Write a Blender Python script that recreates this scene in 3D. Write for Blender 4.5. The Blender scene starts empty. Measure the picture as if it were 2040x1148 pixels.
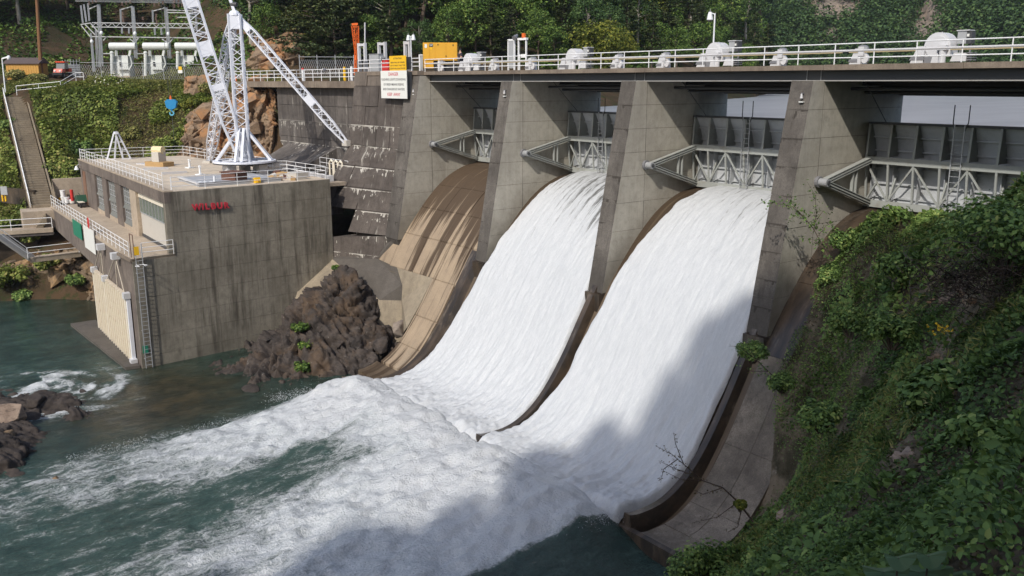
import bpy, math, random
import numpy as np
from mathutils import Vector, Matrix

# ------------------------------------------------------------------ camera, world, sun, exposure
scn = bpy.context.scene
F_PX, PITCH, BETA = 1770.0, math.atan(409 / 1770.0), math.radians(37.8)
CAM = np.array([62.176, -39.902, 4.899])
cb, sb = math.cos(BETA), math.sin(BETA)
HV = np.array([-cb, sb, 0.0]); RV = np.array([sb, cb, 0.0]); ZV = np.array([0.0, 0.0, 1.0])
FW = HV * math.cos(PITCH) - ZV * math.sin(PITCH)
UP = HV * math.sin(PITCH) + ZV * math.cos(PITCH)
cam = bpy.data.cameras.new("camera")
cam.sensor_width = 36.0
cam.lens = F_PX / 2040.0 * 36.0
cam.clip_start = 0.2
cam.clip_end = 5000.0
camo = bpy.data.objects.new("camera", cam)
scn.collection.objects.link(camo)
m3 = Matrix(((RV[0], UP[0], -FW[0]), (RV[1], UP[1], -FW[1]), (RV[2], UP[2], -FW[2])))
camo.matrix_world = Matrix.Translation(Vector(CAM)) @ m3.to_4x4()
scn.camera = camo

SUN = np.array([0.45, -1.0, 0.97]); SUN /= np.linalg.norm(SUN)
world = bpy.data.worlds.new("World"); scn.world = world; world.use_nodes = True
wt = world.node_tree
bg = wt.nodes["Background"]
sky = wt.nodes.new("ShaderNodeTexSky"); sky.sky_type = 'NISHITA'; sky.sun_disc = False
sky.sun_elevation = math.asin(SUN[2]); sky.sun_rotation = math.atan2(SUN[0], SUN[1])
sky.air_density = 1.0; sky.dust_density = 2.0; sky.ozone_density = 1.0
wt.links.new(sky.outputs[0], bg.inputs[0]); bg.inputs[1].default_value = 0.15
sl = bpy.data.lights.new("sun", 'SUN'); sl.energy = 2.9; sl.angle = math.radians(0.7); sl.color = (1.0, 0.95, 0.87)
so = bpy.data.objects.new("sun", sl); scn.collection.objects.link(so)
so.rotation_euler = Vector(SUN).to_track_quat('Z', 'Y').to_euler()
so.location = (60, -60, 80)
scn.view_settings.view_transform = 'Standard'; scn.view_settings.look = 'None'
scn.view_settings.exposure = 0.22; scn.view_settings.gamma = 1.0
scn.view_settings.use_curve_mapping = False
scn.cycles.max_bounces = 6; scn.cycles.diffuse_bounces = 3; scn.cycles.glossy_bounces = 3
scn.cycles.transparent_max_bounces = 8; scn.cycles.use_denoising = True
scn.cycles.caustics_reflective = False; scn.cycles.caustics_refractive = False

# ------------------------------------------------------------------ photo survey helpers
def ray(u, v):
    return F_PX * FW + (u - 1020.0) * RV + (574.0 - v) * UP
def at(u, v, axis, val):
    d = ray(u, v); return CAM + d * ((val - CAM[axis]) / d[axis])
def atp(u, v, p0, n):
    d = ray(u, v); n = np.asarray(n, float); return CAM + d * (((np.asarray(p0, float) - CAM) @ n) / (d @ n))
def far(u, v, t):
    d = ray(u, v); return CAM + d * (t / (d @ HV))

# ------------------------------------------------------------------ numpy noise
def _h(ix, iy, iz, seed):
    n = (ix.astype(np.int64) * 374761393 + iy.astype(np.int64) * 668265263 + iz.astype(np.int64) * 2147483647 + seed * 1442695041) & 0xffffffff
    n = ((n ^ (n >> 13)) * 1274126177) & 0xffffffff
    n = ((n ^ (n >> 16)) * 2246822519) & 0xffffffff
    return ((n ^ (n >> 15)) & 0xffffff) / float(0xffffff)
def vnoise(p, seed=0):
    p = np.asarray(p, float); i = np.floor(p).astype(np.int64); f = p - i
    f = f * f * (3 - 2 * f); r = 0
    for dx in (0, 1):
        for dy in (0, 1):
            for dz in (0, 1):
                w = (f[:, 0] if dx else 1 - f[:, 0]) * (f[:, 1] if dy else 1 - f[:, 1]) * (f[:, 2] if dz else 1 - f[:, 2])
                r = r + w * _h(i[:, 0] + dx, i[:, 1] + dy, i[:, 2] + dz, seed)
    return r
def fbm(p, octv=4, seed=0, gain=0.5):
    a, s, t = 1.0, 0.0, 0.0
    p = np.asarray(p, float)
    for k in range(octv):
        s = s + a * (vnoise(p * (2.03 ** k) + 17.3 * k, seed + k) - 0.5); t += a; a *= gain
    return s / t * 2.0
def P3(x, y, z=0.0):
    x, y = np.broadcast_arrays(x, y); z = np.broadcast_to(z, x.shape)
    return np.stack([x.ravel(), y.ravel(), z.ravel()], 1)
def facet(p, size, seed, amp):
    """piecewise flat offsets: cells of random planes, for broken rock"""
    p = np.asarray(p, float) / size
    i = np.floor(p).astype(np.int64); best = np.full(len(p), 1e9); val = np.zeros(len(p)); sec = np.full(len(p), 1e9)
    for dx in (-1, 0, 1):
        for dy in (-1, 0, 1):
            for dz in (-1, 0, 1):
                c = i + np.array([dx, dy, dz]); s = np.stack([_h(c[:, 0], c[:, 1], c[:, 2], seed + k) for k in range(3)], 1) + c
                d = ((p - s) ** 2).sum(1)
                n = np.stack([_h(c[:, 0], c[:, 1], c[:, 2], seed + 5 + k) - 0.5 for k in range(3)], 1)
                h = _h(c[:, 0], c[:, 1], c[:, 2], seed + 9) - 0.5
                v = h + ((p - s) * n).sum(1) * 1.3
                m = d < best
                sec = np.where(m, best, np.minimum(sec, d)); val = np.where(m, v, val); best = np.where(m, d, best)
    edge = np.sqrt(sec) - np.sqrt(best)
    return val * amp, edge
def sm(x, a, b):
    t = np.clip((np.asarray(x, float) - a) / (b - a), 0, 1); return t * t * (3 - 2 * t)
def rbf(pts):
    pts = np.asarray(pts, float); xy = pts[:, :2]; d = np.linalg.norm(xy[:, None] - xy[None], axis=2)
    A = d + np.eye(len(pts)) * -0.05; n = len(pts); M = np.zeros((n + 1, n + 1)); M[:n, :n] = A; M[n, :n] = 1; M[:n, n] = 1
    w = np.linalg.solve(M, np.append(pts[:, 2], 0))
    def f(x, y):
        x = np.asarray(x, float); sh = x.shape; q = np.stack([x.ravel(), np.asarray(y, float).ravel()], 1); out = np.empty(len(q))
        for k in range(0, len(q), 20000):
            dd = np.linalg.norm(q[k:k + 20000, None] - xy[None], axis=2); out[k:k + 20000] = dd @ w[:n] + w[n]
        return out.reshape(sh)
    return f

# ------------------------------------------------------------------ object helpers
COL = scn.collection
ORG = {}
def setp(o, label=None, cat=None, group=None, kind=None):
    if label: o["label"] = label
    if cat: o["category"] = cat
    if group: o["group"] = group
    if kind: o["kind"] = kind
    return o
def thing(name, label, cat, loc=(0, 0, 0), group=None):
    o = bpy.data.objects.new(name, None); COL.objects.link(o); o.empty_display_size = 0.3
    o.location = tuple(float(c) for c in loc); ORG[o.name] = np.array(loc, float)
    return setp(o, label, cat, group)
def mesh_np(name, V, Fq, mats=None, smooth=False, attrs=None, midx=None):
    V = np.asarray(V, np.float32); Fq = np.asarray(Fq, np.int32)
    me = bpy.data.meshes.new(name); k = Fq.shape[1]
    me.vertices.add(len(V)); me.vertices.foreach_set("co", V.ravel())
    me.loops.add(Fq.size); me.loops.foreach_set("vertex_index", Fq.ravel())
    me.polygons.add(len(Fq)); me.polygons.foreach_set("loop_start", np.arange(0, Fq.size, k, dtype=np.int32))
    try: me.polygons.foreach_set("loop_total", np.full(len(Fq), k, np.int32))
    except Exception: pass
    if smooth: me.polygons.foreach_set("use_smooth", np.ones(len(Fq), bool))
    if midx is not None: me.polygons.foreach_set("material_index", np.asarray(midx, np.int32))
    for n, a in (attrs or {}).items():
        at_ = me.attributes.new(n, 'FLOAT', 'POINT'); at_.data.foreach_set("value", np.asarray(a, np.float32))
    for m in (mats or []): me.materials.append(m)
    me.update(calc_edges=True)
    return me
def link(name, me, parent=None, loc=(0, 0, 0)):
    o = bpy.data.objects.new(name, me); COL.objects.link(o); o.location = tuple(float(c) for c in loc)
    if parent is not None:
        o.parent = parent; ORG[o.name] = ORG[parent.name] + np.array(loc, float)
    else: ORG[o.name] = np.array(loc, float)
    return o
def norm(v): v = np.asarray(v, float); return v / (np.linalg.norm(v) + 1e-12)
class MB:
    def __init__(s): s.v = []; s.f = []; s.m = []
    def add(s, vs, fs, mi=0):
        n = len(s.v); s.v += [tuple(map(float, p)) for p in vs]
        s.f += [tuple(i + n for i in f) for f in fs]; s.m += ([mi] * len(fs) if isinstance(mi, int) else list(mi)); return s
    def hexa(s, b, t, mi=0):
        """8-corner block, b and t are four corners each in the same order"""
        return s.add(list(b) + list(t), [(3, 2, 1, 0), (4, 5, 6, 7), (0, 1, 5, 4), (1, 2, 6, 5), (2, 3, 7, 6), (3, 0, 4, 7)], mi)
    def box(s, lo, hi, mi=0):
        (a, b, c), (d, e, f) = lo, hi
        return s.hexa([(a, b, c), (d, b, c), (d, e, c), (a, e, c)], [(a, b, f), (d, b, f), (d, e, f), (a, e, f)], mi)
    def obox(s, c, ax, ay, az, mi=0):
        c, ax, ay, az = (np.asarray(q, float) for q in (c, ax, ay, az))
        return s.hexa([c - ax - ay - az, c + ax - ay - az, c + ax + ay - az, c - ax + ay - az], [c - ax - ay + az, c + ax - ay + az, c + ax + ay + az, c - ax + ay + az], mi)
    def bar(s, p, q, w, h=None, up=(0, 0, 1), mi=0):
        p, q = np.asarray(p, float), np.asarray(q, float); h = w if h is None else h; d = norm(q - p); u = np.asarray(up, float)
        if abs(d @ norm(u)) > 0.97: u = np.array([0, 1.0, 0]) if abs(d[1]) < .9 else np.array([1.0, 0, 0])
        a = norm(np.cross(d, u)); b = np.cross(a, d)
        return s.obox((p + q) / 2, a * w / 2, (q - p) / 2, b * h / 2, mi)
    def tube(s, p, q, r, r2=None, n=6, mi=0, cap=True):
        p, q = np.asarray(p, float), np.asarray(q, float); r2 = r if r2 is None else r2; d = norm(q - p)
        u = np.array([0, 0, 1.0]) if abs(d[2]) < .9 else np.array([1.0, 0, 0]); a = norm(np.cross(d, u)); b = np.cross(d, a)
        A = [p + (a * math.cos(t) + b * math.sin(t)) * r for t in np.linspace(0, 2 * math.pi, n, endpoint=False)]
        B = [q + (a * math.cos(t) + b * math.sin(t)) * r2 for t in np.linspace(0, 2 * math.pi, n, endpoint=False)]
        fs = [(i, (i + 1) % n, n + (i + 1) % n, n + i) for i in range(n)]
        if cap: fs += [tuple(range(n - 1, -1, -1)), tuple(range(n, 2 * n))]
        return s.add(A + B, fs, mi)
    def path(s, pts, r, n=6, mi=0):
        for a, b in zip(pts[:-1], pts[1:]): s.tube(a, b, r, n=n, mi=mi)
        return s
    def prism(s, poly, vec, mi=0):
        poly = [np.asarray(p, float) for p in poly]; vec = np.asarray(vec, float); n = len(poly)
        fs = [tuple(range(n - 1, -1, -1)), tuple(range(n, 2 * n))] + [(i, (i + 1) % n, n + (i + 1) % n, n + i) for i in range(n)]
        return s.add(poly + [p + vec for p in poly], fs, mi)
    def dome(s, c, rx, ry, rz, n=10, m=5, mi=0, lo=0.0):
        c = np.asarray(c, float); vs = []; fs = []
        for j in range(m + 1):
            e = lo + (math.pi / 2 - lo) * j / m
            for i in range(n):
                t = 2 * math.pi * i / n; vs.append(c + np.array([rx * math.cos(e) * math.cos(t), ry * math.cos(e) * math.sin(t), rz * math.sin(e)]))
        for j in range(m):
            for i in range(n): fs.append((j * n + i, j * n + (i + 1) % n, (j + 1) * n + (i + 1) % n, (j + 1) * n + i))
        return s.add(vs, fs, mi)
    def build(s, name, mats, parent=None, smooth=False, label=None, kind=None):
        mats = mats if isinstance(mats, (list, tuple)) else [mats]
        o0 = ORG[parent.name] if parent is not None else np.zeros(3)
        me = bpy.data.meshes.new(name)
        me.from_pydata([tuple(np.asarray(v) - o0) for v in s.v], [], s.f)
        for m in mats: me.materials.append(m)
        me.polygons.foreach_set("material_index", np.array(s.m, np.int32))
        if smooth: me.polygons.foreach_set("use_smooth", np.ones(len(s.f), bool))
        me.validate(); me.update()
        o = link(name, me, parent)
        return setp(o, label, None, None, kind)
def copy_tree(o, loc, parent=None):
    c = o.copy(); COL.objects.link(c); c.parent = parent
    if parent is None: c.location = tuple(float(q) for q in loc); ORG[c.name] = np.array(loc, float)
    for ch in list(o.children): copy_tree(ch, None, c)
    return c
def text(name, body, size, origin, ex, ez, mat, parent, extrude=0.004, offset=0.0, align='CENTER', width=None):
    """one line of raised or printed lettering as a mesh; ex runs along the line, ez up"""
    cu = bpy.data.curves.new(name, 'FONT'); cu.body = body; cu.size = size; cu.extrude = extrude; cu.offset = offset
    cu.align_x = align; cu.align_y = 'CENTER'; cu.resolution_u = 2
    o = bpy.data.objects.new(name, cu); COL.objects.link(o); bpy.context.view_layer.update()
    me = bpy.data.meshes.new_from_object(o.evaluated_get(bpy.context.evaluated_depsgraph_get())); bpy.data.objects.remove(o); bpy.data.curves.remove(cu)
    me.name = name; me.materials.clear(); me.materials.append(mat)
    n = len(me.vertices); V = np.empty(n * 3, np.float32); me.vertices.foreach_get("co", V); V = V.reshape(-1, 3); sx = width / (np.ptp(V[:, 0]) or 1) if width else 1.0
    ex, ez = norm(ex), norm(ez); en = np.cross(ex, ez); o0 = np.asarray(origin, float) - ORG[parent.name]
    W = o0 + V[:, :1] * sx * ex + V[:, 1:2] * ez + V[:, 2:3] * en; me.vertices.foreach_set("co", W.astype(np.float32).ravel()); me.update()
    return link(name, me, parent)
# ------------------------------------------------------------------ material helpers
class G:
    def __init__(s, name):
        s.mat = bpy.data.materials.new(name); s.mat.use_nodes = True; s.t = s.mat.node_tree
        s.b = s.t.nodes["Principled BSDF"]; s.out = s.t.nodes["Material Output"]; s._pos = None
    def n(s, typ, **kw):
        nd = s.t.nodes.new(typ)
        for k, v in kw.items(): setattr(nd, k, v)
        return nd
    def put(s, sock, v):
        if hasattr(v, "is_output"): s.t.links.new(v, sock)
        elif isinstance(v, (tuple, list)): sock.default_value = tuple(v) + ((1.0,) if len(v) == 3 and sock.type == 'RGBA' else ())
        else: sock.default_value = v
    @property
    def pos(s):
        if s._pos is None: s._pos = s.n("ShaderNodeNewGeometry").outputs["Position"]
        return s._pos
    def obj(s): return s.n("ShaderNodeTexCoord").outputs["Object"]
    def vm(s, a, b, op='MULTIPLY'):
        nd = s.n("ShaderNodeVectorMath", operation=op); s.put(nd.inputs[0], a); s.put(nd.inputs[1], b); return nd.outputs[0]
    def m(s, op, a, b=0.0, clamp=False):
        nd = s.n("ShaderNodeMath", operation=op, use_clamp=clamp); s.put(nd.inputs[0], a); s.put(nd.inputs[1], b); return nd.outputs[0]
    def noise(s, scale, detail=4, rough=.55, vec=None, stretch=None, dist=0.0):
        v = s.pos if vec is None else vec
        if stretch: v = s.vm(v, stretch)
        nd = s.n("ShaderNodeTexNoise"); s.t.links.new(v, nd.inputs["Vector"]); nd.inputs["Scale"].default_value = scale
        nd.inputs["Detail"].default_value = detail; nd.inputs["Roughness"].default_value = rough; nd.inputs["Distortion"].default_value = dist
        return nd.outputs["Fac"]
    def voro(s, scale, stretch=None, feature='F1'):
        v = s.vm(s.pos, stretch) if stretch else s.pos
        nd = s.n("ShaderNodeTexVoronoi", feature=feature); s.t.links.new(v, nd.inputs["Vector"]); nd.inputs["Scale"].default_value = scale
        return nd.outputs["Distance"]
    def attr(s, name): return s.n("ShaderNodeAttribute", attribute_name=name).outputs["Fac"]
    def rng(s, x, a, b, c=0.0, d=1.0, smooth=True):
        nd = s.n("ShaderNodeMapRange", interpolation_type='SMOOTHSTEP' if smooth else 'LINEAR'); nd.clamp = True if not smooth else nd.clamp
        s.put(nd.inputs[0], x); s.put(nd.inputs[1], a); s.put(nd.inputs[2], b); s.put(nd.inputs[3], c); s.put(nd.inputs[4], d); return nd.outputs[0]
    def mix(s, f, a, b, blend='MIX'):
        nd = s.n("ShaderNodeMix", data_type='RGBA', blend_type=blend); s.put(nd.inputs[0], f); s.put(nd.inputs[6], a); s.put(nd.inputs[7], b); return nd.outputs[2]
    def ramp(s, f, stops):
        nd = s.n("ShaderNodeValToRGB"); s.put(nd.inputs[0], f); e = nd.color_ramp.elements
        while len(e) < len(stops): e.new(0.5)
        for k, (p, c) in enumerate(stops): e[k].position = p; e[k].color = tuple(c) + (1.0,)
        return nd.outputs[0]
    def sep(s, v=None):
        nd = s.n("ShaderNodeSeparateXYZ"); s.t.links.new(s.pos if v is None else v, nd.inputs[0]); return nd.outputs
    def bump(s, h, strength=.3, dist=.02):
        nd = s.n("ShaderNodeBump"); s.put(nd.inputs["Height"], h); nd.inputs["Strength"].default_value = strength; nd.inputs["Distance"].default_value = dist
        s.t.links.new(nd.outputs[0], s.b.inputs["Normal"])
    def done(s, col, rough=.8, spec=.3, metal=0.0):
        s.put(s.b.inputs["Base Color"], col); s.put(s.b.inputs["Roughness"], rough); s.put(s.b.inputs["Specular IOR Level"], spec); s.put(s.b.inputs["Metallic"], metal)
        return s.mat
def paint(name, col, rough=.5, wear=.25, dirt=(.12, .09, .06), metal=0.0, spec=.4, scale=1.5):
    g = G(name); a = g.noise(scale, 5, .65); b = g.noise(9, 3)
    c = g.mix(g.rng(a, .5, .78, 0, wear), col, dirt); c = g.mix(g.rng(b, .35, .75, 0, .18), c, tuple(x * .72 for x in col))
    return g.done(c, rough, spec, metal)
def concrete(name, light, dark, streak=.6, streakcol=(.05, .045, .04), grain=.5, rough=.9, joints=None, effl=(.5, .475, .42), zdark=None, moss=0.0, vstreak=0.0):
    g = G(name)
    c = g.mix(g.rng(g.noise(.35, 5, .6), .3, .7), light, dark)
    c = g.mix(g.rng(g.noise(2.2, 5, .7), .35, .75, 0, .45), c, tuple(x * .6 for x in dark))
    st = g.noise(1.0, 5, .7, stretch=(1.5, 1.5, .1)); pm = g.rng(g.noise(.28, 4, .6), .36, .6, .25, 1.0); c = g.mix(g.m('MULTIPLY', g.rng(st, .45, .68, 0, streak), pm), c, streakcol); c = g.mix(g.rng(g.noise(.75, 6, .75), .55, .72, 0, .5), c, tuple(x * .55 for x in dark))
    st2 = g.noise(1.0, 4, .7, stretch=(4.0, 4.0, .16)); c = g.mix(g.rng(st2, .55, .75, 0, streak * .7), c, tuple(x * .7 for x in streakcol))
    c = g.mix(g.rng(st2, .28, .42, .22, 0), c, tuple(min(1, x * 1.35) for x in light))
    c = g.mix(g.rng(g.noise(16, 3, .7), .35, .7, 0, grain * .5), c, tuple(x * .5 for x in dark))
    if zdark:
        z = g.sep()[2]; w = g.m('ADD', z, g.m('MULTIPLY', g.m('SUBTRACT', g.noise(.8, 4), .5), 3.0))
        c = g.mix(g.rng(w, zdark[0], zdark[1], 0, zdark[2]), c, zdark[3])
    if joints:
        z0, dz, amt, zlo, zhi = joints
        z = g.sep()[2]; k = g.m('DIVIDE', g.m('SUBTRACT', z, z0), dz); d = g.m('MULTIPLY', g.m('SUBTRACT', 1.0, g.m('FRACT', k)), dz)
        cell = g.m('FLOOR', k)
        nz = g.n("ShaderNodeCombineXYZ"); xs = g.sep(); g.t.links.new(g.m('MULTIPLY', g.m('ADD', xs[0], g.m('MULTIPLY', xs[1], .5)), 5.2), nz.inputs[0]); g.t.links.new(g.m('MULTIPLY', cell, 7.3), nz.inputs[1])
        L = g.noise(1.0, 3, .6, vec=nz.outputs[0]); big = g.noise(.5, 3, .6, stretch=(1, 1, .8))
        lr = g.m('MULTIPLY', g.rng(L, .42, .7), g.rng(g.noise(1.7, 3, .6), .45, .7)); ln = g.m('MULTIPLY', g.rng(big, .4, .55), g.m('ADD', .09, g.m('MULTIPLY', lr, amt)))
        msk = g.rng(g.m('SUBTRACT', ln, d), -.02, .06); msk = g.m('MULTIPLY', msk, g.rng(z, zlo, zlo + .6)); msk = g.m('MULTIPLY', msk, g.rng(z, zhi, zhi - .6))
        c = g.mix(g.m('MULTIPLY', msk, .85), c, effl)
    if vstreak: c = g.mix(g.rng(g.noise(1.0, 4, .75, stretch=(2.3, .3, .22)), .6, .7, 0, vstreak), c, effl)
    if moss: c = g.mix(g.rng(g.noise(.9, 5, .7), .55, .75, 0, moss), c, (.05, .065, .025))
    g.bump(g.noise(22, 4, .7), .35, .02)
    return g.done(c, rough, .25)
def leafmat(name, stops, rough=.6, trans=.35):
    g = G(name); t = g.attr("tint"); c = g.ramp(t, stops)
    c = g.mix(g.rng(g.noise(.5, 3), .3, .7, 0, .35), c, g.mix(.5, c, (.03, .05, .012)))
    g.done(c, rough, .25)
    tr = g.n("ShaderNodeBsdfTranslucent"); g.put(tr.inputs[0], g.mix(.4, c, (.12, .2, .02)))
    mx = g.n("ShaderNodeMixShader"); mx.inputs[0].default_value = trans * .6
    g.t.links.new(g.b.outputs[0], mx.inputs[1]); g.t.links.new(tr.outputs[0], mx.inputs[2]); g.t.links.new(mx.outputs[0], g.out.inputs[0])
    return g.mat
M = {}
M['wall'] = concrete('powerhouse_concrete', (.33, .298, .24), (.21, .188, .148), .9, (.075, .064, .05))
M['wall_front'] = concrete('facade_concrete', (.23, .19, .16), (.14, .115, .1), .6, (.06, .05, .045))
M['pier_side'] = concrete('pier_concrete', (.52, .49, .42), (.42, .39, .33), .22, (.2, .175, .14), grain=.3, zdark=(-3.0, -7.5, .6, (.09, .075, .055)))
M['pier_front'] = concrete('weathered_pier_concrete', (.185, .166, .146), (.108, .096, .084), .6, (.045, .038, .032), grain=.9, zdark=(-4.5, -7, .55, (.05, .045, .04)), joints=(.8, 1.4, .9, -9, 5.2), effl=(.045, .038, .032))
M['dam_old'] = concrete('old_dam_concrete', (.15, .128, .112), (.088, .074, .065), .55, (.038, .032, .028), grain=.9, joints=(-0.5, 1.77, 1.7, -11.5, 2.0), vstreak=.55)
M['dam_top'] = concrete('upper_dam_concrete', (.24, .2, .165), (.15, .125, .105), .6, (.055, .045, .038), grain=.8)
M['abut'] = concrete('abutment_concrete', (.17, .15, .135), (.1, .088, .08), .6, (.04, .035, .032), grain=.6, joints=(-1.3, 2.3, 2.4, -3.0, 1.2), vstreak=.5)
M['slab'] = concrete('deck_concrete', (.3, .245, .19), (.2, .16, .125), .45, (.08, .06, .05), grain=.8)
M['roof'] = concrete('roof_concrete', (.64, .53, .4), (.54, .47, .38), .0, grain=.5)
M['walk'] = concrete('walkway_concrete', (.5, .41, .31), (.39, .32, .245), .0, grain=.6)
M['step'] = concrete('stair_concrete', (.34, .28, .2), (.24, .195, .14), .15, grain=.8)
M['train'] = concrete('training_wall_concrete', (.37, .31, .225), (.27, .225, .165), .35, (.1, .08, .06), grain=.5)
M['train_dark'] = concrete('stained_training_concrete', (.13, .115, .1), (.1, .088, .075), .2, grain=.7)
def chute(name, wetbias):
    g = G(name); z = g.sep()[2]
    c = g.mix(g.rng(g.noise(.5, 5, .65), .3, .7), (.37, .285, .195), (.28, .215, .15))
    gy = g.noise(1.0, 4, .6, stretch=(.5, .12, .12)); c = g.mix(g.rng(gy, .52, .66, 0, .6), c, (.27, .24, .19))
    a = g.noise(1.0, 5, .62, stretch=(1.9, .09, .09)); top = g.rng(z, -8.5, -2.5, 0.0, .2); a = g.m('ADD', a, top)
    c = g.mix(g.rng(a, .5, .62, 0, .95), c, (.06, .038, .022))
    b = g.noise(1.0, 4, .7, stretch=(6.0, .2, .2)); c = g.mix(g.rng(b, .56, .72, 0, .6), c, (.13, .085, .05))
    if wetbias: c = g.mix(wetbias, c, (.045, .03, .018))
    c = g.mix(g.rng(g.noise(14, 4, .7), .4, .75, 0, .35), c, (.12, .09, .06))
    g.bump(g.noise(18, 4, .7), .3, .02); return g.done(c, .75 - .35 * wetbias, .35)
M['chute'] = chute('spillway_concrete', 0.0)
M['chute_wet'] = chute('wet_spillway_concrete', .75)
M['chute_worn'] = concrete('worn_apron_concrete', (.33, .28, .225), (.17, .145, .12), .6, (.09, .075, .06), grain=1.0, moss=.35)  # worn apron concrete with stain streaks and moss
g = G('wet_stained_and_shade_concrete'); z = g.sep()[2]
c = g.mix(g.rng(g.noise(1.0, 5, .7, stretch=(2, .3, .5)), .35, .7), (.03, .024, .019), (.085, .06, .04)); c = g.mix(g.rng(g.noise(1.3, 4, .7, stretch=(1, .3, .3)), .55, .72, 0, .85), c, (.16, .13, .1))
M['wet_and_shade'] = g.done(c, .35, .5)  # wet stained walls; its darkness also serves as painted shade on upper floor slabs
M['white'] = paint('white_paint', (.8, .8, .8), .45, .25, (.3, .25, .2))
M['crane'] = paint('white_crane_paint', (.72, .74, .8), .45, .12, (.35, .3, .25))
M['galv'] = paint('galvanised_steel', (.42, .43, .44), .45, .25, (.2, .18, .15), .3)
M['gate'] = paint('grey_green_gate_paint', (.35, .365, .345), .6, .6, (.2, .16, .1), scale=1.4)
M['skin'] = paint('gate_skin_paint', (.46, .475, .49), .65, .5, (.13, .115, .09), scale=.8)
M['girder'] = paint('dark_bridge_steel', (.06, .062, .066), .55, .3, (.09, .07, .05))
M['flange'] = paint('pale_flange_paint', (.36, .35, .33), .6, .4, (.15, .1, .06))
M['vehicle'] = paint('red_orange_vehicle_paint', (.62, .06, .025), .35, .08, (.3, .05, .03))
M['hoist'] = paint('white_hoist_paint', (.6, .6, .61), .4, .15, (.3, .27, .22))
M['hoist_grey'] = paint('grey_hoist_steel', (.2, .2, .21), .45, .2, (.2, .18, .15))
M['shaft'] = paint('cream_shaft_paint', (.72, .6, .36), .5, .2, (.3, .22, .12))
M['pipe'] = paint('pale_grey_pipe', (.55, .54, .54), .5, .2, (.25, .2, .16))
M['yellow'] = paint('yellow_paint', (.68, .36, .035), .45, .12, (.3, .17, .03))
M['signyellow'] = paint('yellow_sign_face', (.8, .47, .015), .5, .08, (.5, .3, .03))
M['signwhite'] = paint('white_sign_face', (.74, .74, .7), .5, .1, (.4, .36, .3))
M['red'] = paint('red_paint', (.55, .035, .03), .5, .15, (.25, .03, .03))
M['redletter'] = paint('red_lettering', (.5, .03, .05), .6, .2, (.25, .05, .05))
M['ink'] = paint('black_lettering', (.03, .03, .035), .6, .0, (.03, .03, .03))
M['orange'] = paint('orange_paint', (.75, .14, .02), .45, .12, (.35, .08, .03))
M['green'] = paint('green_sign_face', (.02, .2, .12), .5, .2, (.05, .12, .08))
M['blue'] = paint('blue_paint', (.02, .22, .46), .4, .15, (.03, .09, .16))
M['cyan'] = paint('pale_blue_paint', (.12, .4, .55), .45, .2, (.1, .2, .25))
M['shed'] = paint('ochre_boards', (.5, .27, .06), .7, .25, (.3, .17, .05))
M['shingle'] = paint('brown_shingles', (.1, .075, .07), .9, .3, (.06, .05, .045))
M['wood'] = paint('brown_pole_wood', (.2, .1, .045), .85, .35, (.1, .06, .03))
M['cream'] = paint('cream_gate_paint', (.72, .66, .54), .55, .45, (.36, .22, .12), scale=2.5)
M['creamdark'] = paint('rust_streaked_gate_plate', (.58, .5, .39), .7, .5, (.34, .2, .1), scale=2.0)
M['rope'] = paint('pale_rope', (.55, .49, .4), .9, .2)
M['dark'] = paint('dark_rubber', (.02, .02, .021), .6, .1)
M['brown'] = paint('rusty_steel', (.13, .06, .04), .8, .4, (.07, .04, .03))
M['tan'] = paint('tan_board', (.42, .27, .12), .8, .3, (.22, .14, .07))
M['greycab'] = paint('grey_cabinet', (.36, .37, .38), .45, .2)
M['transf'] = paint('pale_transformer_paint', (.6, .62, .6), .45, .15, (.35, .33, .28))
M['glassdark'] = paint('dusty_window_glass', (.2, .21, .2), .2, .3, (.28, .26, .23), spec=.6)
M['glassgreen'] = paint('greenish_glazing', (.13, .16, .13), .25, .3, (.2, .21, .17), spec=.6)
M['doorwhite'] = paint('off_white_door', (.5, .47, .42), .6, .25, (.35, .31, .26))
M['doorbrown'] = paint('brown_door', (.2, .11, .07), .7, .3)
M['ceramic'] = paint('brown_ceramic', (.16, .1, .08), .35, .1)
M['lampwhite'] = paint('white_lamp_housing', (.75, .77, .78), .4, .1)
M['glassblue'] = paint('dark_windscreen', (.03, .05, .06), .15, .1, spec=.7)
M['skinface'] = paint('person_skin', (.5, .3, .22), .6, .0)
M['shirt'] = paint('dark_shirt', (.03, .025, .035), .85, .0)
M['trousers'] = paint('dark_trousers', (.04, .045, .06), .85, .0)
def rock(name, a, b, c2, warm=None, lich=(.4, .37, .32), lam=.25):
    g = G(name); c = g.mix(g.rng(g.noise(.6, 6, .65), .3, .7), a, b); c = g.mix(g.rng(g.noise(2.6, 6, .7, stretch=(1, 1, 2.2)), .45, .7, 0, .8), c, c2)
    if warm: c = g.mix(g.rng(g.noise(.45, 5, .6), .47, .66, 0, .85), c, warm)
    c = g.mix(g.rng(g.noise(3.5, 5, .75), .6, .75, 0, lam), c, lich)
    g.bump(g.noise(9, 7, .75), .5, .05); return g.done(c, .85, .3)
M['rockdark'] = rock('dark_toe_rock', (.08, .064, .054), (.036, .03, .027), (.016, .014, .013), (.09, .06, .038), lich=(.36, .33, .29), lam=.7)
M['rockwarm'] = rock('ochre_cliff_rock', (.27, .19, .12), (.16, .11, .075), (.06, .045, .035), (.36, .18, .075), lam=.4)
M['rockbank'] = rock('tawny_bank_rock', (.22, .16, .105), (.12, .09, .062), (.045, .035, .026), (.34, .21, .1), lam=.3)
M['boulder'] = rock('wet_boulder_rock', (.07, .056, .048), (.036, .03, .026), (.02, .016, .015), None, (.26, .22, .18), lam=.45)
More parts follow.
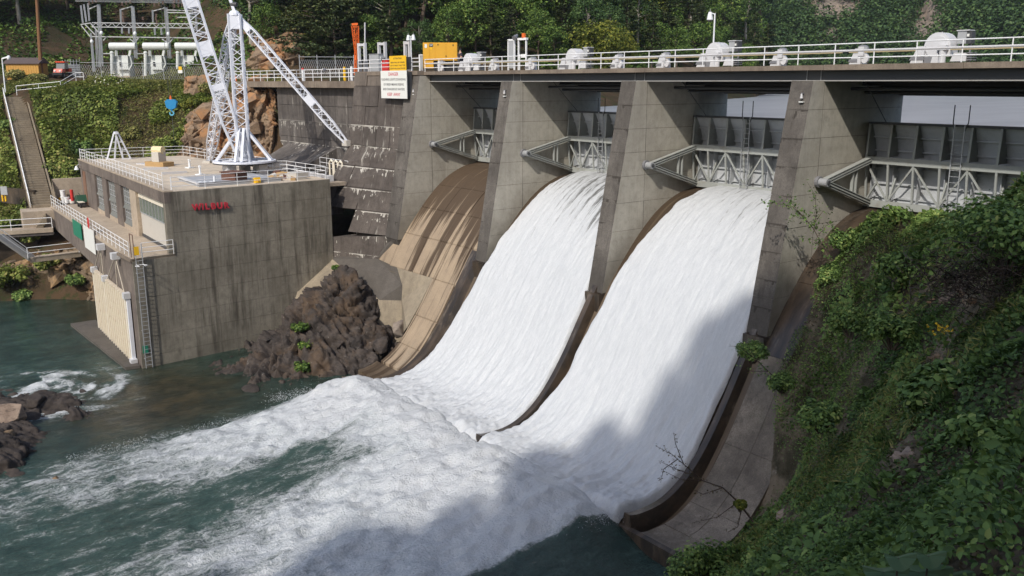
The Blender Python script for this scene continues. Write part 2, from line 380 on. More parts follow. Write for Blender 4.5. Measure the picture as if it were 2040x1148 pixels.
M['boulderpale'] = rock('pale_boulder_rock', (.34, .26, .2), (.2, .145, .11), (.07, .05, .04), None, (.5, .44, .36), lam=.6)
M['rockgrey'] = rock('far_cliff_rock', (.24, .2, .165), (.16, .13, .11), (.08, .07, .06), (.27, .21, .16), lam=.4)
g = G('forest_floor'); c = g.mix(g.rng(g.noise(.12, 6, .65), .35, .65), (.035, .03, .016), (.085, .055, .033)); c = g.mix(g.rng(g.noise(.8, 5, .7), .5, .68), c, (.03, .045, .014)); g.bump(g.noise(2, 6, .7), .8, .3); M['soil'] = g.done(c, .95, .1)
g = G('bank_grass'); c = g.mix(g.rng(g.noise(.25, 6, .65), .35, .65), (.04, .065, .014), (.085, .09, .026)); c = g.mix(g.rng(g.noise(1.2, 5, .7), .55, .72), c, (.09, .065, .035)); g.bump(g.noise(4, 6, .7), .8, .2); M['grass'] = g.done(c, .95, .1)
g = G('slope_soil'); c = g.mix(g.rng(g.noise(.5, 6, .65), .4, .65), (.06, .052, .032), (.22, .175, .125)); c = g.mix(g.rng(g.noise(.9, 5, .7), .63, .75), c, (.27, .235, .195)); g.bump(g.noise(5, 6, .7), .9, .15); M['slope'] = g.done(c, .95, .1)
g = G('gravel'); c = g.mix(g.noise(3, 5, .7), (.26, .24, .21), (.16, .145, .125)); M['gravel'] = g.done(c, .95, .1)
M['bark'] = paint('tree_bark', (.1, .075, .055), .95, .4, (.2, .18, .15), scale=3)
M['barkpale'] = paint('pale_bark', (.3, .27, .23), .95, .3, (.1, .08, .06), scale=3)
M['deadwood'] = paint('dead_twig', (.07, .05, .04), .95, .3, (.14, .11, .09))
GREEN = [(0, (0.026, 0.051, 0.013)), (.45, (0.073, 0.138, 0.027)), (.8, (0.182, 0.282, 0.055)), (1, (0.291, 0.364, 0.082))]
M['leaf'] = leafmat('broad_leaves', GREEN)
M['leafdark'] = leafmat('deep_green_leaves', [(0, (0.023, 0.047, 0.017)), (.5, (0.058, 0.113, 0.035)), (1, (0.133, 0.205, 0.058))])
M['leafpine'] = leafmat('pine_needles', [(0, (0.029, 0.046, 0.018)), (.5, (0.073, 0.100, 0.036)), (1, (0.155, 0.173, 0.065))], trans=.15)
M['leafyellow'] = leafmat('yellow_green_leaves', [(0, (0.044, 0.062, 0.010)), (.5, (0.125, 0.150, 0.019)), (1, (0.275, 0.263, 0.037))])
M['leafbank'] = leafmat('bank_shrub_leaves', [(0, (0.066, 0.091, 0.020)), (.4, (0.173, 0.227, 0.045)), (.8, (0.292, 0.324, 0.075)), (1, (0.493, 0.421, 0.149))])
M['leafolive'] = leafmat('olive_weed_leaves', [(0, (0.110, 0.112, 0.031)), (.5, (0.235, 0.238, 0.066)), (1, (0.414, 0.343, 0.132))])
M['leafslope'] = leafmat('slope_leaves', [(0, (0.043, 0.080, 0.024)), (.4, (0.122, 0.207, 0.058)), (.8, (0.223, 0.330, 0.083)), (1, (0.389, 0.454, 0.138))])
M['leafbrown'] = leafmat('withered_leaves', [(0, (.06, .04, .025)), (.6, (.14, .1, .06)), (1, (.24, .17, .1))])
M['flower'] = paint('white_blossom', (.75, .73, .62), .7, .0)
M['flowery'] = paint('yellow_blossom', (.7, .45, .02), .7, .0)
M['bigleaf'] = paint('broad_pale_leaf', (.075, .13, .05), .6, .2, (.09, .13, .05))
# white water
g = G('white_water'); cr = g.attr("crest")
s1 = g.noise(1.0, 6, .7, stretch=(2.6, .16, .16)); s2 = g.noise(1.0, 5, .75, stretch=(7, 1.1, 1.1)); s3 = g.noise(20, 4, .8, stretch=(1, .45, .45))
c = g.mix(g.rng(s2, .3, .7), (.52, .535, .55), (.63, .64, .65)); c = g.mix(g.rng(s1, .35, .65, .14, 0), c, (.43, .45, .465)); c = g.mix(g.rng(s3, .3, .7, .36, 0), c, (.4, .42, .44))
dk = g.m('ADD', g.m('MULTIPLY', s1, .6), g.m('MULTIPLY', s2, .4)); dk = g.rng(g.m('SUBTRACT', g.m('ADD', dk, g.m('MULTIPLY', cr, .3)), .62), 0, .14)
c = g.mix(g.m('MULTIPLY', dk, .88), c, (.06, .06, .052))
g.bump(g.m('ADD', g.m('MULTIPLY', s2, .6), g.m('MULTIPLY', s3, .7)), .6, .07); M['fall'] = g.done(c, .55, .3)
# river
g = G('river_water'); fo = g.attr("foam"); sh = g.attr("shallow"); qu = g.attr("quiet")
n1 = g.noise(.75, 6, .68, stretch=(1.25, .62, 1), dist=.6); n2 = g.noise(2.6, 6, .72, stretch=(1.2, .6, 1), dist=.8); n3 = g.noise(9, 4, .7)
v = g.m('ADD', g.m('MULTIPLY', n1, .5), g.m('ADD', g.m('MULTIPLY', n2, .36), g.m('MULTIPLY', n3, .14)))
x = g.m('SUBTRACT', g.m('ADD', fo, g.m('MULTIPLY', g.m('SUBTRACT', v, .5), 3.3)), .5)
msk = g.rng(x, -.18, .5); soft = g.rng(x, -.75, .2)
deep = g.mix(g.rng(g.noise(.16, 4, .6), .35, .65), (.009, .024, .018), (.016, .037, .029))
deep = g.mix(g.m('MULTIPLY', soft, .75), deep, (.07, .115, .095))
bed = g.mix(g.rng(g.noise(.55, 6, .7), .35, .68), (.015, .016, .008), (.06, .044, .019)); deep = g.mix(g.m('MULTIPLY', sh, .9), deep, bed)
wc = g.mix(g.rng(n3, .32, .68), (.5, .53, .54), (.69, .7, .71)); wc = g.mix(g.rng(n2, .35, .6, .5, 0), wc, (.42, .455, .465)); wc = g.mix(g.rng(fo, 1.15, 1.9, 0, .72), wc, (.62, .63, .64)); col = g.mix(msk, deep, wc)
rp = g.noise(2.0, 4, .6, stretch=(1.5, .8, 1)); rp2 = g.noise(9.0, 4, .7)
g.bump(g.m('ADD', g.m('ADD', rp, g.m('MULTIPLY', rp2, .5)), g.m('MULTIPLY', msk, g.m('ADD', g.m('MULTIPLY', n3, .8), g.m('MULTIPLY', n2, 1.5)))), .7, .16)
M['river'] = g.done(col, g.m('ADD', .08, g.m('MULTIPLY', msk, .5)), .5)
g = G('lake_water'); c = g.mix(g.rng(g.noise(.3, 5, .6, stretch=(1, .25, 1)), .3, .7), (.27, .29, .33), (.36, .38, .42)); g.bump(g.noise(1.5, 4, .6, stretch=(.6, 1, 1)), .5, .15); M['lake'] = g.done(c, .28, .5)  # pale blue-grey base colour stands in for reflected sky
# ------------------------------------------------------------------ the setting: terrain, lake, river, hills
WATER = -16.3; LAKE = 2.4
def proj(P):
    P = np.atleast_2d(P) - CAM; zc = P @ FW
    return np.stack([1020 + F_PX * (P @ RV) / zc, 574 - F_PX * (P @ UP) / zc, zc], 1)
def grid_mesh(name, xs, ys, Z, mat, smooth=True, attrs=None, kind='structure'):
    X, Y = np.meshgrid(xs, ys); nx, ny = len(xs), len(ys)
    V = np.stack([X.ravel(), Y.ravel(), np.asarray(Z).ravel()], 1); i = np.arange(nx - 1)[None, :] + nx * np.arange(ny - 1)[:, None]
    Fq = np.stack([i, i + 1, i + 1 + nx, i + nx], -1).reshape(-1, 4)
    o = link(name, mesh_np(name, V, Fq, [mat], smooth, attrs)); return setp(o, kind=kind)
LP = [tuple(at(u, v, 2, -16.9)) for u, v in ((0, 628), (60, 613), (120, 608), (190, 604))]
LP += [tuple(far(*q)) for q in (
    (20, 575, 87.5), (80, 575, 87.5), (140, 572, 87), (30, 530, 89), (110, 528, 88.5), (175, 520, 88),
    (20, 470, 93), (20, 420, 96), (0, 385, 99), (60, 385, 99), (140, 372, 100), (165, 335, 103), (300, 318, 104), (350, 318, 103),
    (20, 300, 104), (100, 300, 104), (100, 240, 108), (5, 200, 112), (30, 195, 112.5), (80, 195, 112), (180, 230, 109), (250, 230, 110), (350, 230, 109.5), (410, 240, 107),
    (120, 172, 114), (200, 172, 115), (300, 166, 116), (400, 166, 115), (450, 170, 112),
    (60, 152, 119), (140, 158, 120), (250, 162, 125), (350, 163, 125), (420, 163, 124), (300, 162, 140), (200, 160, 140), (100, 140, 132), (0, 140, 130),
    (480, 163, 108), (560, 163, 104), (640, 163, 98), (700, 163, 95), (560, 162, 114), (640, 162, 112),
    (0, 60, 145), (100, 50, 150), (0, -60, 165), (250, 90, 158), (300, 30, 166), (300, -80, 185), (450, 110, 128), (480, 50, 140), (480, -60, 155), (400, 40, 150),
    (580, 110, 122), (650, 100, 128), (650, 20, 142), (650, -90, 160), (780, 130, 118), (800, 60, 135), (800, -40, 158), (1000, 140, 118), (1000, 60, 140), (1000, -60, 165),
    (1200, 175, 112), (1200, 110, 140), (1200, 20, 165), (1200, -90, 190), (1400, 160, 150), (1400, 80, 185), (1400, -50, 220), (1500, 160, 185), (1500, 60, 230), (1500, -60, 280))]
LP += [(-4, 23, 2.2), (-23, 52, 2.2), (-35, 84, 2.2), (-45, 125, 2.2), (0, 10, -7), (-5, 16, -4), (12, 24, -5), (0, 40, -4), (-8, 60, -4), (25, 10, -8), (25, 60, -8), (-10, 100, -6), (25, 160, -6), (-30, 170, -4), (-60, 190, 2.2),
       (-12, 8, 3), (-20, 12, 5), (-14, 3, -3), (-30, 8, 5), (-24, -3, -6), (-32, -2, -6.5), (-28, .5, -6.5), (-20, .5, -6.5), (-15, 0, -6.5), (-36, -2.5, -6), (-12, -5, -10), (-10, -15, -19), (-25, -15, -16), (-38, -14, -12), (-25, -21, -18), (-10, -24, -19), (-40, -4, -3.5), (-46, -12, -5.5),
       (5, -5, -20), (5, -20, -20), (-15, -30, -20), (-28, -29, -19), (-45, -36, -18), (-60, -45, -17), (-75, -60, -16), (-60, -25, -9), (-85, -35, 2), (-110, -50, 12), (-140, -60, 25), (-200, -80, 60), (-180, 60, 70), (-200, 200, 110), (-100, 220, 60), (-120, 120, 65), (-100, 60, 42), (20, -45, -20), (-20, -60, -20)]
zL = rbf(LP)
xs = np.arange(-230, 27, 2.0); ys = np.arange(-75, 232, 2.0); X, Y = np.meshgrid(xs, ys)
Z = zL(X, Y) + (fbm(P3(X / 7, Y / 7), 4, 3) * .9).reshape(X.shape) * sm(np.abs(X + 20) + np.abs(Y + 12), 18, 45)
Z = np.where((X > -12) & (Y > -25) & (Y < 9), np.minimum(Z, -18), Z)
pr = proj(np.stack([X.ravel(), Y.ravel(), Z.ravel()], 1)); sfar = (sm(pr[:, 0], 1490, 1575) * (pr[:, 2] > 60)).reshape(X.shape); Z = Z * (1 - sfar) - 8 * sfar
Z = np.where((X > 0) & (Y > 9), np.minimum(Z, -3), Z)
grid_mesh('hillside_ground', xs, ys, Z, M['soil'])
# reservoir above the gates
MB().add([(-260, 6.6, LAKE), (420, 6.6, LAKE), (420, 700, LAKE), (-260, 700, LAKE)], [(0, 1, 2, 3)]).build('lake_water', M['lake'])
bpy.data.objects['lake_water']['kind'] = 'structure'
# far mountain across the reservoir
us = np.linspace(1250, 2600, 110); ts = np.concatenate([np.linspace(290, 620, 70), [700, 850]])
U, T_ = np.meshgrid(us, ts); k = (U - 1020) / 1817.0
XF = CAM[0] + T_ * (HV[0] + k * RV[0]); YF = CAM[1] + T_ * (HV[1] + k * RV[1])
base = 250 + 40 * np.sin((U - 1250) / 260.0) + sm(1650 - U, 0, 300) * 40
RISE = (fbm(P3(XF / 90, YF / 90), 4, 41)).reshape(U.shape)
ZF = 1.0 + np.maximum(0, T_ - base - 30) * (.78 + .25 * RISE) + RISE * 9
f2, _ = facet(P3(XF, YF, ZF), 26, 5, 12); ZF = ZF + f2.reshape(U.shape) * sm(T_, base, base + 80)
i = np.arange(len(us) - 1)[None, :] + len(us) * np.arange(len(ts) - 1)[:, None]
hills = link('far_hills', mesh_np('far_hills', np.stack([XF.ravel(), YF.ravel(), ZF.ravel()], 1), np.stack([i, i + 1, i + 1 + len(us), i + len(us)], -1).reshape(-1, 4), [M['rockgrey']], True)); setp(hills, kind='structure')
# tailrace river: still pools, white jets below the bucket, an eddy by the powerhouse
def axis(a, lo, hi, b, fine, coarse):
    return np.concatenate([np.arange(a, lo, coarse), np.arange(lo, hi, fine), np.arange(hi, b + .01, coarse)])
xs = axis(-80, -14, 40, 70, .14, 2.0); ys = axis(-110, -42, -8, 2, .14, 2.0); X, Y = np.meshgrid(xs, ys); sh = X.shape
wob = fbm(P3(X / 2.2, Y / 5), 4, 11).reshape(sh)
xw = X + wob * 1.6
fall = -Y
l1 = np.exp(-np.abs((xw - 13.0) / (4.3 + .02 * fall)) ** 4) * np.interp(fall, [11, 17, 21, 26, 34, 48, 80], [2.2, 1.9, 1.25, .78, .45, .25, .1])
l2 = np.exp(-np.abs((xw - 28.3) / 6.9) ** 5) * np.interp(fall, [11, 18, 22, 27, 34, 48, 80], [2.3, 1.9, 1.25, .85, .5, .3, .12])
mid = np.exp(-np.abs((xw - 19.6) / 3.0) ** 4) * np.interp(fall, [11, 15.5, 18.5, 22, 34], [2.0, 1.5, .65, .33, .22])
near = sm(-fall, -17.5, -14) * np.exp(-np.abs((xw - 21.3) / 13.0) ** 12) * 2.3
foam = np.maximum.reduce([l1, l2, mid, near])
foam = np.maximum(foam, np.exp(-np.abs((xw - 22) / 12.0) ** 6) * np.interp(fall, [11, 20, 40, 80], [.3, .3, .22, .1]))
ex, ey = (X + 4.3) , (Y + 29.2); er = np.hypot(ex, ey * 1.15); ea = np.arctan2(ey, ex)
swl = fbm(P3(er * 1.1 - ea * 1.3, ea * 1.2 + er * .12, 2.0), 4, 33).reshape(sh) + .5 * fbm(P3(X / .8, Y / 1.2), 3, 34).reshape(sh)
eddy = np.exp(-(er / 6.2) ** 4) * (.42 + 1.5 * np.clip(swl + .05, -.3, 1)) + .55 * np.exp(-((er - 2.4) / .8) ** 2) * (.6 + .4 * np.sin(ea))
foam = np.maximum(foam, eddy * (1 - .6 * np.exp(-(er / 1.1) ** 2)))
foam = foam * (1 - sm(X, 33.6, 34.6) * sm(-fall, -60, -40) * sm(fall, 60, 11))
shal = np.clip(np.exp(-(((X - 1.5) / 7) ** 2 + ((Y + 24.5) / 6.5) ** 2)) * 1.25 + np.exp(-(((X + 20) / 12) ** 2 + ((Y + 21.5) / 2.2) ** 2)) * .9, 0, 1) * (1 - np.clip(foam, 0, 1))
jet = np.clip(foam, 0, 1.2)
jet = np.clip(foam, 0, 1.1); H = jet * (.36 * fbm(P3(X / 1.3, Y / 2.0), 4, 21).reshape(sh) + .26 * fbm(P3(X / .55, Y / .75), 3, 25).reshape(sh))
H += (.05 * fbm(P3(X / .9, Y / 1.6), 3, 31)).reshape(sh) * (1 - np.clip(jet, 0, 1))
inj = np.exp(-np.abs((X - 22.6) / 12.9) ** 10)
mound = inj * np.interp(fall, [9.5, 11.2, 12.6, 14.2, 17, 21, 26, 34], [0, .5, 1.8, 2.05, 1.5, .8, .35, 0]) * (1 - .2 * np.exp(-((X - 23.2) / 1.8) ** 2)) + .6 * np.exp(-(((X - 10.5) / 2.6) ** 2 + ((fall - 14.5) / 3.5) ** 2))
grid_mesh('river_water', xs, ys, WATER + H + mound, M['river'], True, {'foam': foam.ravel(), 'shallow': shal.ravel(), 'quiet': (1 - jet).ravel()})
# right bank: the slope the picture is taken from
RP = [(38.9, -10.7, -16.0), (40.3, -7.3, -14.0), (38.9, -6.4, -13.0), (37.2, -4.1, -9.4), (37.5, -2.4, -6.6), (36.8, -1, -5.6), (34, -8, -19), (35.5, -4, -14), (35.5, -11, -19), (36.5, -12.6, -18.3), (38.6, -13.3, -17.6), (35.5, 0, -9), (36.3, 2, -4.0), (39, 3.0, -2.6), (44, 3.3, -2.2), (48, 3.5, 0)]
RP += [tuple(far(*q)) for q in ((1480, 1148, 33.5), (1600, 1100, 27), (1800, 1120, 12.5), (2040, 1148, 6.0), (2040, 900, 11), (2040, 640, 18), (2040, 470, 27), (1900, 800, 20), (1700, 900, 29), (1700, 720, 35.5), (1720, 580, 39.5), (1820, 490, 38.5), (1930, 440, 35.5), (1655, 545, 43), (1695, 490, 43), (1765, 452, 42), (1850, 432, 40.2), (2040, 400, 31.5), (1650, 600, 42))]
RP += [(62.2, -39.9, 3.2), (62, -46, 4.5), (56, -50, 3), (70, -40, 6.5), (60, -65, 20), (80, -80, 38), (50, -60, 6), (46, -45, -6), (48, -30, -11), (40, -27, -17.3), (43, -20, -14.5), (38, -52, -17.5), (34, -75, -18), (75, -20, 8), (64, -14, 5.2), (60, -3, 5.2), (80, 10, 9), (58, 6, 4.8), (52, 4, 3.2), (50, -1, 2.4), (54, -9, 3.2), (30, -20, -20), (30, -50, -20), (32, -100, -20), (100, -100, 60), (110, -30, 30), (60, -110, 30)]
zR = rbf(RP)
xs = np.arange(33, 112, .5); ys = np.arange(-112, 8.01, .5); X, Y = np.meshgrid(xs, ys)
ZR0 = zR(X, Y) + (fbm(P3(X / 2.2, Y / 2.2), 4, 51) * .3).reshape(X.shape)
ZR0 = np.where((X < 49) & (Y > 2.0), np.minimum(ZR0, -1.9), ZR0)
grid_mesh('bank_slope', xs, ys, ZR0, M['slope'])
# ------------------------------------------------------------------ the dam
PROF = np.array([(9, -2.3), (7, -1.75), (5.5, -1.65), (4.5, -1.7), (3, -2.0), (1.2, -2.9), (-0.6, -4.5), (-2.6, -6.9), (-4.2, -9.4), (-5.6, -11.7), (-7, -13.6), (-8.3, -14.8), (-9.8, -15.5), (-11.5, -15.6), (-12.4, -15.4), (-13.2, -15.3), (-14.5, -15.6)])[::-1]
def _cr():
    ys = []; zs = []
    for i in range(len(PROF) - 1):
        p0, p1, p2, p3 = PROF[max(i - 1, 0)], PROF[i], PROF[i + 1], PROF[min(i + 2, len(PROF) - 1)]
        for t in np.linspace(0, 1, 9)[:-1]:
            q = .5 * (2 * p1 + (p2 - p0) * t + (2 * p0 - 5 * p1 + 4 * p2 - p3) * t * t + (3 * p1 - p0 - 3 * p2 + p3) * t ** 3); ys.append(q[0]); zs.append(q[1])
    return np.array(ys + [9.0]), np.array(zs + [-2.3])
_CY, _CZ = _cr()
def zf(y): return np.interp(y, _CY, _CZ)
rng = random.Random(4)
dam = thing('concrete_dam', 'old concrete gravity dam with four gated spillway bays between tall battered piers', 'dam', (0, 6, -18))
ysb = np.linspace(-12.2, 8.5, 60)
body = MB(); body.prism([(-2.2, y, zf(y) - .3) for y in ysb] + [(-2.2, 8.5, -18.5), (-2.2, -12.2, -18.5)], (9.4, 0, 0))
body = MB()
for xa, xb, ylo in ((-2.2, 6.3, -4.4), (6.3, 49.5, -12.15)):
    yy = np.linspace(ylo, 8.5, 60); body.prism([(xa, y, zf(y) - .3) for y in yy] + [(xa, 8.5, -18.5), (xa, ylo, -18.5)], (xb - xa, 0, 0))
body.build('spillway_body', M['chute_wet'], dam)
def slab(x0, x1, y0, y1, mat, lift=0.0, thick=.3):
    """curved floor slab between two joint lines"""
    n = max(2, int(abs(y1 - y0) / .45)); yy = np.linspace(y0, y1, n + 1); b = MB(); vs = []
    for y in yy: vs += [(x0, y, zf(y) + lift), (x1, y, zf(y) + lift), (x1, y, zf(y) + lift - thick), (x0, y, zf(y) + lift - thick)]
    fs = [(0, 1, 2, 3), (4 * n + 3, 4 * n + 2, 4 * n + 1, 4 * n)]
    for k in range(n):
        a = 4 * k
        for j in range(4): fs.append((a + j, a + 4 + j, a + 4 + (j + 1) % 4, a + (j + 1) % 4))
    return b.add(vs, fs).build('floor_slab', mat, dam)
G_ = .03
cols = [(-0.02, 3.35), (3.35, 6.55), (6.55, 9.3), (9.3, 10.75)]
rows = [(7.5, 3.2), (3.2, .6), (.6, -1.1), (-1.1, -2.7), (-2.7, -4.3)]
tri = MB(); tv = [(0 - .05, -2.5), (-.05, -4.25), (-2.0, -4.2)]; tri.add([(x, y, zf(y) - .01) for x, y in tv] + [(x, y, zf(y) - .6) for x, y in tv], [(0, 2, 1), (3, 4, 5), (0, 1, 4, 3), (1, 2, 5, 4), (2, 0, 3, 5)]).build('floor_slab', M['chute'], dam)
MB().add([(-.1, -2.45, zf(-2.45) + .5), (-2.05, -4.2, zf(-4.2) + .15), (-2.05, -4.2, -11), (-.1, -2.45, -11), (-2.4, -2.2, -7.0), (-2.4, -4.0, -9.3), (-2.4, -4.0, -11), (-2.4, -2.2, -11)], [(0, 1, 2, 3)[::-1], (0, 4, 5, 1)[::-1], (1, 5, 6, 2), (4, 0, 3, 7)]).build('side_wall', M['train_dark'], dam)
for (a, b) in cols:
    for (c, d) in rows: slab(a + G_, b - G_, c - G_, d + G_, M['chute'] if a < 9 else M['chute'], rng.uniform(-.015, .02))
for (c, d) in ((-4.3, -5.9), (-5.9, -7.4), (-7.4, -9.0)): slab(6.45, 9.35, c - G_, d + G_, M['chute'], rng.uniform(-.01, .015))
slab(5.9, 9.4, -9.03, -10.6, M['chute_wet'], -.12, .6)
for x0 in (12, 24): slab(x0 + .02, x0 + 10.72, 7.5, -12.1, M['chute_wet'])
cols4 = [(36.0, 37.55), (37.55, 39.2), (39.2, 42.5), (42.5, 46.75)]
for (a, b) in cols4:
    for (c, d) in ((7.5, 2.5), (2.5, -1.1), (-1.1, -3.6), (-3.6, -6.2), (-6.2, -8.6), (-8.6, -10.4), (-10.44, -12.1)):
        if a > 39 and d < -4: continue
        slab(a + G_ * .35, b - G_ * .35, c - G_ * .35, d + G_ * .35, M['chute_worn'] if c < -1.2 else M['wet_and_shade'], rng.uniform(-.015, .02))  # dark tone on upper slabs stands in for gate shade and overgrowth
def divider(x0, x1, ya, yb, h, mat, name='divider_wall', taper=.0):
    n = 30; yy = np.linspace(ya, yb, n + 1); vs = []
    for y in yy:
        hh = h; vs += [(x0, y, zf(y) - .4), (x0 + taper, y, zf(y) + hh), (x1 - taper, y, zf(y) + hh), (x1, y, zf(y) - .4)]
    fs = [(0, 1, 2, 3), (4 * n + 3, 4 * n + 2, 4 * n + 1, 4 * n)]
    for k in range(n):
        a = 4 * k
        for j in range(4): fs.append((a + j, a + 4 + j, a + 4 + (j + 1) % 4, a + (j + 1) % 4))
    MB().add(vs, fs).build(name, mat, dam)
divider(9.55, 11.0, -3.0, -11.2, .45, M['wet_and_shade'], taper=.3)
divider(22.95, 23.65, -2.8, -12.2, .72, M['wet_and_shade'], taper=.15)
divider(34.84, 35.6, -2.9, -12.15, .62, M['wet_and_shade'], taper=.2)
MB().add([(34.8, -12.1, -17.5), (42.5, -12.1, -17.5), (42.5, -12.1, -15.45), (34.8, -12.1, -15.45), (34.8, -12.45, -17.5), (42.5, -12.45, -17.5), (42.5, -12.35, -15.55), (34.8, -12.35, -15.5)], [(0, 1, 2, 3), (7, 6, 5, 4), (0, 4, 5, 1), (3, 2, 6, 7), (0, 3, 7, 4), (1, 5, 6, 2)]).build('bucket_lip', M['wet_and_shade'], dam)
# piers: lifts with open joints round a set-back core
LIFTS = [5.0, 3.6, 2.2, .8, -.6, -2.2, -3.9, -5.7, -7.6]
def yfr(z): return -.97 - .19 * (5 - z)
def pier(x0, x1, top=5.0, front=0.0):
    core = MB(); zs = [top] + LIFTS[1:]
    core.prism([(x0 + .02, yfr(top) + .025 + front, top - .02), (x0 + .02, 7.45, top - .02), (x0 + .02, 7.45, -9), (x0 + .02, yfr(-7.6) + .3, -9), (x0 + .02, yfr(-7.6) + .025 + front, -7.6)], (x1 - x0 - .04, 0, 0))
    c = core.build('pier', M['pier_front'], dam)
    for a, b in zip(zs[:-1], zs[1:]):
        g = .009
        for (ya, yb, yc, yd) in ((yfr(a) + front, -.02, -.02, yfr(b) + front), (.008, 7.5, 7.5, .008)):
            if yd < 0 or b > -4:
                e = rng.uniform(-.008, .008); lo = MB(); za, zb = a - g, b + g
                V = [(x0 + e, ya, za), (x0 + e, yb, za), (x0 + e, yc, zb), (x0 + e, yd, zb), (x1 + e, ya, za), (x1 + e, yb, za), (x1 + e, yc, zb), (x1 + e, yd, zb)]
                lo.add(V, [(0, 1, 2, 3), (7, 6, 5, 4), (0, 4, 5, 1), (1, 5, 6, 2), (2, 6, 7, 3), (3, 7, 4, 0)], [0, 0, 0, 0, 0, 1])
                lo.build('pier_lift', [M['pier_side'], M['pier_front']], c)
    if x0 > 0: MB().box((x0 - .02, yfr(-7.6) - .25 + front, -9.6), (x1 + .02, -1.5, -7.63)).build('pier_footing', M['wet_and_shade'], c)
pier(-1.95, 0, 5.45, -.12)
for k in range(1, 5): pier(12 * k - 1.25, 12 * k)
# left of the gates: the battered block with its square concrete panels
def ybl(x, z):
    left = -1.0 - (5.9 - z) * .141 if z > -.5 else -1.9 - (-.5 - z) * .62
    right = float(np.interp(z, [-8.9, -7.5, -5.8, -4.0, -2.4, -.6, 1, 3.5, 5.9], [-3.8, -2.95, -2.45, -2.08, -1.75, -1.5, -1.3, -1.1, -.95]))
    f = (x + 10.7) / 8.7; return left * (1 - f) + right * f
blk = MB(); zz = [5.82, -.5, -2.2, -3.95, -5.75]
for a, b in zip(zz[:-1], zz[1:]): blk.hexa([(-10.65, ybl(-10.65, b) + .07, b), (-2.0, ybl(-2, b) + .07, b), (-2.0, 7, b), (-10.65, 7, b)], [(-10.65, ybl(-10.65, a) + .07, a), (-2.0, ybl(-2, a) + .07, a), (-2.0, 7, a), (-10.65, 7, a)])
blk.hexa([(-6.3, ybl(-6.3, -7.6) + .07, -18), (-2.0, ybl(-2, -7.6) + .07, -18), (-2.0, 7, -18), (-6.3, 7, -18)], [(-6.3, ybl(-6.3, -5.76) + .07, -5.76), (-2.0, ybl(-2, -5.76) + .07, -5.76), (-2.0, 7, -5.76), (-6.3, 7, -5.76)])
blk.box((-10.6, -1.2, -18), (-6.3, 6.9, -5.77))
blk.build('dam_block', M['dam_old'], dam)
zr = [5.87, 4.62, 2.9, 1.2, -.5, -2.2, -3.95, -5.75, -7.6]; xc = [-10.7, -8.4, -6.3, -4.2, -1.98]
for a, b in zip(zr[:-1], zr[1:]):
    for c, d in zip(xc[:-1], xc[1:]):
        if b < -6 and c < -6.4: continue
        e = rng.uniform(0, .09); p = MB(); g = .02
        q = lambda x, z, o: (x, ybl(x, z) - o, z)
        p.hexa([q(c + g, b + g, -.09), q(d - g, b + g, -.09), q(d - g, b + g, e), q(c + g, b + g, e)], [q(c + g, a - g, -.09), q(d - g, a - g, -.09), q(d - g, a - g, e), q(c + g, a - g, e)])
        p.build('concrete_panel', M['dam_top'] if a > 4.7 else M['dam_old'], dam)
MB().box((-10.72, -1.1, 5.5), (-.2, 4.6, 5.83)).build('crest_slab', M['slab'], dam)
MB().hexa([(-7.4, -5.75, -10.6), (-2.0, -3.5, -10.6), (-2.0, 0, -10.6), (-7.4, 0, -10.6)], [(-7.4, -5.7, -8.1), (-2.0, -3.15, -7.62), (-2.0, 0, -7.62), (-7.4, 0, -8.1)]).build('toe_ledge', M['dam_old'], dam)
# low abutment wall carrying the road
MB().box((-33, 1.1, -6), (-10.7, 7, 4.4)).build('abutment_wall', M['abut'], dam)
zr = [4.4, 2.6, .9, -.75, -2.6, -4.4]; xc = np.linspace(-32.5, -10.72, 9)
for a, b in zip(zr[:-1], zr[1:]):
    for c, d in zip(xc[:-1], xc[1:]):
        e = rng.uniform(.0, .03)
        MB().box((c + .02, .98 - e, b + .02), (d - .02, 1.1, a - .02)).build('concrete_panel', M['abut'], dam)
for c, d in zip(np.linspace(-43, -10.75, 10)[:-1], np.linspace(-43, -10.75, 10)[1:]):
    MB().box((c + .015, .15, 4.42), (d - .015, 2.2, 5.05)).build('road_kerb', M['slab'], dam)
MB().hexa([(-30, -3.4, -5.5), (-19, -3.4, -5.5), (-19, 1, -5.5), (-30, 1, -5.5)], [(-30, -3.2, -3.6), (-19, -3.2, -3.3), (-19, .95, -1.5), (-30, .95, -1.4)]).build('sloped_apron', M['abut'], dam)
# training block beside the dry bay
A, B, C = np.array([-7.25, -5.5, -9.8]), np.array([-2.1, -3.6, -9.3]), np.array([2.4, -4.25, -10.55])
D, E_, A2 = np.array([2.5, -4.75, -12.0]), np.array([1.1, -5.95, -12.05]), np.array([-6.6, -6.1, -9.9])
t = MB(); L1 = np.array([-8.0, -9.2, -13.6]); L2 = np.array([-1.4, -8.2, -15.4]); D0 = np.array([3.1, -5.1, -15.2]); E0 = np.array([1.9, -6.4, -15.4])
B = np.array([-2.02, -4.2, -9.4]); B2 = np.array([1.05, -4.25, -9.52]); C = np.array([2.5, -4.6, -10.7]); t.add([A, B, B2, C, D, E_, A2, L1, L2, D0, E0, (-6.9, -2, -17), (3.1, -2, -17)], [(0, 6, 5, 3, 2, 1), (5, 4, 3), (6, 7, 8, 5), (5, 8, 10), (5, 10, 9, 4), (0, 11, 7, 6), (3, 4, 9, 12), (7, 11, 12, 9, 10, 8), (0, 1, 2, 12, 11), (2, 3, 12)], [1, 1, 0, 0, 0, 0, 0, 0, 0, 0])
t.build('training_block', [M['train'], M['train_dark']], dam)
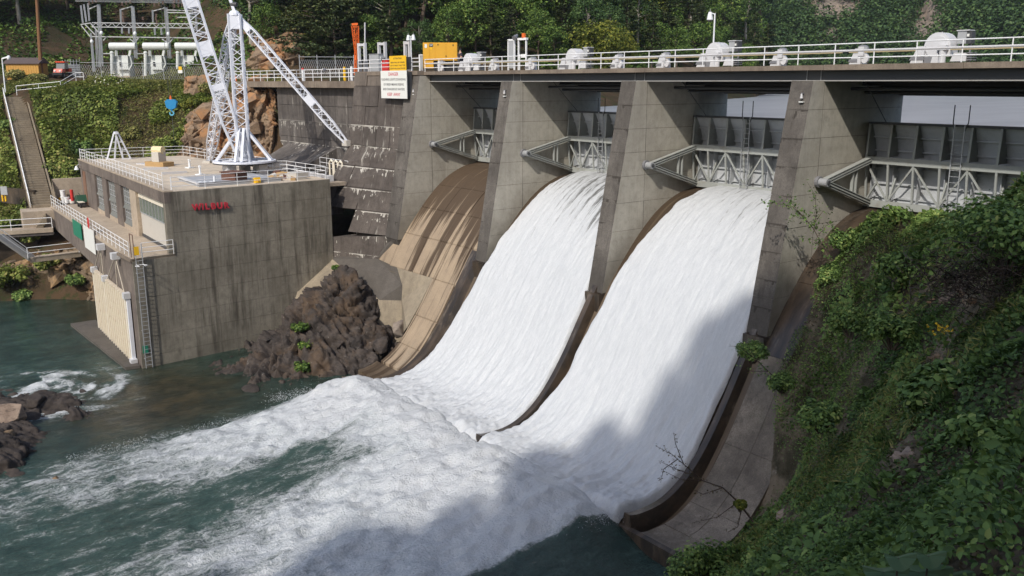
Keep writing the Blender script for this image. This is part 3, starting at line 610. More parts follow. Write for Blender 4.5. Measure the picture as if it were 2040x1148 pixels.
t = MB(); J0, J1, K, F, Gp = (1.05, -4.24, -9.53), (6.42, -4.26, -9.53), (2.55, -4.66, -10.75), (6.35, -6.65, -13.1), (3.1, -5.2, -14.7); Np, Fm = (2.85, -4.92, -11.8), (6.42, -5.55, -11.55)
t.add([J0, J1, K, Np, Fm, F, Gp, (1.05, -3.5, -15), (6.42, -3.5, -15)], [(0, 2, 1), (2, 3, 1), (3, 4, 1), (3, 5, 4), (3, 6, 5), (0, 7, 6, 3, 2), (1, 4, 5, 8), (7, 8, 5, 6), (0, 1, 8, 7)])
t.build('training_wedge', M['train'], dam)
MB().hexa([(-7.3, -11.5, -16.5), (-3.4, -8.0, -16.5), (-3.2, -6, -16.5), (-7.3, -6, -16.5)], [(-7.2, -9.6, -12.6), (-5.6, -7.9, -11.2), (-5, -6, -10.2), (-7.2, -6, -10.2)]).build('concrete_fillet', M['train'], dam)
# falling sheets of white water in the two open bays
def sheet(x0, x1, amt, seed, lo, ro):
    nx, ny = 120, 220; yy = np.linspace(4.4, -14.2, ny); uu = np.linspace(0, 1, nx); Yg, Ug = np.meshgrid(yy, uu, indexing='ij')
    ky = [-4.4, -3, 0, 3, 6, 8, 10, 14]
    xl = x0 + np.interp(-yy, ky, lo) + .2 * fbm(P3(yy * 1.3, yy * 0, seed), 3, seed)
    xr = x1 + np.interp(-yy, [-4.4, 2.5, 5, 9, 14], ro) + .1 * fbm(P3(yy * 1.3, yy * 0 + 5, seed), 3, seed + 1)
    Xg = xl[:, None] + (xr - xl)[:, None] * Ug
    th = np.interp(-yy, [-4.4, -3, 0, 5, 11.2, 12.6, 14.2], [.35, .42, .55, .66, .8, .75, .1])[:, None] * np.clip(np.minimum(Ug, 1 - Ug) * 70 + .3, 0, 1)
    st = fbm(P3(Xg * 2.4, Yg * .28, seed), 4, seed).reshape(Xg.shape) * .09 + fbm(P3(Xg * 5, Yg * 1.3, seed), 3, seed + 5).reshape(Xg.shape) * .06 + fbm(P3(Xg * 9, Yg * 4, seed), 2, seed + 8).reshape(Xg.shape) * .035
    Zg = zf(Yg) + th + st * np.interp(-yy, [-4.4, 0, 6, 11, 14], [.35, .8, 1.2, 2.2, 2.4])[:, None] - 1.4 * sm(-Yg, 11.9, 13.6) + .35 * (fbm(P3(Xg * .8, Yg * .7, seed), 3, seed + 3).reshape(Xg.shape)) * sm(-Yg, 9, 12.5)
    crest = np.broadcast_to(np.interp(-yy, [-4.4, -2.5, -.5, 2.0, 4.0], [1.0, .95, .7, .25, 0])[:, None], Xg.shape) * amt * (.55 + .75 * Ug)
    i = np.arange(nx - 1)[None, :] + nx * np.arange(ny - 1)[:, None]
    V = np.stack([Xg.ravel(), Yg.ravel(), Zg.ravel()], 1)
    o = link('spillway_water', mesh_np('spillway_water', V, np.stack([i, i + nx, i + nx + 1, i + 1], -1).reshape(-1, 4), [M['fall']], True, {'crest': crest.ravel()})); setp(o, kind='structure')
sheet(12, 22.74, .72, 61, [1.8, 1.5, .8, .2, -.6, -.95, -1.15, -1.6], [0, 0, .15, .35, .5]); sheet(24, 34.74, .42, 71, [2.0, 1.7, 1.1, .5, .0, -.3, -.45, -.5], [0, 0, .05, .1, .0])
# ------------------------------------------------------------------ bridge deck over the gates
br = thing('service_bridge', 'long concrete deck on dark steel girders crossing above the spillway gates', 'bridge', (24, 2, 5))
for a, b in zip([-.2, 5.6, 12.2, 18.4, 24.2, 30.5, 36.2, 43.0], [5.6, 12.2, 18.4, 24.2, 30.5, 36.2, 43.0, 52]):
    MB().box((a + .01, -.5, 5.5 + rng.uniform(-.006, .006)), (b - .01, 7.5, 5.75 + rng.uniform(-.01, .01))).build('deck_slab', M['slab'], br)
for y, zb in ((0, 4.97), (1.6, 4.97), (3.4, 4.75), (5.2, 4.6), (7.2, 4.22)):
    gm = MB(); gm.box((-.1, y, zb + .05), (52, y + .03, 5.5)); gm.box((-.1, y - .02, 5.42), (52, y + .22, 5.49)); gb = gm.build('girder', M['girder'], br)
    MB().box((-.1, y - .1, zb), (52, y + .26, zb + .05)).build('flange', M['flange'] if y == 0 else M['girder'], gb)
for y, z in ((2.4, 4.6), (3.7, 4.4)): MB().tube((.2, y, z), (51, y, z), .09, n=8).build('pipe', M['girder'], br)
for x in (11.0, 11.8, 23.0, 23.8, 35.0, 35.8): MB().tube((x, -.06, 4.95), (x, -.06, 5.6), .015, n=5).build('anchor_rod', M['galv'], br)
# ------------------------------------------------------------------ radial gates
Rg = 5.2
def arc(a): return (Rg * math.cos(math.radians(a)), Rg * math.sin(math.radians(a)))
def make_gate():
    t = thing('radial_gate', '', 'spillway gate', (0, 0, 0), 'radial gates between the spillway piers')
    W0, W1 = .06, 10.62; al = np.linspace(33.2, -19.5, 16)
    vs = []; fs = []; n = len(al)
    for a in al:
        y, z = arc(a); f = (Rg + .05) / Rg; vs += [(W0, y, z), (W1, y, z), (W1, y * f, z * f), (W0, y * f, z * f)]
    for k in range(n - 1):
        b = 4 * k
        for j in range(4): fs.append((b + j, b + 4 + j, b + 4 + (j + 1) % 4, b + (j + 1) % 4))
    fs += [(0, 1, 2, 3), (4 * n - 1, 4 * n - 2, 4 * n - 3, 4 * n - 4)]
    sk = MB().add(vs, fs).build('skin_plate', M['skin'], t, smooth=False)
    for a in (24, 15.5, 5, -4, -12): y, z = arc(a); MB().box((W0, y - .14, z - .03), (W1, y - .01, z + .03)).build('stiffener', M['skin'], sk)
    MB().box((W0, 4.18, 2.78), (W1, 4.5, 2.9)).build('top_beam', M['girder'], t)
    for (y, z0, z1, zw) in ((4.12, .74, 1.1, .78), (4.36, -1.58, -1.2, -1.5)):
        gm = MB(); gm.box((W0, y, z0), (W1, y + .05, z1)); gm.box((W0, y + .05, zw), (W1, 5.02, zw + .06)); gm.box((W0, y + .06, z0), (W1, y + .2, z0 + .03)); gm.build('girder', M['gate'], t)
    xs_ = [.14] + [1.37 * k for k in range(1, 8)] + [10.52]
    for k, x in enumerate(xs_):
        MB().bar((x, 4.14, 1.1), (x, 4.26, 2.8), .11, .09, (0, 1, 0)).build('post', M['gate'], t)
        poly = [(x, 4.16, 1.12), (x, 4.28, 2.75)] + [(x, *arc(a)) for a in np.linspace(32, 12.5, 7)]
        rw = MB().prism(poly, (.03, 0, 0)).build('rib', M['gate'], t)
        MB().bar((x, 4.17, .74), (x, 4.38, -1.2), .1, .08, (0, 1, 0)).build('post', M['gate'], t)
        poly = [(x, 4.75, .74), (x, 4.72, -1.2)] + [(x, *arc(a)) for a in np.linspace(-13, 8, 6)]
        MB().prism(poly, (.03, 0, 0)).build('rib', M['skin'], t)
        if k < len(xs_) - 1:
            a, b = ((x, 4.22, .72), (xs_[k + 1], 4.4, -1.22)) if k % 2 == 0 else ((x, 4.4, -1.22), (xs_[k + 1], 4.22, .72))
            MB().bar(a, b, .09, .07, (0, 1, 0)).build('diagonal', M['gate'], t)
            if k % 2 == 1: MB().bar((x + .06, 4.4, -1.2), (x + .06, 5.0, .1), .08).build('strut', M['gate'], t)
    MB().bar((.2, 4.4, -1.2), (.75, 4.3, -.25), .08).build('diagonal', M['gate'], t)
    for x in (.34, 10.3):
        for (y, z) in ((4.14, .92), (4.4, -1.38)):
            am = MB(); d = norm((0, y, z)); am.bar((x, .22 * d[1], .22 * d[2]), (x, y, z), .3, .07, (0, -d[2], d[1])); up = np.array([0, -d[2], d[1]])
            am.obox((np.array([x, y / 2, z / 2]) + up * .13), (.15, 0, 0), np.array([0, y, z]) / 2 * .94, up * .02); am.obox((np.array([x, y / 2, z / 2]) - up * .13), (.15, 0, 0), np.array([0, y, z]) / 2 * .94, up * .02)
            am.build('arm', M['gate'], t)
        for y in (2.62, 2.95): MB().bar((x, y, -.3 * y), (x, y, .21 * y), .16, .06, (0, 1, 0)).build('tie', M['gate'], t)
        h = MB().tube((x - .34, 0, 0), (x + .3, 0, 0), .2, n=14).build('trunnion', M['galv'], t)
        MB().tube((x - .34, 0, 0), (x - .16, 0, 0), .29, n=14).build('collar', M['hoist_grey'], h)
        MB().tube((x + .3, 0, 0), (x + .36, 0, 0), .11, n=10).build('pin', M['girder'], h)
        x2 = 1.0 if x < 1 else 9.6
        MB().tube((x2, 4.3, 2.85), (x2, 1.9, 5.0), .025, n=5).build('hoist_cable', M['girder'], t)
    return t
def ladder(parent, x, y, z0, z1, w, mat, ext, extmat, name='ladder'):
    o = ORG[parent.name]
    r = MB()
    for s in (-w / 2, w / 2): r.bar((x + s, y, z0), (x + s, y, z1), .045, .045, (0, 1, 0))
    l = r.build(name, mat, parent)
    for k, z in enumerate(np.arange(z0 + .2, z1 - .05, .3)): MB().tube((x - w / 2, y, z), (x + w / 2, y, z), .017, n=5).build('rung', mat, l)
    if ext:
        e = MB()
        for s in (-1, 1): e.path([(x + s * w / 2, y, z1 - .3), (x + s * (w / 2 + .12), y + .05, z1 + .1), (x + s * (w / 2 + .12), y + .05, z1 + ext)], .028, n=5)
        e.build('grab_rail', extmat, l)
    return l
g0 = make_gate()
GLAB = ['radial gate in the dry leftmost bay beside the white danger sign block', 'radial gate over the left one of the two white water chutes', 'radial gate over the right one of the two white water chutes', 'radial gate behind the shrubs on the right bank, partly hidden by leaves']
gates = [g0] + [copy_tree(g0, (12 * k, 0, 0)) for k in (1, 2, 3)]
for gt, lb in zip(gates, GLAB): gt['label'] = lb
ladder(gates[1], 12 + 3.75, 4.02, -2.1, 2.9, .44, M['galv'], .95, M['girder']); ladder(gates[2], 24 + 4.3, 4.02, -2.45, 2.9, .5, M['galv'], .95, M['girder']); ladder(gates[3], 36 + 4.95, 4.02, -2.2, 2.9, .5, M['galv'], .95, M['girder'])
# ------------------------------------------------------------------ railings
POSTS = {}
def railing(name, label, pts, h, levels, spacing, r=.024, mat=None, group=None, big=None):
    mat = mat or M['white']; pts = [np.asarray(p, float) for p in pts]; t = thing(name, label, 'railing', pts[0], group)
    key = (round(h, 2), round(r, 3), mat.name)
    if key not in POSTS:
        b = MB().tube((0, 0, 0), (0, 0, h), r, n=6); me = bpy.data.meshes.new('post'); me.from_pydata(b.v, [], b.f); me.materials.append(mat); me.update(); POSTS[key] = me
    for k, (a, b) in enumerate(zip(pts[:-1], pts[1:])):
        n = max(1, int(round(np.linalg.norm(b - a) / spacing)))
        for i in range(n + 1 if k == len(pts) - 2 else n): link('post', POSTS[key], t, a + (b - a) * i / n - pts[0])
    for j, l in enumerate(levels):
        rr = big[1] if (big and j == big[0]) else r
        MB().path([p + np.array([0, 0, l]) for p in pts], rr, n=8).build('rail', M['pipe'] if (big and j == big[0]) else mat, t, smooth=False)
    return t
railing('deck_railing', 'white three-rail railing along the edge of the bridge deck above the gates', [(-.2, -.36, 5.76), (51, -.36, 5.76)], .96, (.95, .62, .3), 2.065, .028, big=(1, .055))
railing('block_railing', 'white railing on top of the concrete block behind the danger sign', [(-10.6, -.75, 5.84), (-.4, -.7, 5.84)], 1.0, (.98, .68, .36), 2.0, .028, big=(1, .05))
railing('road_railing', 'white railing along the road on the low abutment wall left of the danger sign', [(-47, .4, 5.06), (-10.9, .4, 5.06)], 1.12, (1.1, .74, .38), 1.95, .035)
# line shaft joining the hoists
sh_ = thing('line_shaft', 'long cream drive shaft running between the white hoists on the deck', 'drive shaft', (24, 1.3, 6.38))
for a, b in ((-.6, 3.1), (3.6, 11), (11.2, 15.2), (16, 23.5), (24, 27.6), (28.4, 36), (36.4, 40.4), (41.2, 50)): MB().tube((a, 1.3, 6.38), (b, 1.3, 6.38), .05, n=8).build('shaft_length', M['shaft'], sh_)
# ------------------------------------------------------------------ hoists on the deck
def make_drive():
    t = thing('gate_hoist', '', 'hoist', (0, 1.6, 5.76), 'large domed gate hoists on the deck'); X, Y, Z0 = 0, 1.6, 5.76
    hf = .36; poly = [(X - .62, Y - hf, Z0 + .3)] + [(X - .62 * math.cos(a), Y - hf, Z0 + .72 + .66 * math.sin(a)) for a in np.linspace(0, math.pi, 15)] + [(X + .62, Y - hf, Z0 + .3)]
    gcase = MB().prism(poly, (0, 2 * hf, 0)).build('gear_case', M['hoist'], t)
    pol2 = [(X + .54 * math.cos(a), Y - hf - .05, Z0 + .74 + .5 * math.sin(a)) for a in np.linspace(0, 2 * math.pi, 18, endpoint=False)]
    MB().prism(pol2, (0, .06, 0)).build('cover_plate', M['hoist'], gcase)
    MB().tube((X, Y, Z0 + 1.28), (X, Y, Z0 + 1.42), .05, .02, n=8).build('lifting_eye', M['hoist_grey'], gcase)
    ped = MB()
    for s in (-1, 1): ped.prism([(X - 1.18, Y + s * .42 - .06, Z0), (X - .55, Y + s * .42 - .06, Z0), (X - .5, Y + s * .42 - .06, Z0 + .78), (X - .86, Y + s * .42 - .06, Z0 + .78)], (0, .12, 0))
    ped.prism([(X - 1.1, Y - .36, Z0 + .1), (X - 1.02, Y - .36, Z0 + .1), (X - .78, Y - .36, Z0 + .76), (X - .86, Y - .36, Z0 + .76)], (0, .72, 0))
    p = ped.build('pedestal', M['hoist'], t)
    MB().prism([(X - 1.22, Y - .5, Z0 + .16), (X - .5, Y - .5, Z0 + .16), (X - .54, Y - .5, Z0 + .36), (X - 1.1, Y - .5, Z0 + .36)], (0, .1, 0)).build('grey_band', M['hoist_grey'], p)
    MB().box((X - .5, Y - .46, Z0), (X + .1, Y - .3, Z0 + .3)).build('base_plate', M['hoist_grey'], t)
    MB().prism([(X - .15, Y - .52, Z0 + .02), (X + .2, Y - .52, Z0 + .02), (X + .12, Y - .52, Z0 + .7), (X - .02, Y - .52, Z0 + .7)], (0, .12, 0)).build('bracket', M['hoist'], t)
    MB().tube((X + .36, Y - .5, Z0 + .62), (X + .36, Y - .5, Z0 + .02), .15, n=10).build('brake_housing', M['hoist'], t)
    MB().box((X + .16, Y - .66, Z0 + .58), (X + .56, Y - .34, Z0 + .8)).build('shaft_bearing', M['hoist'], t)
    mt = MB().prism([(X + .62, Y - .3, Z0 + .08), (X + 1.34, Y - .3, Z0 + .08), (X + 1.34, Y - .3, Z0 + .44), (X + .78, Y - .3, Z0 + .46)], (0, .5, 0)).build('motor', M['hoist'], t)
    for k in range(4): MB().box((X + 1.36, Y - .28, Z0 + .12 + .1 * k), (X + 1.58, Y + .2, Z0 + .16 + .1 * k)).build('cooling_fin', M['hoist_grey'], mt)
    cb_ = MB().box((X + .66, Y + .1, Z0 + .86), (X + 1.06, Y + .5, Z0 + 1.42)).build('control_box', M['greycab'], t)
    MB().box((X + .62, Y + .05, Z0 + 1.42), (X + 1.2, Y + .56, Z0 + 1.46)).build('box_roof', M['hoist'], cb_)
    MB().box((X + 1.07, Y + .1, Z0 + .86), (X + 1.3, Y + .46, Z0 + 1.38)).build('dark_door', M['girder'], cb_)
    MB().box((X + 1.1, Y + .06, Z0 + 1.16), (X + 1.2, Y + .1, Z0 + 1.28)).build('notice', M['signwhite'], cb_)
    leg = MB(); leg.bar((X + .75, Y + .3, Z0), (X + .75, Y + .3, Z0 + .86), .06); leg.bar((X + 1.2, Y + .3, Z0), (X + 1.2, Y + .3, Z0 + .86), .06); leg.build('stand', M['hoist_grey'], t)
    return t
def make_end():
    t = thing('hoist_sheave', '', 'hoist sheave', (0, 1.6, 5.76), 'small hoist sheave units on the deck'); X, Y, Z0 = 0, 1.6, 5.76
    ped = MB().prism([(X - .5, Y - .3, Z0), (X + .14, Y - .3, Z0), (X + .1, Y - .3, Z0 + .5), (X + .02, Y - .3, Z0 + .78), (X - .2, Y - .3, Z0 + .78)], (0, .6, 0)).build('pedestal', M['hoist'], t)
    MB().prism([(X - .52, Y - .34, Z0 + .14), (X + .06, Y - .34, Z0 + .14), (X + .03, Y - .34, Z0 + .28), (X - .45, Y - .34, Z0 + .28)], (0, .05, 0)).build('grey_band', M['hoist_grey'], ped)
    poly = [(X + .05 - .26 * math.cos(a), Y - .16, Z0 + .62 + .34 * math.sin(a)) for a in np.linspace(0, math.pi, 9)]
    MB().prism(poly, (0, .32, 0)).build('sheave_cover', M['hoist_grey'], t)
    MB().box((X + .05, Y - .44, Z0 + .42), (X + .34, Y - .12, Z0 + .86)).build('bearing_block', M['hoist'], t)
    MB().prism([(X + .34 + .19 * math.cos(a), Y - .3, Z0 + .3 + .24 * math.sin(a)) for a in np.linspace(0, 2 * math.pi, 14, endpoint=False)], (0, .14, 0)).build('gear_wheel', M['hoist'], t)
    MB().box((X + .02, Y - .4, Z0), (X + .18, Y - .2, Z0 + .42)).build('column', M['hoist'], t)
    return t
d0 = make_drive(); e0 = make_end()
DL = ['large domed white gate hoist nearest the yellow generator', 'large domed white gate hoist above the left white chute', 'large domed white gate hoist beside the tall deck lamp', 'largest domed white hoist, rightmost on the deck']
for k, (x, l) in enumerate(zip((3.5, 15.7, 27.9, 40.85), DL)):
    o = d0 if k == 0 else copy_tree(d0, (x, 1.6, 5.76)); o.location = (x, 1.6, 5.76); o['label'] = l
EL = ['small white sheave unit below the corner of the yellow generator', 'small white sheave unit just left of the white control stand', 'small white sheave unit right of the white control stand', 'small white sheave unit above the second concrete pier from the right', 'small white sheave unit left of the tall deck lamp', 'small white sheave unit right of the lamp, above the rightmost pier', 'small white sheave unit left of the largest domed hoist']
for k, (x, l) in enumerate(zip((-.7, 6.6, 11.1, 19.9, 23.9, 32.2, 36.9), EL)):
    o = e0 if k == 0 else copy_tree(e0, (x, 1.6, 5.76)); o.location = (x, 1.6, 5.76); o['label'] = l
# ------------------------------------------------------------------ other things on the deck
cs = thing('control_stand', 'tall white frame stand with dark panels and an orange beacon on the deck', 'control stand', (8.1, 2.4, 5.76)); x0, y0, z0 = 7.2, 2.4, 5.76
for x in (x0, x0 + .75, x0 + 1.25, x0 + 2.15): MB().box((x - .05, y0 - .05, z0), (x + .05, y0 + .05, z0 + 2.25)).build('post', M['white'], cs)
MB().box((x0 - .05, y0 - .05, z0 + 2.2), (x0 + .8, y0 + .05, z0 + 2.32)).build('crossbar', M['white'], cs); MB().box((x0 + 1.2, y0 - .1, z0 + 2.2), (x0 + 2.25, y0 + .1, z0 + 2.36)).build('crossbar', M['white'], cs)
MB().box((x0 + .06, y0 - .03, z0 + .2), (x0 + .69, y0 + .03, z0 + 2.18)).build('panel', M['greycab'], cs)
MB().box((x0 + 1.32, y0 + .0, z0 + .95), (x0 + 2.08, y0 + .06, z0 + 1.2)).build('switch_box', M['white'], cs)
MB().path([(x0 + 1.4, y0, z0 + 2.2), (x0 + 1.5, y0, z0 + 1.5), (x0 + 1.45, y0, z0 + .3)], .03, n=5).build('cable', M['dark'], cs); MB().path([(x0 + 2.0, y0, z0 + 2.2), (x0 + 1.9, y0, z0 + 1.6), (x0 + 1.7, y0, z0 + 1.2)], .03, n=5).build('cable', M['dark'], cs)
MB().tube((x0 + 1.85, y0, z0 + 2.36), (x0 + 1.85, y0, z0 + 2.68), .15, n=10).build('beacon', M['orange'], cs)
MB().tube((x0 + 1.1, y0 - .3, z0 + 2.35), (x0 + .95, y0 + .1, z0 + 2.6), .2, .08, n=10).build('siren_horn', M['hoist_grey'], cs)
gt0 = 75.0; gz = 5.8
def zat(u, v, y): return at(u, v, 1, y)[2]
GA, GB = far(843, 121, gt0), far(911, 121, gt0); gw = float(np.linalg.norm((GB - GA)[:2])); gb_ = GA[2]; gt_ = far(877, 85, gt0)[2]; gh = gt_ - gb_
ge = thing('diesel_generator', 'yellow enclosed diesel generator on the deck left of the hoists', 'generator', (*((GA + GB) / 2)[:2], gz))
def gbox(a, b, c, d, e, f, name, mat, par=None):
    """box in the generator's own frame: along the front, depth, height"""
    q = lambda x, y, z: np.array([*GA[:2], 0]) + RV * x * gw + HV * y + np.array([0, 0, z]); return MB().hexa([q(a, e, c), q(b, e, c), q(b, f, c), q(a, f, c)], [q(a, e, d), q(b, e, d), q(b, f, d), q(a, f, d)]).build(name, mat, par or ge)
bd = gbox(0, 1, gb_, gt_, 0, 1.3, 'enclosure', M['yellow'])
for a, b in ((.44, .61), (.69, .88)): gbox(a, b, gb_ + gh * .28, gb_ + gh * .42, -.012, .03, 'louvre', M['tan'], bd)
for a in (0, .2, .36, .68): gbox(a + .006, a + {0: .2, .2: .16, .36: .32, .68: .32}[a] - .006, gb_ + .05, gt_ - .06, -.025, .01, 'door_panel', M['yellow'], bd)
for a, b in ((.43, .88), (.87, .86), (.66, .25)): gbox(a, a + .025, gb_ + gh * b - .05, gb_ + gh * b + .05, -.06, -.02, 'latch', M['dark'], bd)
gbox(.055, .12, gt_ - .42, gt_ - .12, -.04, -.02, 'decal', M['signwhite'], bd); lb = gbox(.19, .3, gt_ - .34, gt_ - .08, -.04, -.02, 'name_plate', M['ink'], bd); gbox(.2, .28, gt_ - .56, gt_ - .38, -.041, -.02, 'warning_decal', M['signyellow'], bd)
text('lettering', 'CAT', .2, GA + RV * gw * .245 - HV * .05 + np.array([0, 0, gh - .21]), RV, (0, 0, 1), M['signwhite'], lb, .002, .006, width=gw * .085)
gbox(.32, .97, gz, gb_ - .02, .1, 1.2, 'skid', M['dark']); gbox(.01, .3, gz + .25, gb_ - .02, .02, 1.2, 'side_panel', M['yellow'])
cb = thing('switch_cabinet', 'narrow white cabinet against the left end of the generator', 'cabinet', (*(GA - RV * .35)[:2], gz)); gbox(-.13, -.1, gz, gz + 1.35, .1, .6, 'frame', M['white'], cb); gbox(-.1, -.01, gz + 1.28, gz + 1.35, .1, .6, 'frame', M['white'], cb); gbox(-.1, -.012, gz, gz + 1.27, .15, .55, 'door', M['greycab'], cb)
# the person standing by the hoist
px_, py_ = far(917, 110, 73.5)[:2]; pz_ = 5.76; pe = thing('person', 'person in a dark shirt standing between the generator and the first hoist', 'person', (px_, py_, pz_))
def skin(name, joints, edges, radii, mat, parent, sub=2):
    o0 = ORG[parent.name]; me = bpy.data.meshes.new(name); me.from_pydata([tuple(np.asarray(j, float) - o0) for j in joints], edges, []); me.materials.append(mat); o = link(name, me, parent)
    md = o.modifiers.new('skin', 'SKIN'); md.use_smooth_shade = True
    for v, r in zip(me.skin_vertices[0].data, radii): v.radius = (r, r)
    me.skin_vertices[0].data[0].use_root = True
    s = o.modifiers.new('sub', 'SUBSURF'); s.levels = 1; s.render_levels = sub; return o
Jp = [(0, 0, .95), (0, 0, 1.2), (0, 0, 1.43), (0, 0, 1.52), (0, -.02, 1.66), (.2, 0, 1.42), (.28, -.05, 1.15), (.22, -.24, 1.0), (-.2, 0, 1.42), (-.28, -.05, 1.15), (-.22, -.24, 1.0), (.1, 0, .9), (.12, -.02, .5), (.12, .02, .08), (.13, -.14, .04), (-.1, 0, .9), (-.12, -.02, .5), (-.12, .02, .08), (-.13, -.14, .04), (.2, -.32, .98), (-.2, -.32, .98)]
Jp = [(px_ + a, py_ + b, pz_ + c) for a, b, c in Jp]
Ep = [(0, 1), (1, 2), (2, 3), (3, 4), (2, 5), (5, 6), (6, 7), (2, 8), (8, 9), (9, 10), (0, 11), (11, 12), (12, 13), (13, 14), (0, 15), (15, 16), (16, 17), (17, 18), (7, 19), (10, 20)]
skin('body', Jp, Ep, [.15, .145, .14, .055, .1, .065, .045, .035, .065, .045, .035, .09, .062, .045, .04, .09, .062, .045, .04, .035, .035], M['skinface'], pe)
skin('shirt', [Jp[k] for k in (0, 1, 2, 5, 6, 8, 9)], [(0, 1), (1, 2), (2, 3), (3, 4), (2, 5), (5, 6)], [.17, .165, .16, .085, .062, .085, .062], M['shirt'], pe)
skin('trousers', [Jp[k] for k in (0, 11, 12, 13, 15, 16, 17)], [(0, 1), (1, 2), (2, 3), (0, 4), (4, 5), (5, 6)], [.16, .11, .08, .062, .11, .08, .062], M['trousers'], pe)
MB().dome((px_, py_ + .02, pz_ + 1.7), .1, .11, .085, lo=-.1).build('hair', M['dark'], pe, smooth=True)
# posts, cabinets, lamps at the left end of the deck
def frame_gantry(label, u0, u1, vt, y, mat):
    a, b = at(u0, 120, 1, y), at(u1, 120, 1, y); zt = at((u0 + u1) / 2, vt, 1, y)[2]; t = thing('stoplog_frame', label, 'steel frame', ((a[0] + b[0]) / 2, y, 5.84), 'twin-post frames at the end of the deck')
    for x in (a[0], b[0]): MB().box((x - .12, y - .12, 5.84), (x + .12, y + .12, zt)).build('post', mat, t); MB().box((x - .17, y - .17, 5.84), (x + .17, y + .17, 6.9)).build('post_sleeve', M['hoist_grey'], t)
    MB().box((a[0] + .12, y - .1, zt - .28), (b[0] - .12, y + .1, zt - .06)).build('crossbeam', mat, t)
frame_gantry('white twin-post frame next to the orange lattice mast', 716, 728, 86, 2.6, M['hoist'])
frame_gantry('weathered grey twin-post frame behind the yellow attention sign', 756, 768, 84, 3.0, M['pipe'])
frame_gantry('twin-post frame with white caps beside the double lamp post', 808, 817, 82, 2.6, M['pipe'])
def cabinet(name, label, cat, u0, u1, v0, v1, y, mat, d=.5, door=None):
    a = at(u0, v1, 1, y); b = at(u1, v0, 1, y); zb = 5.84; t = thing(name, label, cat, ((a[0] + b[0]) / 2, y, zb)); MB().box((a[0], y, zb + .08), (b[0], y + d, b[2])).build('case', mat, t); MB().box((a[0] + .04, y - .02, zb + .2), (b[0] - .04, y, b[2] - .08)).build('door', door or mat, t)
    MB().box((a[0] - .04, y - .05, b[2]), (b[0] + .04, y + d + .05, b[2] + .04)).build('lid', mat, t); MB().box((a[0] + .03, y + .03, zb), (b[0] - .03, y + d - .03, zb + .08)).build('plinth', M['girder'], t)
cabinet('electric_cabinet', 'grey steel electric cabinet between the twin-post frames', 'cabinet', 736, 754, 108, 140, 2.0, M['greycab'])
cabinet('red_tank', 'squat red box behind the railing left of the yellow sign', 'box', 760, 773, 119, 134, 1.2, M['red'])
def floodlight(label, p, d):
    t = thing('floodlight', label, 'floodlight', p, 'round floodlights on the railings'); p = np.asarray(p, float); d = norm(d)
    MB().tube(p, p + np.array([0, 0, .35]), .025, n=5).build('bracket', M['hoist_grey'], t); h = MB().tube(p + np.array([0, 0, .35]), p + np.array([0, 0, .35]) + d * .3, .09, .2, n=12).build('housing', M['hoist_grey'], t); MB().tube(p + np.array([0, 0, .35]) + d * .3, p + np.array([0, 0, .35]) + d * .33, .19, n=12).build('lens', M['signwhite'], h)
floodlight('round floodlight on the railing above the red box', at(766, 124, 1, -.5) , (-.5, -.8, -.2)); floodlight('round floodlight on the road railing left of the danger sign block', at(650, 146, 1, .4), (-.5, -.8, -.2))
def lamp_post(label, base, top, heads, mat=None, r=.06):
    t = thing('lamp_post', label, 'lamp post', base, None); base, top = np.asarray(base, float), np.asarray(top, float); MB().tube(base, top, r, r * .8, n=8).build('pole', M['lampwhite'], t)
    for hx in heads:
        e = top + np.asarray(hx, float); MB().path([top + np.array([0, 0, -.05]), (top + e) / 2 + np.array([0, 0, .02]), e], .03, n=6).build('arm', M['lampwhite'], t)
        h = MB().tube(e + np.array([0, 0, .12]), e + np.array([0, 0, -.32]), .1, .19, n=12).build('lamp_head', M['lampwhite'], t); MB().tube(e + np.array([0, 0, -.32]), e + np.array([0, 0, -.4]), .17, .12, n=12).build('diffuser', M['hoist_grey'], h); MB().tube(e + np.array([0, 0, .12]), e + np.array([0, 0, .3]), .04, .02, n=6).build('photocell', M['hoist_grey'], h)
    return t
a = at(820, 138, 1, 2.2); lamp_post('white post with two round lamps left of the yellow generator', (a[0], 2.2, 5.84), (a[0], 2.2, zat(820, 72, 2.2)), ((-.42, 0, -.02), (.42, 0, -.02)), r=.05)
a = at(1421, 95, 1, 2.9); lamp_post('tall white lamp post with one hooked lamp above the middle of the deck', (a[0], 2.9, 5.76), (a[0], 2.9, zat(1423, 27, 2.9)), ((-.36, 0, -.02),), r=.055)
t = thing('grey_pole', 'thin grey pole beside the white twin-post frame', 'pole', (*at(727, 138, 1, 3.2)[:2], 5.84)); MB().tube((*at(727, 138, 1, 3.2)[:2], 5.84), at(727, 45, 1, 3.2), .07, n=8).build('shaft', M['pipe'], t)
for nm, (u, v), x in (('pale lamp bracket near the top of the first pier beside the danger sign', (838, 172), -.6), ('pale lamp bracket on the pier between the dry bay and the left chute', (1024, 172), 11.5), ('pale lamp bracket near the top of the pier beside the right chute', (1616, 188), 35.6)):
    z = 4.35; y = yfr(z) - .02; t = thing('pier_lamp', nm, 'lamp', (x, y, z), 'lamp brackets on the piers'); MB().box((x - .03, y - .18, z + .02), (x + .03, y - .005, z + .07)).build('bracket', M['hoist_grey'], t); MB().tube((x, y - .16, z + .02), (x, y - .16, z - .2), .04, .08, n=10).build('lamp_head', M['pipe'], t); MB().box((x - .12, y - .2, z - .4), (x + .12, y - .02, z - .35)).build('tray', M['signwhite'], t)
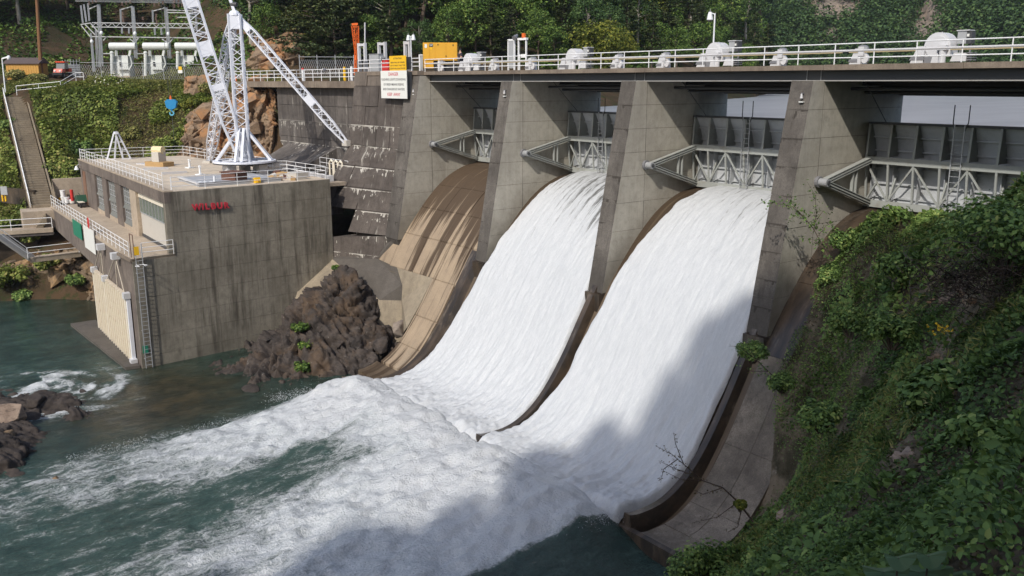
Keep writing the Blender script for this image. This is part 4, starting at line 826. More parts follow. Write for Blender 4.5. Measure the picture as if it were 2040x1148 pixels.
# signs
def sign(name, label, corners, face, edge, lines, y, parent_cat='sign'):
    (u0, v0), (u1, v1), (u2, v2), (u3, v3) = corners; a = at(u0, v0, 1, y); b = at(u2, v2, 1, y); x0, x1, z1, z0 = a[0], b[0], a[2], b[2]
    t = thing(name, label, parent_cat, ((x0 + x1) / 2, y, z0)); p = MB().box((x0, y, z0), (x1, y + .05, z1)).build('board', face, t)
    MB().box((x0 + .15, y + .05, z0 + .1), (x0 + .25, y + .6, z1 - .1)).build('support', edge, t); MB().box((x1 - .25, y + .05, z0 + .1), (x1 - .15, y + .6, z1 - .1)).build('support', edge, t)
    H_, W_ = z1 - z0, x1 - x0
    for body_, fz, sz, wd, mt in lines: text('lettering', body_, sz * H_, (x0 + W_ / 2, y - .004, z1 - fz * H_), (1, 0, 0), (0, 0, 1), mt, p, .002, .004 if mt == M['redletter'] else .002, width=wd * W_)
    return t
sign('danger_sign', 'white sign reading DANGER FLASHING LIGHTS SOUNDING OF SIREN on the concrete block', [(758, 141.5), (0, 0), (811, 197), (0, 0)], M['signwhite'], M['girder'], [('DANGER', .13, .17, .37, M['redletter']), ('FLASHING LIGHTS SOUNDING', .32, .12, .93, M['ink']), ('OF SIREN MEANS RISING', .5, .12, .78, M['ink']), ('AND DANGEROUS WATERS', .67, .12, .84, M['ink']), ('KEEP  AWAY', .86, .16, .5, M['redletter'])], -1.75)
sign('attention_sign', 'yellow sign headed ATTENTION on the railing above the white danger sign', [(775.5, 112), (0, 0), (809, 141), (0, 0)], M['signyellow'], M['girder'], [('ATTENTION', .18, .16, .5, M['ink']), ('SIREN WILL BE TURNED', .45, .14, .86, M['ink']), ('OFF AT NIGHT. ONLY THE', .65, .14, .9, M['ink']), ('LIGHTS WILL BE ACTIVATED', .85, .14, .92, M['ink'])], -1.35)
# ------------------------------------------------------------------ powerhouse
ZR = -3.1; ZW = -7.8
FR, FL, BR, BL = np.array([-6.2, -19.4]), np.array([-41.5, -17.6]), np.array([-7.2, -5.7]), np.array([-40.2, -7.3])
PR, PL = np.array([-5.96, -22.6]), np.array([-41.9, -21.1])
ph = thing('powerhouse', 'grey concrete powerhouse with a flat roof, tall windows and red WILBUR lettering', 'powerhouse', (-23, -14, -18))
def c3(p, z, off=(0, 0)): return (p[0] + off[0], p[1] + off[1], z)
ins = np.array([-.1, 0])
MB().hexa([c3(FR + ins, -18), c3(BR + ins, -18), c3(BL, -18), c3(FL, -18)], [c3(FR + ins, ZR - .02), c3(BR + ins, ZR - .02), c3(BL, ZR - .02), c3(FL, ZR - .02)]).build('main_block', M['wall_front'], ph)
def rx(y): return -6.0 - .0736 * (y + 22)
rn = norm((1, .0736, 0)); rp0 = np.array([-6.0, -22, 0])
ycol = [-19.35] + [atp(u, 420, rp0, rn)[1] for u in (422.3, 504.6, 584.3)] + [-5.7]
zrow = [ZR, -4.65, -6.2, -7.75, -9.3, -10.85, -12.4, -13.9, -15.4, -17.4]
def rpanel(y0, y1, z0, z1, mat):
    e = rng.uniform(-.006, .006); g = .009; q = lambda y, z, o: (rx(y) + o, y, z)
    MB().hexa([q(y0 + g, z0 + g, -.12), q(y0 + g, z0 + g, e), q(y1 - g, z0 + g, e), q(y1 - g, z0 + g, -.12)], [q(y0 + g, z1 - g, -.12), q(y0 + g, z1 - g, e), q(y1 - g, z1 - g, e), q(y1 - g, z1 - g, -.12)]).build('wall_panel', mat, ph)
for a, b in zip(zrow[:-1], zrow[1:]):
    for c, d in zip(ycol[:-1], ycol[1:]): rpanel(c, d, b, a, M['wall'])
    if a < -7.7: rpanel(-22.6, -19.35, b, min(a, -8.0), M['wall'])
fd = (FL - FR) / np.linalg.norm(FL - FR); fn = np.array([fd[1], -fd[0]]); fn = fn if fn[1] < 0 else -fn; FLEN = np.linalg.norm(FL - FR)
def fp(s, z, d=0): q = FR + fd * s + fn * d; return np.array([q[0], q[1], z])
def fs(u, v): q = atp(u, v, fp(0, 0), (fn[0], fn[1], 0)); return (q[:2] - FR) @ fd, q[2]
def fbox(s0, s1, z0, z1, d0, d1, name, mat, parent=None):
    return MB().hexa([fp(s0, z0, d0), fp(s1, z0, d0), fp(s1, z0, d1), fp(s0, z0, d1)], [fp(s0, z1, d0), fp(s1, z1, d0), fp(s1, z1, d1), fp(s0, z1, d1)]).build(name, mat, parent or ph)
Z6 = lambda a, b: (a / 3.827, 280 + b / 3.827)
wins = []
for (tl, tr, bl) in (((745, 285), (800, 300), (755, 560)), ((835, 310), (898, 330), (845, 590)), ((945, 345), (1012, 368), (960, 640))):
    s0 = fs(*Z6(*tr))[0]; s1 = fs(*Z6(*tl))[0]; wins.append((s0, s1))
sp0, sp1 = fs(*Z6(1075, 500))[0], fs(*Z6(1030, 500))[0]
ZT, ZB = -3.95, -7.35
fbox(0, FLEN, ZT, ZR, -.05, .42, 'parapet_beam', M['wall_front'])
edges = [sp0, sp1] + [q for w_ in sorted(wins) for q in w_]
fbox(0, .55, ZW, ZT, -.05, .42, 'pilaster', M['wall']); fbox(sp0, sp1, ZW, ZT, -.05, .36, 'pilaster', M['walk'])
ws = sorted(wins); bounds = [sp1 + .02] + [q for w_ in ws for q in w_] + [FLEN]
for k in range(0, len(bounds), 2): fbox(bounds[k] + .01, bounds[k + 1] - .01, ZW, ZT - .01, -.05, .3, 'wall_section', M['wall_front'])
for (s0, s1) in ws:
    fbox(s0, s1, ZW, ZB, -.05, .28, 'window_apron', M['walk'])
    fm = MB(); nx_, nz_ = 4, 7
    def fb(a, b, c, d, e, f): fm.hexa([fp(a, c, e), fp(b, c, e), fp(b, c, f), fp(a, c, f)], [fp(a, d, e), fp(b, d, e), fp(b, d, f), fp(a, d, f)])
    for k in range(nx_ + 1): x = s0 + .05 + (s1 - s0 - .1) * k / nx_; fb(x - .03, x + .03, ZB + .01, ZT - .02, .02, .1)
    for k in range(nz_ + 1): z = ZB + .04 + (ZT - ZB - .1) * k / nz_; fb(s0 + .03, s1 - .03, z - .025, z + .025, .03, .09)
    wf = fm.build('window', M['galv'], ph)
    for i in range(nx_):
        for j in range(nz_):
            x0_ = s0 + .05 + (s1 - s0 - .1) * i / nx_ + .03; x1_ = s0 + .05 + (s1 - s0 - .1) * (i + 1) / nx_ - .03; z0_ = ZB + .04 + (ZT - ZB - .1) * j / nz_ + .025; z1_ = ZB + .04 + (ZT - ZB - .1) * (j + 1) / nz_ - .025
            fbox(x0_, x1_, z0_, z1_, .035 + rng.uniform(0, .02), .06, 'pane', M['glassdark'], wf)
    for zc in ((ZT + ZB) / 2 + .1, ZB + .4): MB().add([fp(s0 + .3, zc, .1), fp(s1 - .3, zc, .1), fp(s1 - .3, zc - .42, .3), fp(s0 + .3, zc - .42, .3), fp(s0 + .3, zc, .08), fp(s1 - .3, zc, .08), fp(s1 - .3, zc - .42, .28), fp(s0 + .3, zc - .42, .28)], [(0, 1, 2, 3), (7, 6, 5, 4), (0, 3, 7, 4), (1, 5, 6, 2), (2, 6, 7, 3), (0, 4, 5, 1)]).build('hopper_sash', M['glassdark'], wf)
n_ = 9; gz0, gz1 = -5.7, -4.45; gf = fbox(.5, sp0, gz0 - .05, gz0, 0, .12, 'glazed_band', M['galv']); fbox(.5, sp0, gz1, gz1 + .03, 0, .1, 'head_rail', M['galv'], gf)
for k in range(n_ + 1): x = .55 + (sp0 - .55) * k / n_; fbox(x - .03, x + .03, gz0, gz1, 0, .1, 'mullion', M['galv'], gf)
for k in range(n_): fbox(.55 + (sp0 - .55) * k / n_ + .03, .55 + (sp0 - .55) * (k + 1) / n_ - .03, gz0, gz1, .01, .05, 'pane', M['glassgreen'], gf)
fbox(.55, sp0, gz1, ZT - .12, 0, .16, 'door_lintel', M['cream']); fbox(.6, sp0 - .05, ZW + .25, gz0 - .02, 0, .06, 'panel_door', M['doorwhite']); fbox(.6, sp0 - .05, ZW, ZW + .24, 0, .12, 'door_sill', M['girder'])
sd = fs(690 / 3.827, 280 + 400 / 3.827)[0]; fbox(sd, sd + 1.5, ZW, ZT - .2, .3, .36, 'side_door', M['doorbrown'])
# walkway platform in front and the wall under it
MB().hexa([c3(PR + ins, -8.05), c3(FR + ins, -8.05), c3(FL, -8.05), c3(PL, -8.05)], [c3(PR, ZW), c3(FR, ZW), c3(FL, ZW), c3(PL, ZW)]).build('walkway', M['walk'], ph)
wn = norm((PL - PR)[::-1] * np.array([1, -1])); wn = wn if wn[1] < 0 else -wn
def wpt(u, v, d=0): return atp(u, v, (*(PR + wn * d), 0), (wn[0], wn[1], 0))
wb = wpt(187, 528); wa = wpt(112, 457); pl3 = [c3(PR, -18), c3(PR, -8.06), c3(PL, -8.06), (PL[0], PL[1], wa[2]), wb, (wb[0], wb[1], -18)]
MB().prism([np.array(p) + np.array([-.12, 0, 0]) * (k < 2) for k, p in enumerate(pl3)], (0, 1.2, 0)).build('walkway_wall', M['wall_front'], ph)
MB().hexa([c3(PR, -8.05, (-3.6, -.15)), c3(PR, -8.05, (0, -.15)), c3(PR, -8.05, (0, 0)), c3(PR, -8.05, (-3.6, 0))], [c3(PR, ZW - .02, (-3.6, -.15)), c3(PR, ZW - .02, (0, -.15)), c3(PR, ZW - .02, (0, 0)), c3(PR, ZW - .02, (-3.6, 0))]).build('platform_edge', M['slab'], ph)
# roof: slabs between expansion joints, kerbs
for s0, s1 in zip(np.linspace(0, 1, 6)[:-1], np.linspace(0, 1, 6)[1:]):
    for t0, t1 in ((0, .5), (.5, 1)):
        q = lambda s, t_: (FR + (FL - FR) * s) * (1 - t_) + (BR + (BL - BR) * s) * t_
        g = .003; MB().hexa([c3(q(s0 + g, t0 + g), ZR - .15), c3(q(s1 - g, t0 + g), ZR - .15), c3(q(s1 - g, t1 - g), ZR - .15), c3(q(s0 + g, t1 - g), ZR - .15)], [c3(q(s0 + g, t0 + g), ZR + .01), c3(q(s1 - g, t0 + g), ZR + .01), c3(q(s1 - g, t1 - g), ZR + .01), c3(q(s0 + g, t1 - g), ZR + .01)]).build('roof_slab', M['roof'], ph)
MB().hexa([fp(-.0, ZR, -.25), fp(FLEN, ZR, -.25), fp(FLEN, ZR, .44), fp(0, ZR, .44)], [fp(0, ZR + .1, -.25), fp(FLEN, ZR + .1, -.25), fp(FLEN, ZR + .1, .44), fp(0, ZR + .1, .44)]).build('roof_kerb', M['walk'], ph)
ns = thing('name_sign', 'red raised letters spelling WILBUR on the powerhouse wall', 'sign', (rx(-16), -16, -4.4))
for k, ch in enumerate('WILBUR'):
    u = (392, 404, 413, 425, 438, 451)[k]; P = atp(u, 413.5 - k * .75, rp0 + rn * .13, rn)
    text('letter', ch, .67, P, (-.0734, .9973, 0), (0, 0, 1), M['redletter'], ns, .05, .02)
RL = (.35, .7, 1.05)
railing('roof_railing', 'white railing along the front edge of the powerhouse roof', [fp(FLEN - .1, ZR + .1, .2), fp(1.0, ZR + .1, .2)], 1.06, RL, 1.35, .022)
railing('roof_railing', 'white railing along the powerhouse roof edge above the red WILBUR letters', [fp(.9, ZR + .02, -.4), (rx(-19.2) - .2, -19.2, ZR + .02), (rx(-6.0) - .2, -6.0, ZR + .02)], 1.06, RL, 2.9, .022)
rb0, rb1 = at(365, 310, 2, ZR), at(556, 336, 2, ZR)
railing('roof_railing', 'white railing along the far back edge of the roof behind the crane leg', [fp(FLEN - .1, ZR + .02, .15), (BL[0] + .2, BL[1] - .1, ZR + .02), (-29.6, -7.0, ZR + .02)], 1.06, RL, 2.3, .022)
railing('roof_railing', 'short white railing on the roof behind the crane turntable', [(-28.2, -6.95, ZR + .02), (-17.5, -6.4, ZR + .02)], 1.06, RL, 1.9, .022)
railing('roof_railing', 'white railing closing the right rear corner of the powerhouse roof', [(rx(-6) - .25, -5.95, ZR + .02), (-14.6, -6.3, ZR + .02), (-15.2, -7.2, ZR + .02)], 1.06, RL, 2.0, .022)
railing('walkway_railing', 'white railing along the outer edge of the walkway below the windows', [c3(PL, ZW, (.1, .1)), c3(PR, ZW, (-1.1, .1))], 1.1, (.4, .75, 1.1), 1.45, .024)
railing('platform_railing', 'short white railing on the platform end beside the WILBUR wall', [c3(PR, ZW, (-.1, .75)), c3(FR, ZW, (.1, -.1))], 1.1, (.4, .75, 1.1), 1.6, .024)
# access platform behind the building
ap = thing('access_platform', 'grey platform with pipes between the powerhouse roof and the dam face', 'platform', (-13, -3.6, -4)); MB().box((-18.5, -5.4, -3.9), (-8.6, -2.6, -3.6)).build('slab', M['walk'], ap); MB().box((-18, -4.8, -6.5), (-17.4, -3, -3.91)).build('column', M['abut'], ap); MB().box((-10, -4.8, -6.5), (-9.4, -3.5, -3.91)).build('column', M['abut'], ap)
for k in range(3): MB().path([(-12.6 + .9 * k, -3, -3.6), (-12.6 + .9 * k, -3, -2.2), (-12.3 + .9 * k, -3, -1.95), (-11.9 + .9 * k, -3, -2.1), (-11.9 + .9 * k, -3, -3.6)], .09, n=8).build('vent_pipe', M['cream'], ap)
for k in range(5): x = -16.5 + 1.5 * k; MB().box((x, -4.6, -3.6), (x + .8, -4.1, -3.1)).build('valve_box', M['hoist'], ap)
railing('platform_railing', 'white railing along the front of the grey platform behind the roof', [(-18.4, -5.3, -3.6), (-8.7, -5.3, -3.6)], 1.06, RL, 1.6, .022)
railing('platform_railing', 'white railing around the pipes beside the dam face', [(-15.2, -2.7, -3.2), (-9.6, -2.7, -3.2)], 1.3, (.4, .85, 1.3), 1.3, .022)
# ladder down the corner, bulkhead gate, ropes
lt = thing('wall_ladder', 'long steel ladder with a hoop down the powerhouse corner to the water', 'ladder', (rx(-22.1) + .3, -22.1, -16.2)); lx = rx(-22.1) + .28; yl = -22.15
r_ = MB()
for s in (-.24, .24): r_.bar((lx, yl + s, -16.25), (lx, yl + s, -6.7), .05, .05, (1, 0, 0))
r_.build('side_rails', M['galv'], lt)
for z in np.arange(-16.0, -7.9, .31): MB().tube((lx, yl - .24, z), (lx, yl + .24, z), .018, n=5).build('rung', M['galv'], lt)
for z in np.arange(-15.5, -8, 2.2): MB().bar((lx - .28, yl - .24, z), (lx, yl - .24, z), .04).build('bracket', M['galv'], lt)
hp = [(lx + .38 - .38 * math.cos(a), yl + .42 * math.sin(a), -8.25) for a in np.linspace(-2.6, 2.6, 11)]; MB().path([(lx, yl - .24, -8.2)] + hp + [(lx, yl + .24, -8.2)], .02, n=5).build('hoop', M['white'], lt)
MB().path([(lx - .1, yl - .3, -7.8), (lx - .1, yl - .3, -6.0), (lx - .9, yl - .3, -6.0), (lx - .9, yl - .3, -7.8)], .03, n=5).build('gate_frame', M['brown'], lt)
t = thing('yellow_tag', 'small yellow notice on the gate at the top of the ladder', 'notice', (lx + .05, yl - .1, -7.3)); MB().box((lx + .06, yl - .32, -7.5), (lx + .08, yl + .02, -6.85)).build('plate', M['signyellow'], t); MB().box((lx + .03, yl - .3, -7.7), (lx + .06, yl - .25, -6.9)).build('post', M['white'], t)
t = thing('gauge_board', 'small green plate at the foot of the ladder by the water', 'plate', (lx, yl - .5, -15.2)); q_ = wpt(279, 705, .06); MB().box((lx - .2, yl - .32, -15.1), (lx - .17, yl + .1, -14.5)).build('plate', M['green'], t); MB().box((lx - .27, yl - .2, -14.9), (lx - .2, yl, -14.7)).build('bracket', M['galv'], t)
bg_ = thing('bulkhead_gate', 'cream ribbed bulkhead gate hanging on ropes in front of the powerhouse', 'bulkhead gate', (*wpt(225, 640, .4)[:2], -15))
TL_, TR_, BLp, BRp = wpt(186, 547, .4), wpt(247, 579, .4), wpt(194, 647, .4), wpt(253, 709, .4)
gx_ = np.linspace(TL_[0], TR_[0], 17); gzt, gzb = (TL_[2] + TR_[2]) / 2, (BLp[2] + BRp[2]) / 2
def gp(x, z, d): y = PR[1] + wn[1] * d + (x - PR[0]) * (PL[1] - PR[1]) / (PL[0] - PR[0]); return (x, y, z)
MB().hexa([gp(gx_[0], gzb, .08), gp(gx_[-1], gzb, .08), gp(gx_[-1], gzb, .34), gp(gx_[0], gzb, .34)], [gp(gx_[0], gzt, .08), gp(gx_[-1], gzt, .08), gp(gx_[-1], gzt, .34), gp(gx_[0], gzt, .34)]).build('leaf_plate', M['creamdark'], bg_)
for k, x in enumerate(gx_):
    wd_ = .17 if k in (0, 6, 16) else .085; MB().hexa([gp(x - wd_, gzb - .1, .335), gp(x + wd_, gzb - .1, .335), gp(x + wd_, gzb - .1, .45), gp(x - wd_, gzb - .1, .45)], [gp(x - wd_, gzt, .335), gp(x + wd_, gzt, .335), gp(x + wd_, gzt, .45), gp(x - wd_, gzt, .45)]).build('rib', M['cream'], bg_)
MB().hexa([gp(gx_[-1] + .08, gzb - 1.0, .1), gp(gx_[-1] + .4, gzb - 1.0, .1), gp(gx_[-1] + .4, gzb - 1.0, .36), gp(gx_[-1] + .08, gzb - 1.0, .36)], [gp(gx_[-1] + .08, gzt, .1), gp(gx_[-1] + .4, gzt, .1), gp(gx_[-1] + .4, gzt, .36), gp(gx_[-1] + .08, gzt, .36)]).build('guide_post', M['crane'], bg_)
for x, z in ((gx_[0], gzt), (gx_[6], gzt), (gx_[-1] + .15, gzt), (gx_[-1] + .4, gzb - .1)): MB().hexa([gp(x - .3, z - .2, .06), gp(x + .3, z - .2, .06), gp(x + .3, z - .2, .55), gp(x - .3, z - .2, .55)], [gp(x - .3, z + .25, .06), gp(x + .3, z + .25, .06), gp(x + .3, z + .25, .55), gp(x - .3, z + .25, .55)]).build('lug', M['hoist'], bg_)
for x in (gx_[3], gx_[8], gx_[13]): MB().hexa([gp(x - .1, gzb - 1.3, .12), gp(x + .1, gzb - 1.3, .12), gp(x + .1, gzb - 1.3, .26), gp(x - .1, gzb - 1.3, .26)], [gp(x - .1, gzb, .12), gp(x + .1, gzb, .12), gp(x + .1, gzb, .26), gp(x - .1, gzb, .26)]).build('foot', M['cream'], bg_)
for (uh, vh, xa, xb) in ((200, 492, gx_[0], gx_[5]), (229, 510, gx_[7], gx_[15])):
    hk = wpt(uh, vh, .35); MB().obox(hk, (.28, 0, 0), (0, .3, 0), (0, 0, .25)).build('hanger', M['hoist'], bg_)
    for x in (xa, xb, (xa + xb) / 2 + .6): MB().path([hk, gp(x, gzt + .1, .25)], .04, n=5).build('rope', M['rope'], bg_)
tl = thing('toe_slab', 'flat concrete slab at the water below the cream bulkhead gate', 'slab', (*wpt(215, 700, 1.5)[:2], -16.5)); MB().hexa([gp(wpt(190, 676, .5)[0] - 1.2, -17.5, .1), gp(PR[0] - .3, -17.5, .1), gp(PR[0] - .6, -17.5, 1.1), gp(wpt(190, 676, .5)[0] - 1.2, -17.5, 2.2)], [gp(wpt(190, 676, .5)[0] - 1.2, -16.05, .1), gp(PR[0] - .3, -16.1, .1), gp(PR[0] - .6, -16.1, 1.1), gp(wpt(190, 676, .5)[0] - 1.2, -16.05, 2.2)]).build('slab', M['train_dark'], tl)
# signs on the walkway railing
def wsign(name, label, uv, face, lines=(), d=.12):
    a, b = wpt(*uv[0], d), wpt(*uv[1], d); zt, zb = max(a[2], uv[2]), uv[3]; x0, x1 = sorted((a[0], b[0])); e = norm(np.array([PR[0] - PL[0], PR[1] - PL[1], 0])); p0 = np.array(gp(x0, zb, d)); L_ = (x1 - x0) / e[0]
    t = thing(name, label, 'sign', p0); q = MB().obox(p0 + e * L_ / 2 + np.array([0, 0, (zt - zb) / 2]), e * L_ / 2, np.array([wn[0], wn[1], 0]) * .025, (0, 0, (zt - zb) / 2)).build('board', face, t)
    for body_, fz, sz, wd_, mt in lines: text('lettering', body_, sz * (zt - zb), p0 + e * L_ / 2 + np.array([wn[0] * .03, wn[1] * .03, (zt - zb) * (1 - fz)]), e, (0, 0, 1), mt, q, .002, 0, width=wd_ * L_)
    MB().obox(p0 + e * L_ / 2 + np.array([0, .1, (zt - zb) * .8]), e * L_ * .4, (0, .03, 0), (0, 0, .04)).build('batten', M['girder'], t); return q, p0, e, L_, zt
wsign('green_notice', 'green notice board hanging on the outer side of the walkway railing', ((144, 436), (161, 450), -7.75, -9.05), M['green'])
q, p0, e, L_, zt = wsign('warning_board', 'white warning board with a red round symbol on the walkway railing', ((165.5, 448), (187, 470), -7.45, -9.5), M['signwhite'])
MB().prism([p0 + e * (L_ * .62 + .42 * math.cos(a)) + np.array([wn[0] * .02, wn[1] * .02, zt - p0[2] + .5 + .5 * math.sin(a)]) for a in np.linspace(0, 2 * math.pi, 16, endpoint=False)], (wn[0] * .03, wn[1] * .03, 0)).build('red_disc', M['red'], q)
# loose things on the walkway
def at_w(u, v): return at(u, v, 2, ZW)
for k, (u, v, l, m_, s_) in enumerate(((121, 404, 'yellow bucket at the left of the row against the walkway wall', 'yellow', .8), (127, 404, 'left white bucket under another stacked on it', 'white', 1.0), (134, 405, 'white bucket right of the stacked pair on the walkway', 'white', .95), (142, 405, 'small white can beside the red bollard', 'white', .6))):
    p = at_w(u, v); t = thing('bucket', l, 'bucket', p, 'buckets on the walkway'); MB().tube(p, p + np.array([0, 0, .62 * s_]), .22 * s_, .28 * s_, n=12).build('pail', M[m_], t); MB().tube(p + np.array([0, 0, .62 * s_]), p + np.array([0, 0, .68 * s_]), .3 * s_, n=12).build('lid', M[m_], t)
    if k == 1: p2 = p + np.array([0, 0, .69]); t2 = thing('bucket', 'white bucket standing on top of another bucket', 'bucket', p2, 'buckets on the walkway'); MB().tube(p2, p2 + np.array([0, 0, .6]), .22, .27, n=12).build('pail', M['white'], t2); MB().tube(p2 + np.array([0, 0, .6]), p2 + np.array([0, 0, .66]), .29, n=12).build('lid', M['white'], t2)
p = at_w(145, 405); t = thing('red_bollard', 'red round bollard beside the buckets on the walkway', 'bollard', p); MB().tube(p, p + np.array([0, 0, 1.45]), .17, n=10).build('post', M['red'], t); MB().tube(p, p + np.array([0, 0, .25]), .3, .24, n=10).build('base', M['doorwhite'], t)
p = at_w(163, 412); t = thing('hand_cart', 'dark green hand cart tipped against the wall on the walkway', 'cart', p); MB().obox(p + np.array([-.7, .2, .75]), (.55, 0, .1), (0, .5, .0), (-.25, 0, .35)).build('tub', paint('dark_green_tub', (.02, .07, .04)), t); MB().obox(p + np.array([.4, -.1, .45]), (.75, 0, -.06), (0, .3, 0), (0, 0, .06)).build('bed', M['dark'], t); MB().obox(p + np.array([.5, -.15, .56]), (.6, 0, 0), (0, .25, 0), (0, 0, .03)).build('board', M['cream'], t)
for dx in (-.1, .9): MB().tube(p + np.array([dx, -.35, .28]), p + np.array([dx, -.2, .28]), .28, n=14).build('wheel', M['dark'], t)
MB().path([p + np.array([-1.2, .2, 1.1]), p + np.array([-1.5, .1, 1.3])], .03, n=5).build('handle', M['dark'], t)
p = at_w(160, 400) + np.array([0, .8, 0]); t = thing('orange_board', 'orange board leaning on the wall behind the hand cart', 'board', p); MB().obox(p + np.array([0, 0, .75]), (.5, 0, 0), (0, .03, .0), (0, .15, .75)).build('board', M['shed'], t); MB().obox(p + np.array([-.2, -.1, 1.5]), (.25, 0, 0), (0, .02, 0), (0, .04, .25)).build('label', M['signwhite'], t)
p = fp(FLEN - 1.6, -3.6, .3); t = thing('wall_lamp', 'white goose-neck lamp high on the left end of the facade', 'lamp', p); MB().path([p, p + np.array([0, -.35, .15]), p + np.array([0, -.6, -.05])], .03, n=6).build('arm', M['galv'], t); MB().tube(p + np.array([0, -.6, -.02]), p + np.array([0, -.6, -.4]), .08, .26, n=12).build('shade', M['lampwhite'], t)
# ------------------------------------------------------------------ things on the powerhouse roof
def rf(u, v, dz=0.0): return at(u, v, 2, ZR + .01 + dz)
t = thing('roof_hatch', 'large low pale grey hatch cover on the roof near the WILBUR wall', 'hatch', rf(440, 358)); c = [rf(356, 354, .25), rf(396, 367, .25), rf(560, 355, .25), rf(497, 344, .25)]
MB().hexa([np.array(p) - [0, 0, .25] for p in c], c).build('cover', paint('grey_hatch_paint', (.36, .37, .39), .6, .25), t)
e = norm(c[1] - c[0]); MB().bar(c[0] + [0, 0, .04], c[1] + [0, 0, .04], .25, .12).build('edge_strip', M['hoist'], t); MB().bar(c[1] + [0, 0, .04], c[2] + [0, 0, .04], .1, .08).build('edge_strip', M['hoist_grey'], t)
t = thing('roof_crate', 'rusty brown crate on the grey roof hatch', 'crate', rf(467, 357, .25)); p = rf(467, 358, .25); MB().obox(p + [0, 0, .3], (.75, .3, 0), (-.25, .6, 0), (0, 0, .3)).build('box', M['brown'], t); MB().obox(p + [0, 0, .64], (.85, .34, 0), (-.28, .68, 0), (0, 0, .04)).build('lid', M['brown'], t)
t = thing('air_vent', 'white domed roof vents beside the railing corner', 'vent', rf(405, 372)); 
for du in (-6, 4, 16): p = rf(405 + du, 369); MB().dome(p, .38, .38, .3, lo=0).tube(p + [0, 0, -.02], p + [0, 0, .08], .42, n=10).build('dome', M['lampwhite'], t)
p = rf(428, 368); MB().tube(p, p + [0, 0, .7], .1, n=8).build('stub_pipe', M['lampwhite'], t)
t = thing('yellow_block', 'yellow pulley block lying on the roof by the railing', 'block', rf(512, 366)); p = rf(512, 365); MB().obox(p + [0, 0, .22], (.25, 0, .05), (0, .22, 0), (-.05, 0, .22)).build('body', M['signyellow'], t); MB().tube(p + [-.35, 0, .22], p + [.35, 0, .22], .08, n=8).build('axle', M['yellow'], t)
t = thing('scrap_pile', 'heap of rusty debris on the roof below the crane turntable', 'debris', rf(565, 350)); r2 = random.Random(8)
for k in range(16):
    p = rf(535 + r2.random() * 70, 345 + r2.random() * 12, .12); a = r2.random() * 3.14; s = .15 + r2.random() * .4; MB().obox(p, (s * math.cos(a), s * math.sin(a), .05), (-.2 * math.sin(a), .2 * math.cos(a), .05), (0, 0, .08 + .12 * r2.random())).build('piece', M[('brown', 'tan', 'doorwhite')[k % 3]], t)
t = thing('concrete_block', 'pale block on the roof at the right rear corner', 'block', rf(585, 363)); p = rf(592, 357); MB().obox(p + [0, 0, .3], (.7, .1, 0), (-.1, .5, 0), (0, 0, .3)).obox(p + [-1.2, .9, .2], (.5, .1, 0), (-.1, .4, 0), (0, 0, .2)).build('block', M['doorwhite'], t)
t = thing('winch_unit', 'tan winch housing with a coiled hose on the roof left of the crane', 'winch', rf(318, 331)); p = rf(318, 331)
MB().obox(p + [0, 0, .22], (1.25, .5, 0), (-.25, .6, 0), (0, 0, .22)).build('base', M['tan'], t); MB().obox(p + [0, 0, .9], (.42, .2, 0), (-.2, .42, 0), (0, 0, .48)).build('housing', M['doorwhite'], t); MB().tube(p + [-.55, -.3, 1.55], p + [.35, .35, 1.55], .38, n=12).build('drum', M['shaft'], t); MB().tube(p + [-.2, -.25, .5], p + [-.2, -.25, 1.4], .09, n=6).build('red_pipe', M['red'], t); MB().obox(p + [-2.3, -.4, .05], (1.2, .3, 0), (-.2, .6, 0), (0, 0, .05)).build('plank', M['pipe'], t)
for k, (u, v, l) in enumerate(((378, 335, 'short white bollard on the roof left of the crane turntable'), (399, 349, 'short white bollard on the roof beside the grey hatch'))):
    p = rf(u, v); t = thing('roof_bollard', l, 'bollard', p, 'short white roof bollards'); MB().tube(p, p + [0, 0, .75], .1, n=8).build('post', M['lampwhite'], t); MB().obox(p + [0, 0, .05], (.3, .1, 0), (-.1, .3, 0), (0, 0, .05)).build('foot', M['lampwhite'], t); MB().tube(p + [-.15, 0, .75], p + [.15, 0, .75], .1, n=8).build('cap', M['lampwhite'], t)
p = rf(360, 346); t = thing('roof_beam', 'long pale beam lying on the roof between the bollards', 'beam', p); MB().bar(rf(322, 346, .1), rf(372, 343, .1), .3, .2).build('beam', M['pipe'], t); MB().bar(rf(285, 337, .1), rf(335, 335, .1), .3, .2).build('beam', M['pipe'], t)
t = thing('a_frame', 'white steel A-frame standing at the far left end of the roof', 'A-frame', rf(236, 319)); q0, q1 = rf(221, 318), rf(253, 317); tp = rf(236, 318); ztp = tp[2] + (318 - 263) / 19.6
for q in (q0, q1):
    for dy in (-.5, .5): o = np.array([.1, .75, 0]) * dy; MB().bar(q + o, np.array([tp[0], tp[1], ztp]) + o * .3 + (q - tp) * .1, .14).build('leg', M['crane'], t)
    o = np.array([.1, .75, 0]); MB().bar(q - o * .5, q + o * .5, .18, .12).build('foot', M['crane'], t)
MB().bar((tp[0] - .35, tp[1], ztp), (tp[0] + .35, tp[1], ztp), .3, .25).build('head', M['crane'], t)
for f in (.35, .65):
    o = np.array([.1, .75, 0])
    for q in (q0, q1): MB().bar(q + (tp - q) * f * .9 + [0, 0, (ztp - ZR) * f] - o * .5 * (1 - f * .7), q + (tp - q) * f * .9 + [0, 0, (ztp - ZR) * f] + o * .5 * (1 - f * .7), .07).build('brace', M['crane'], t)
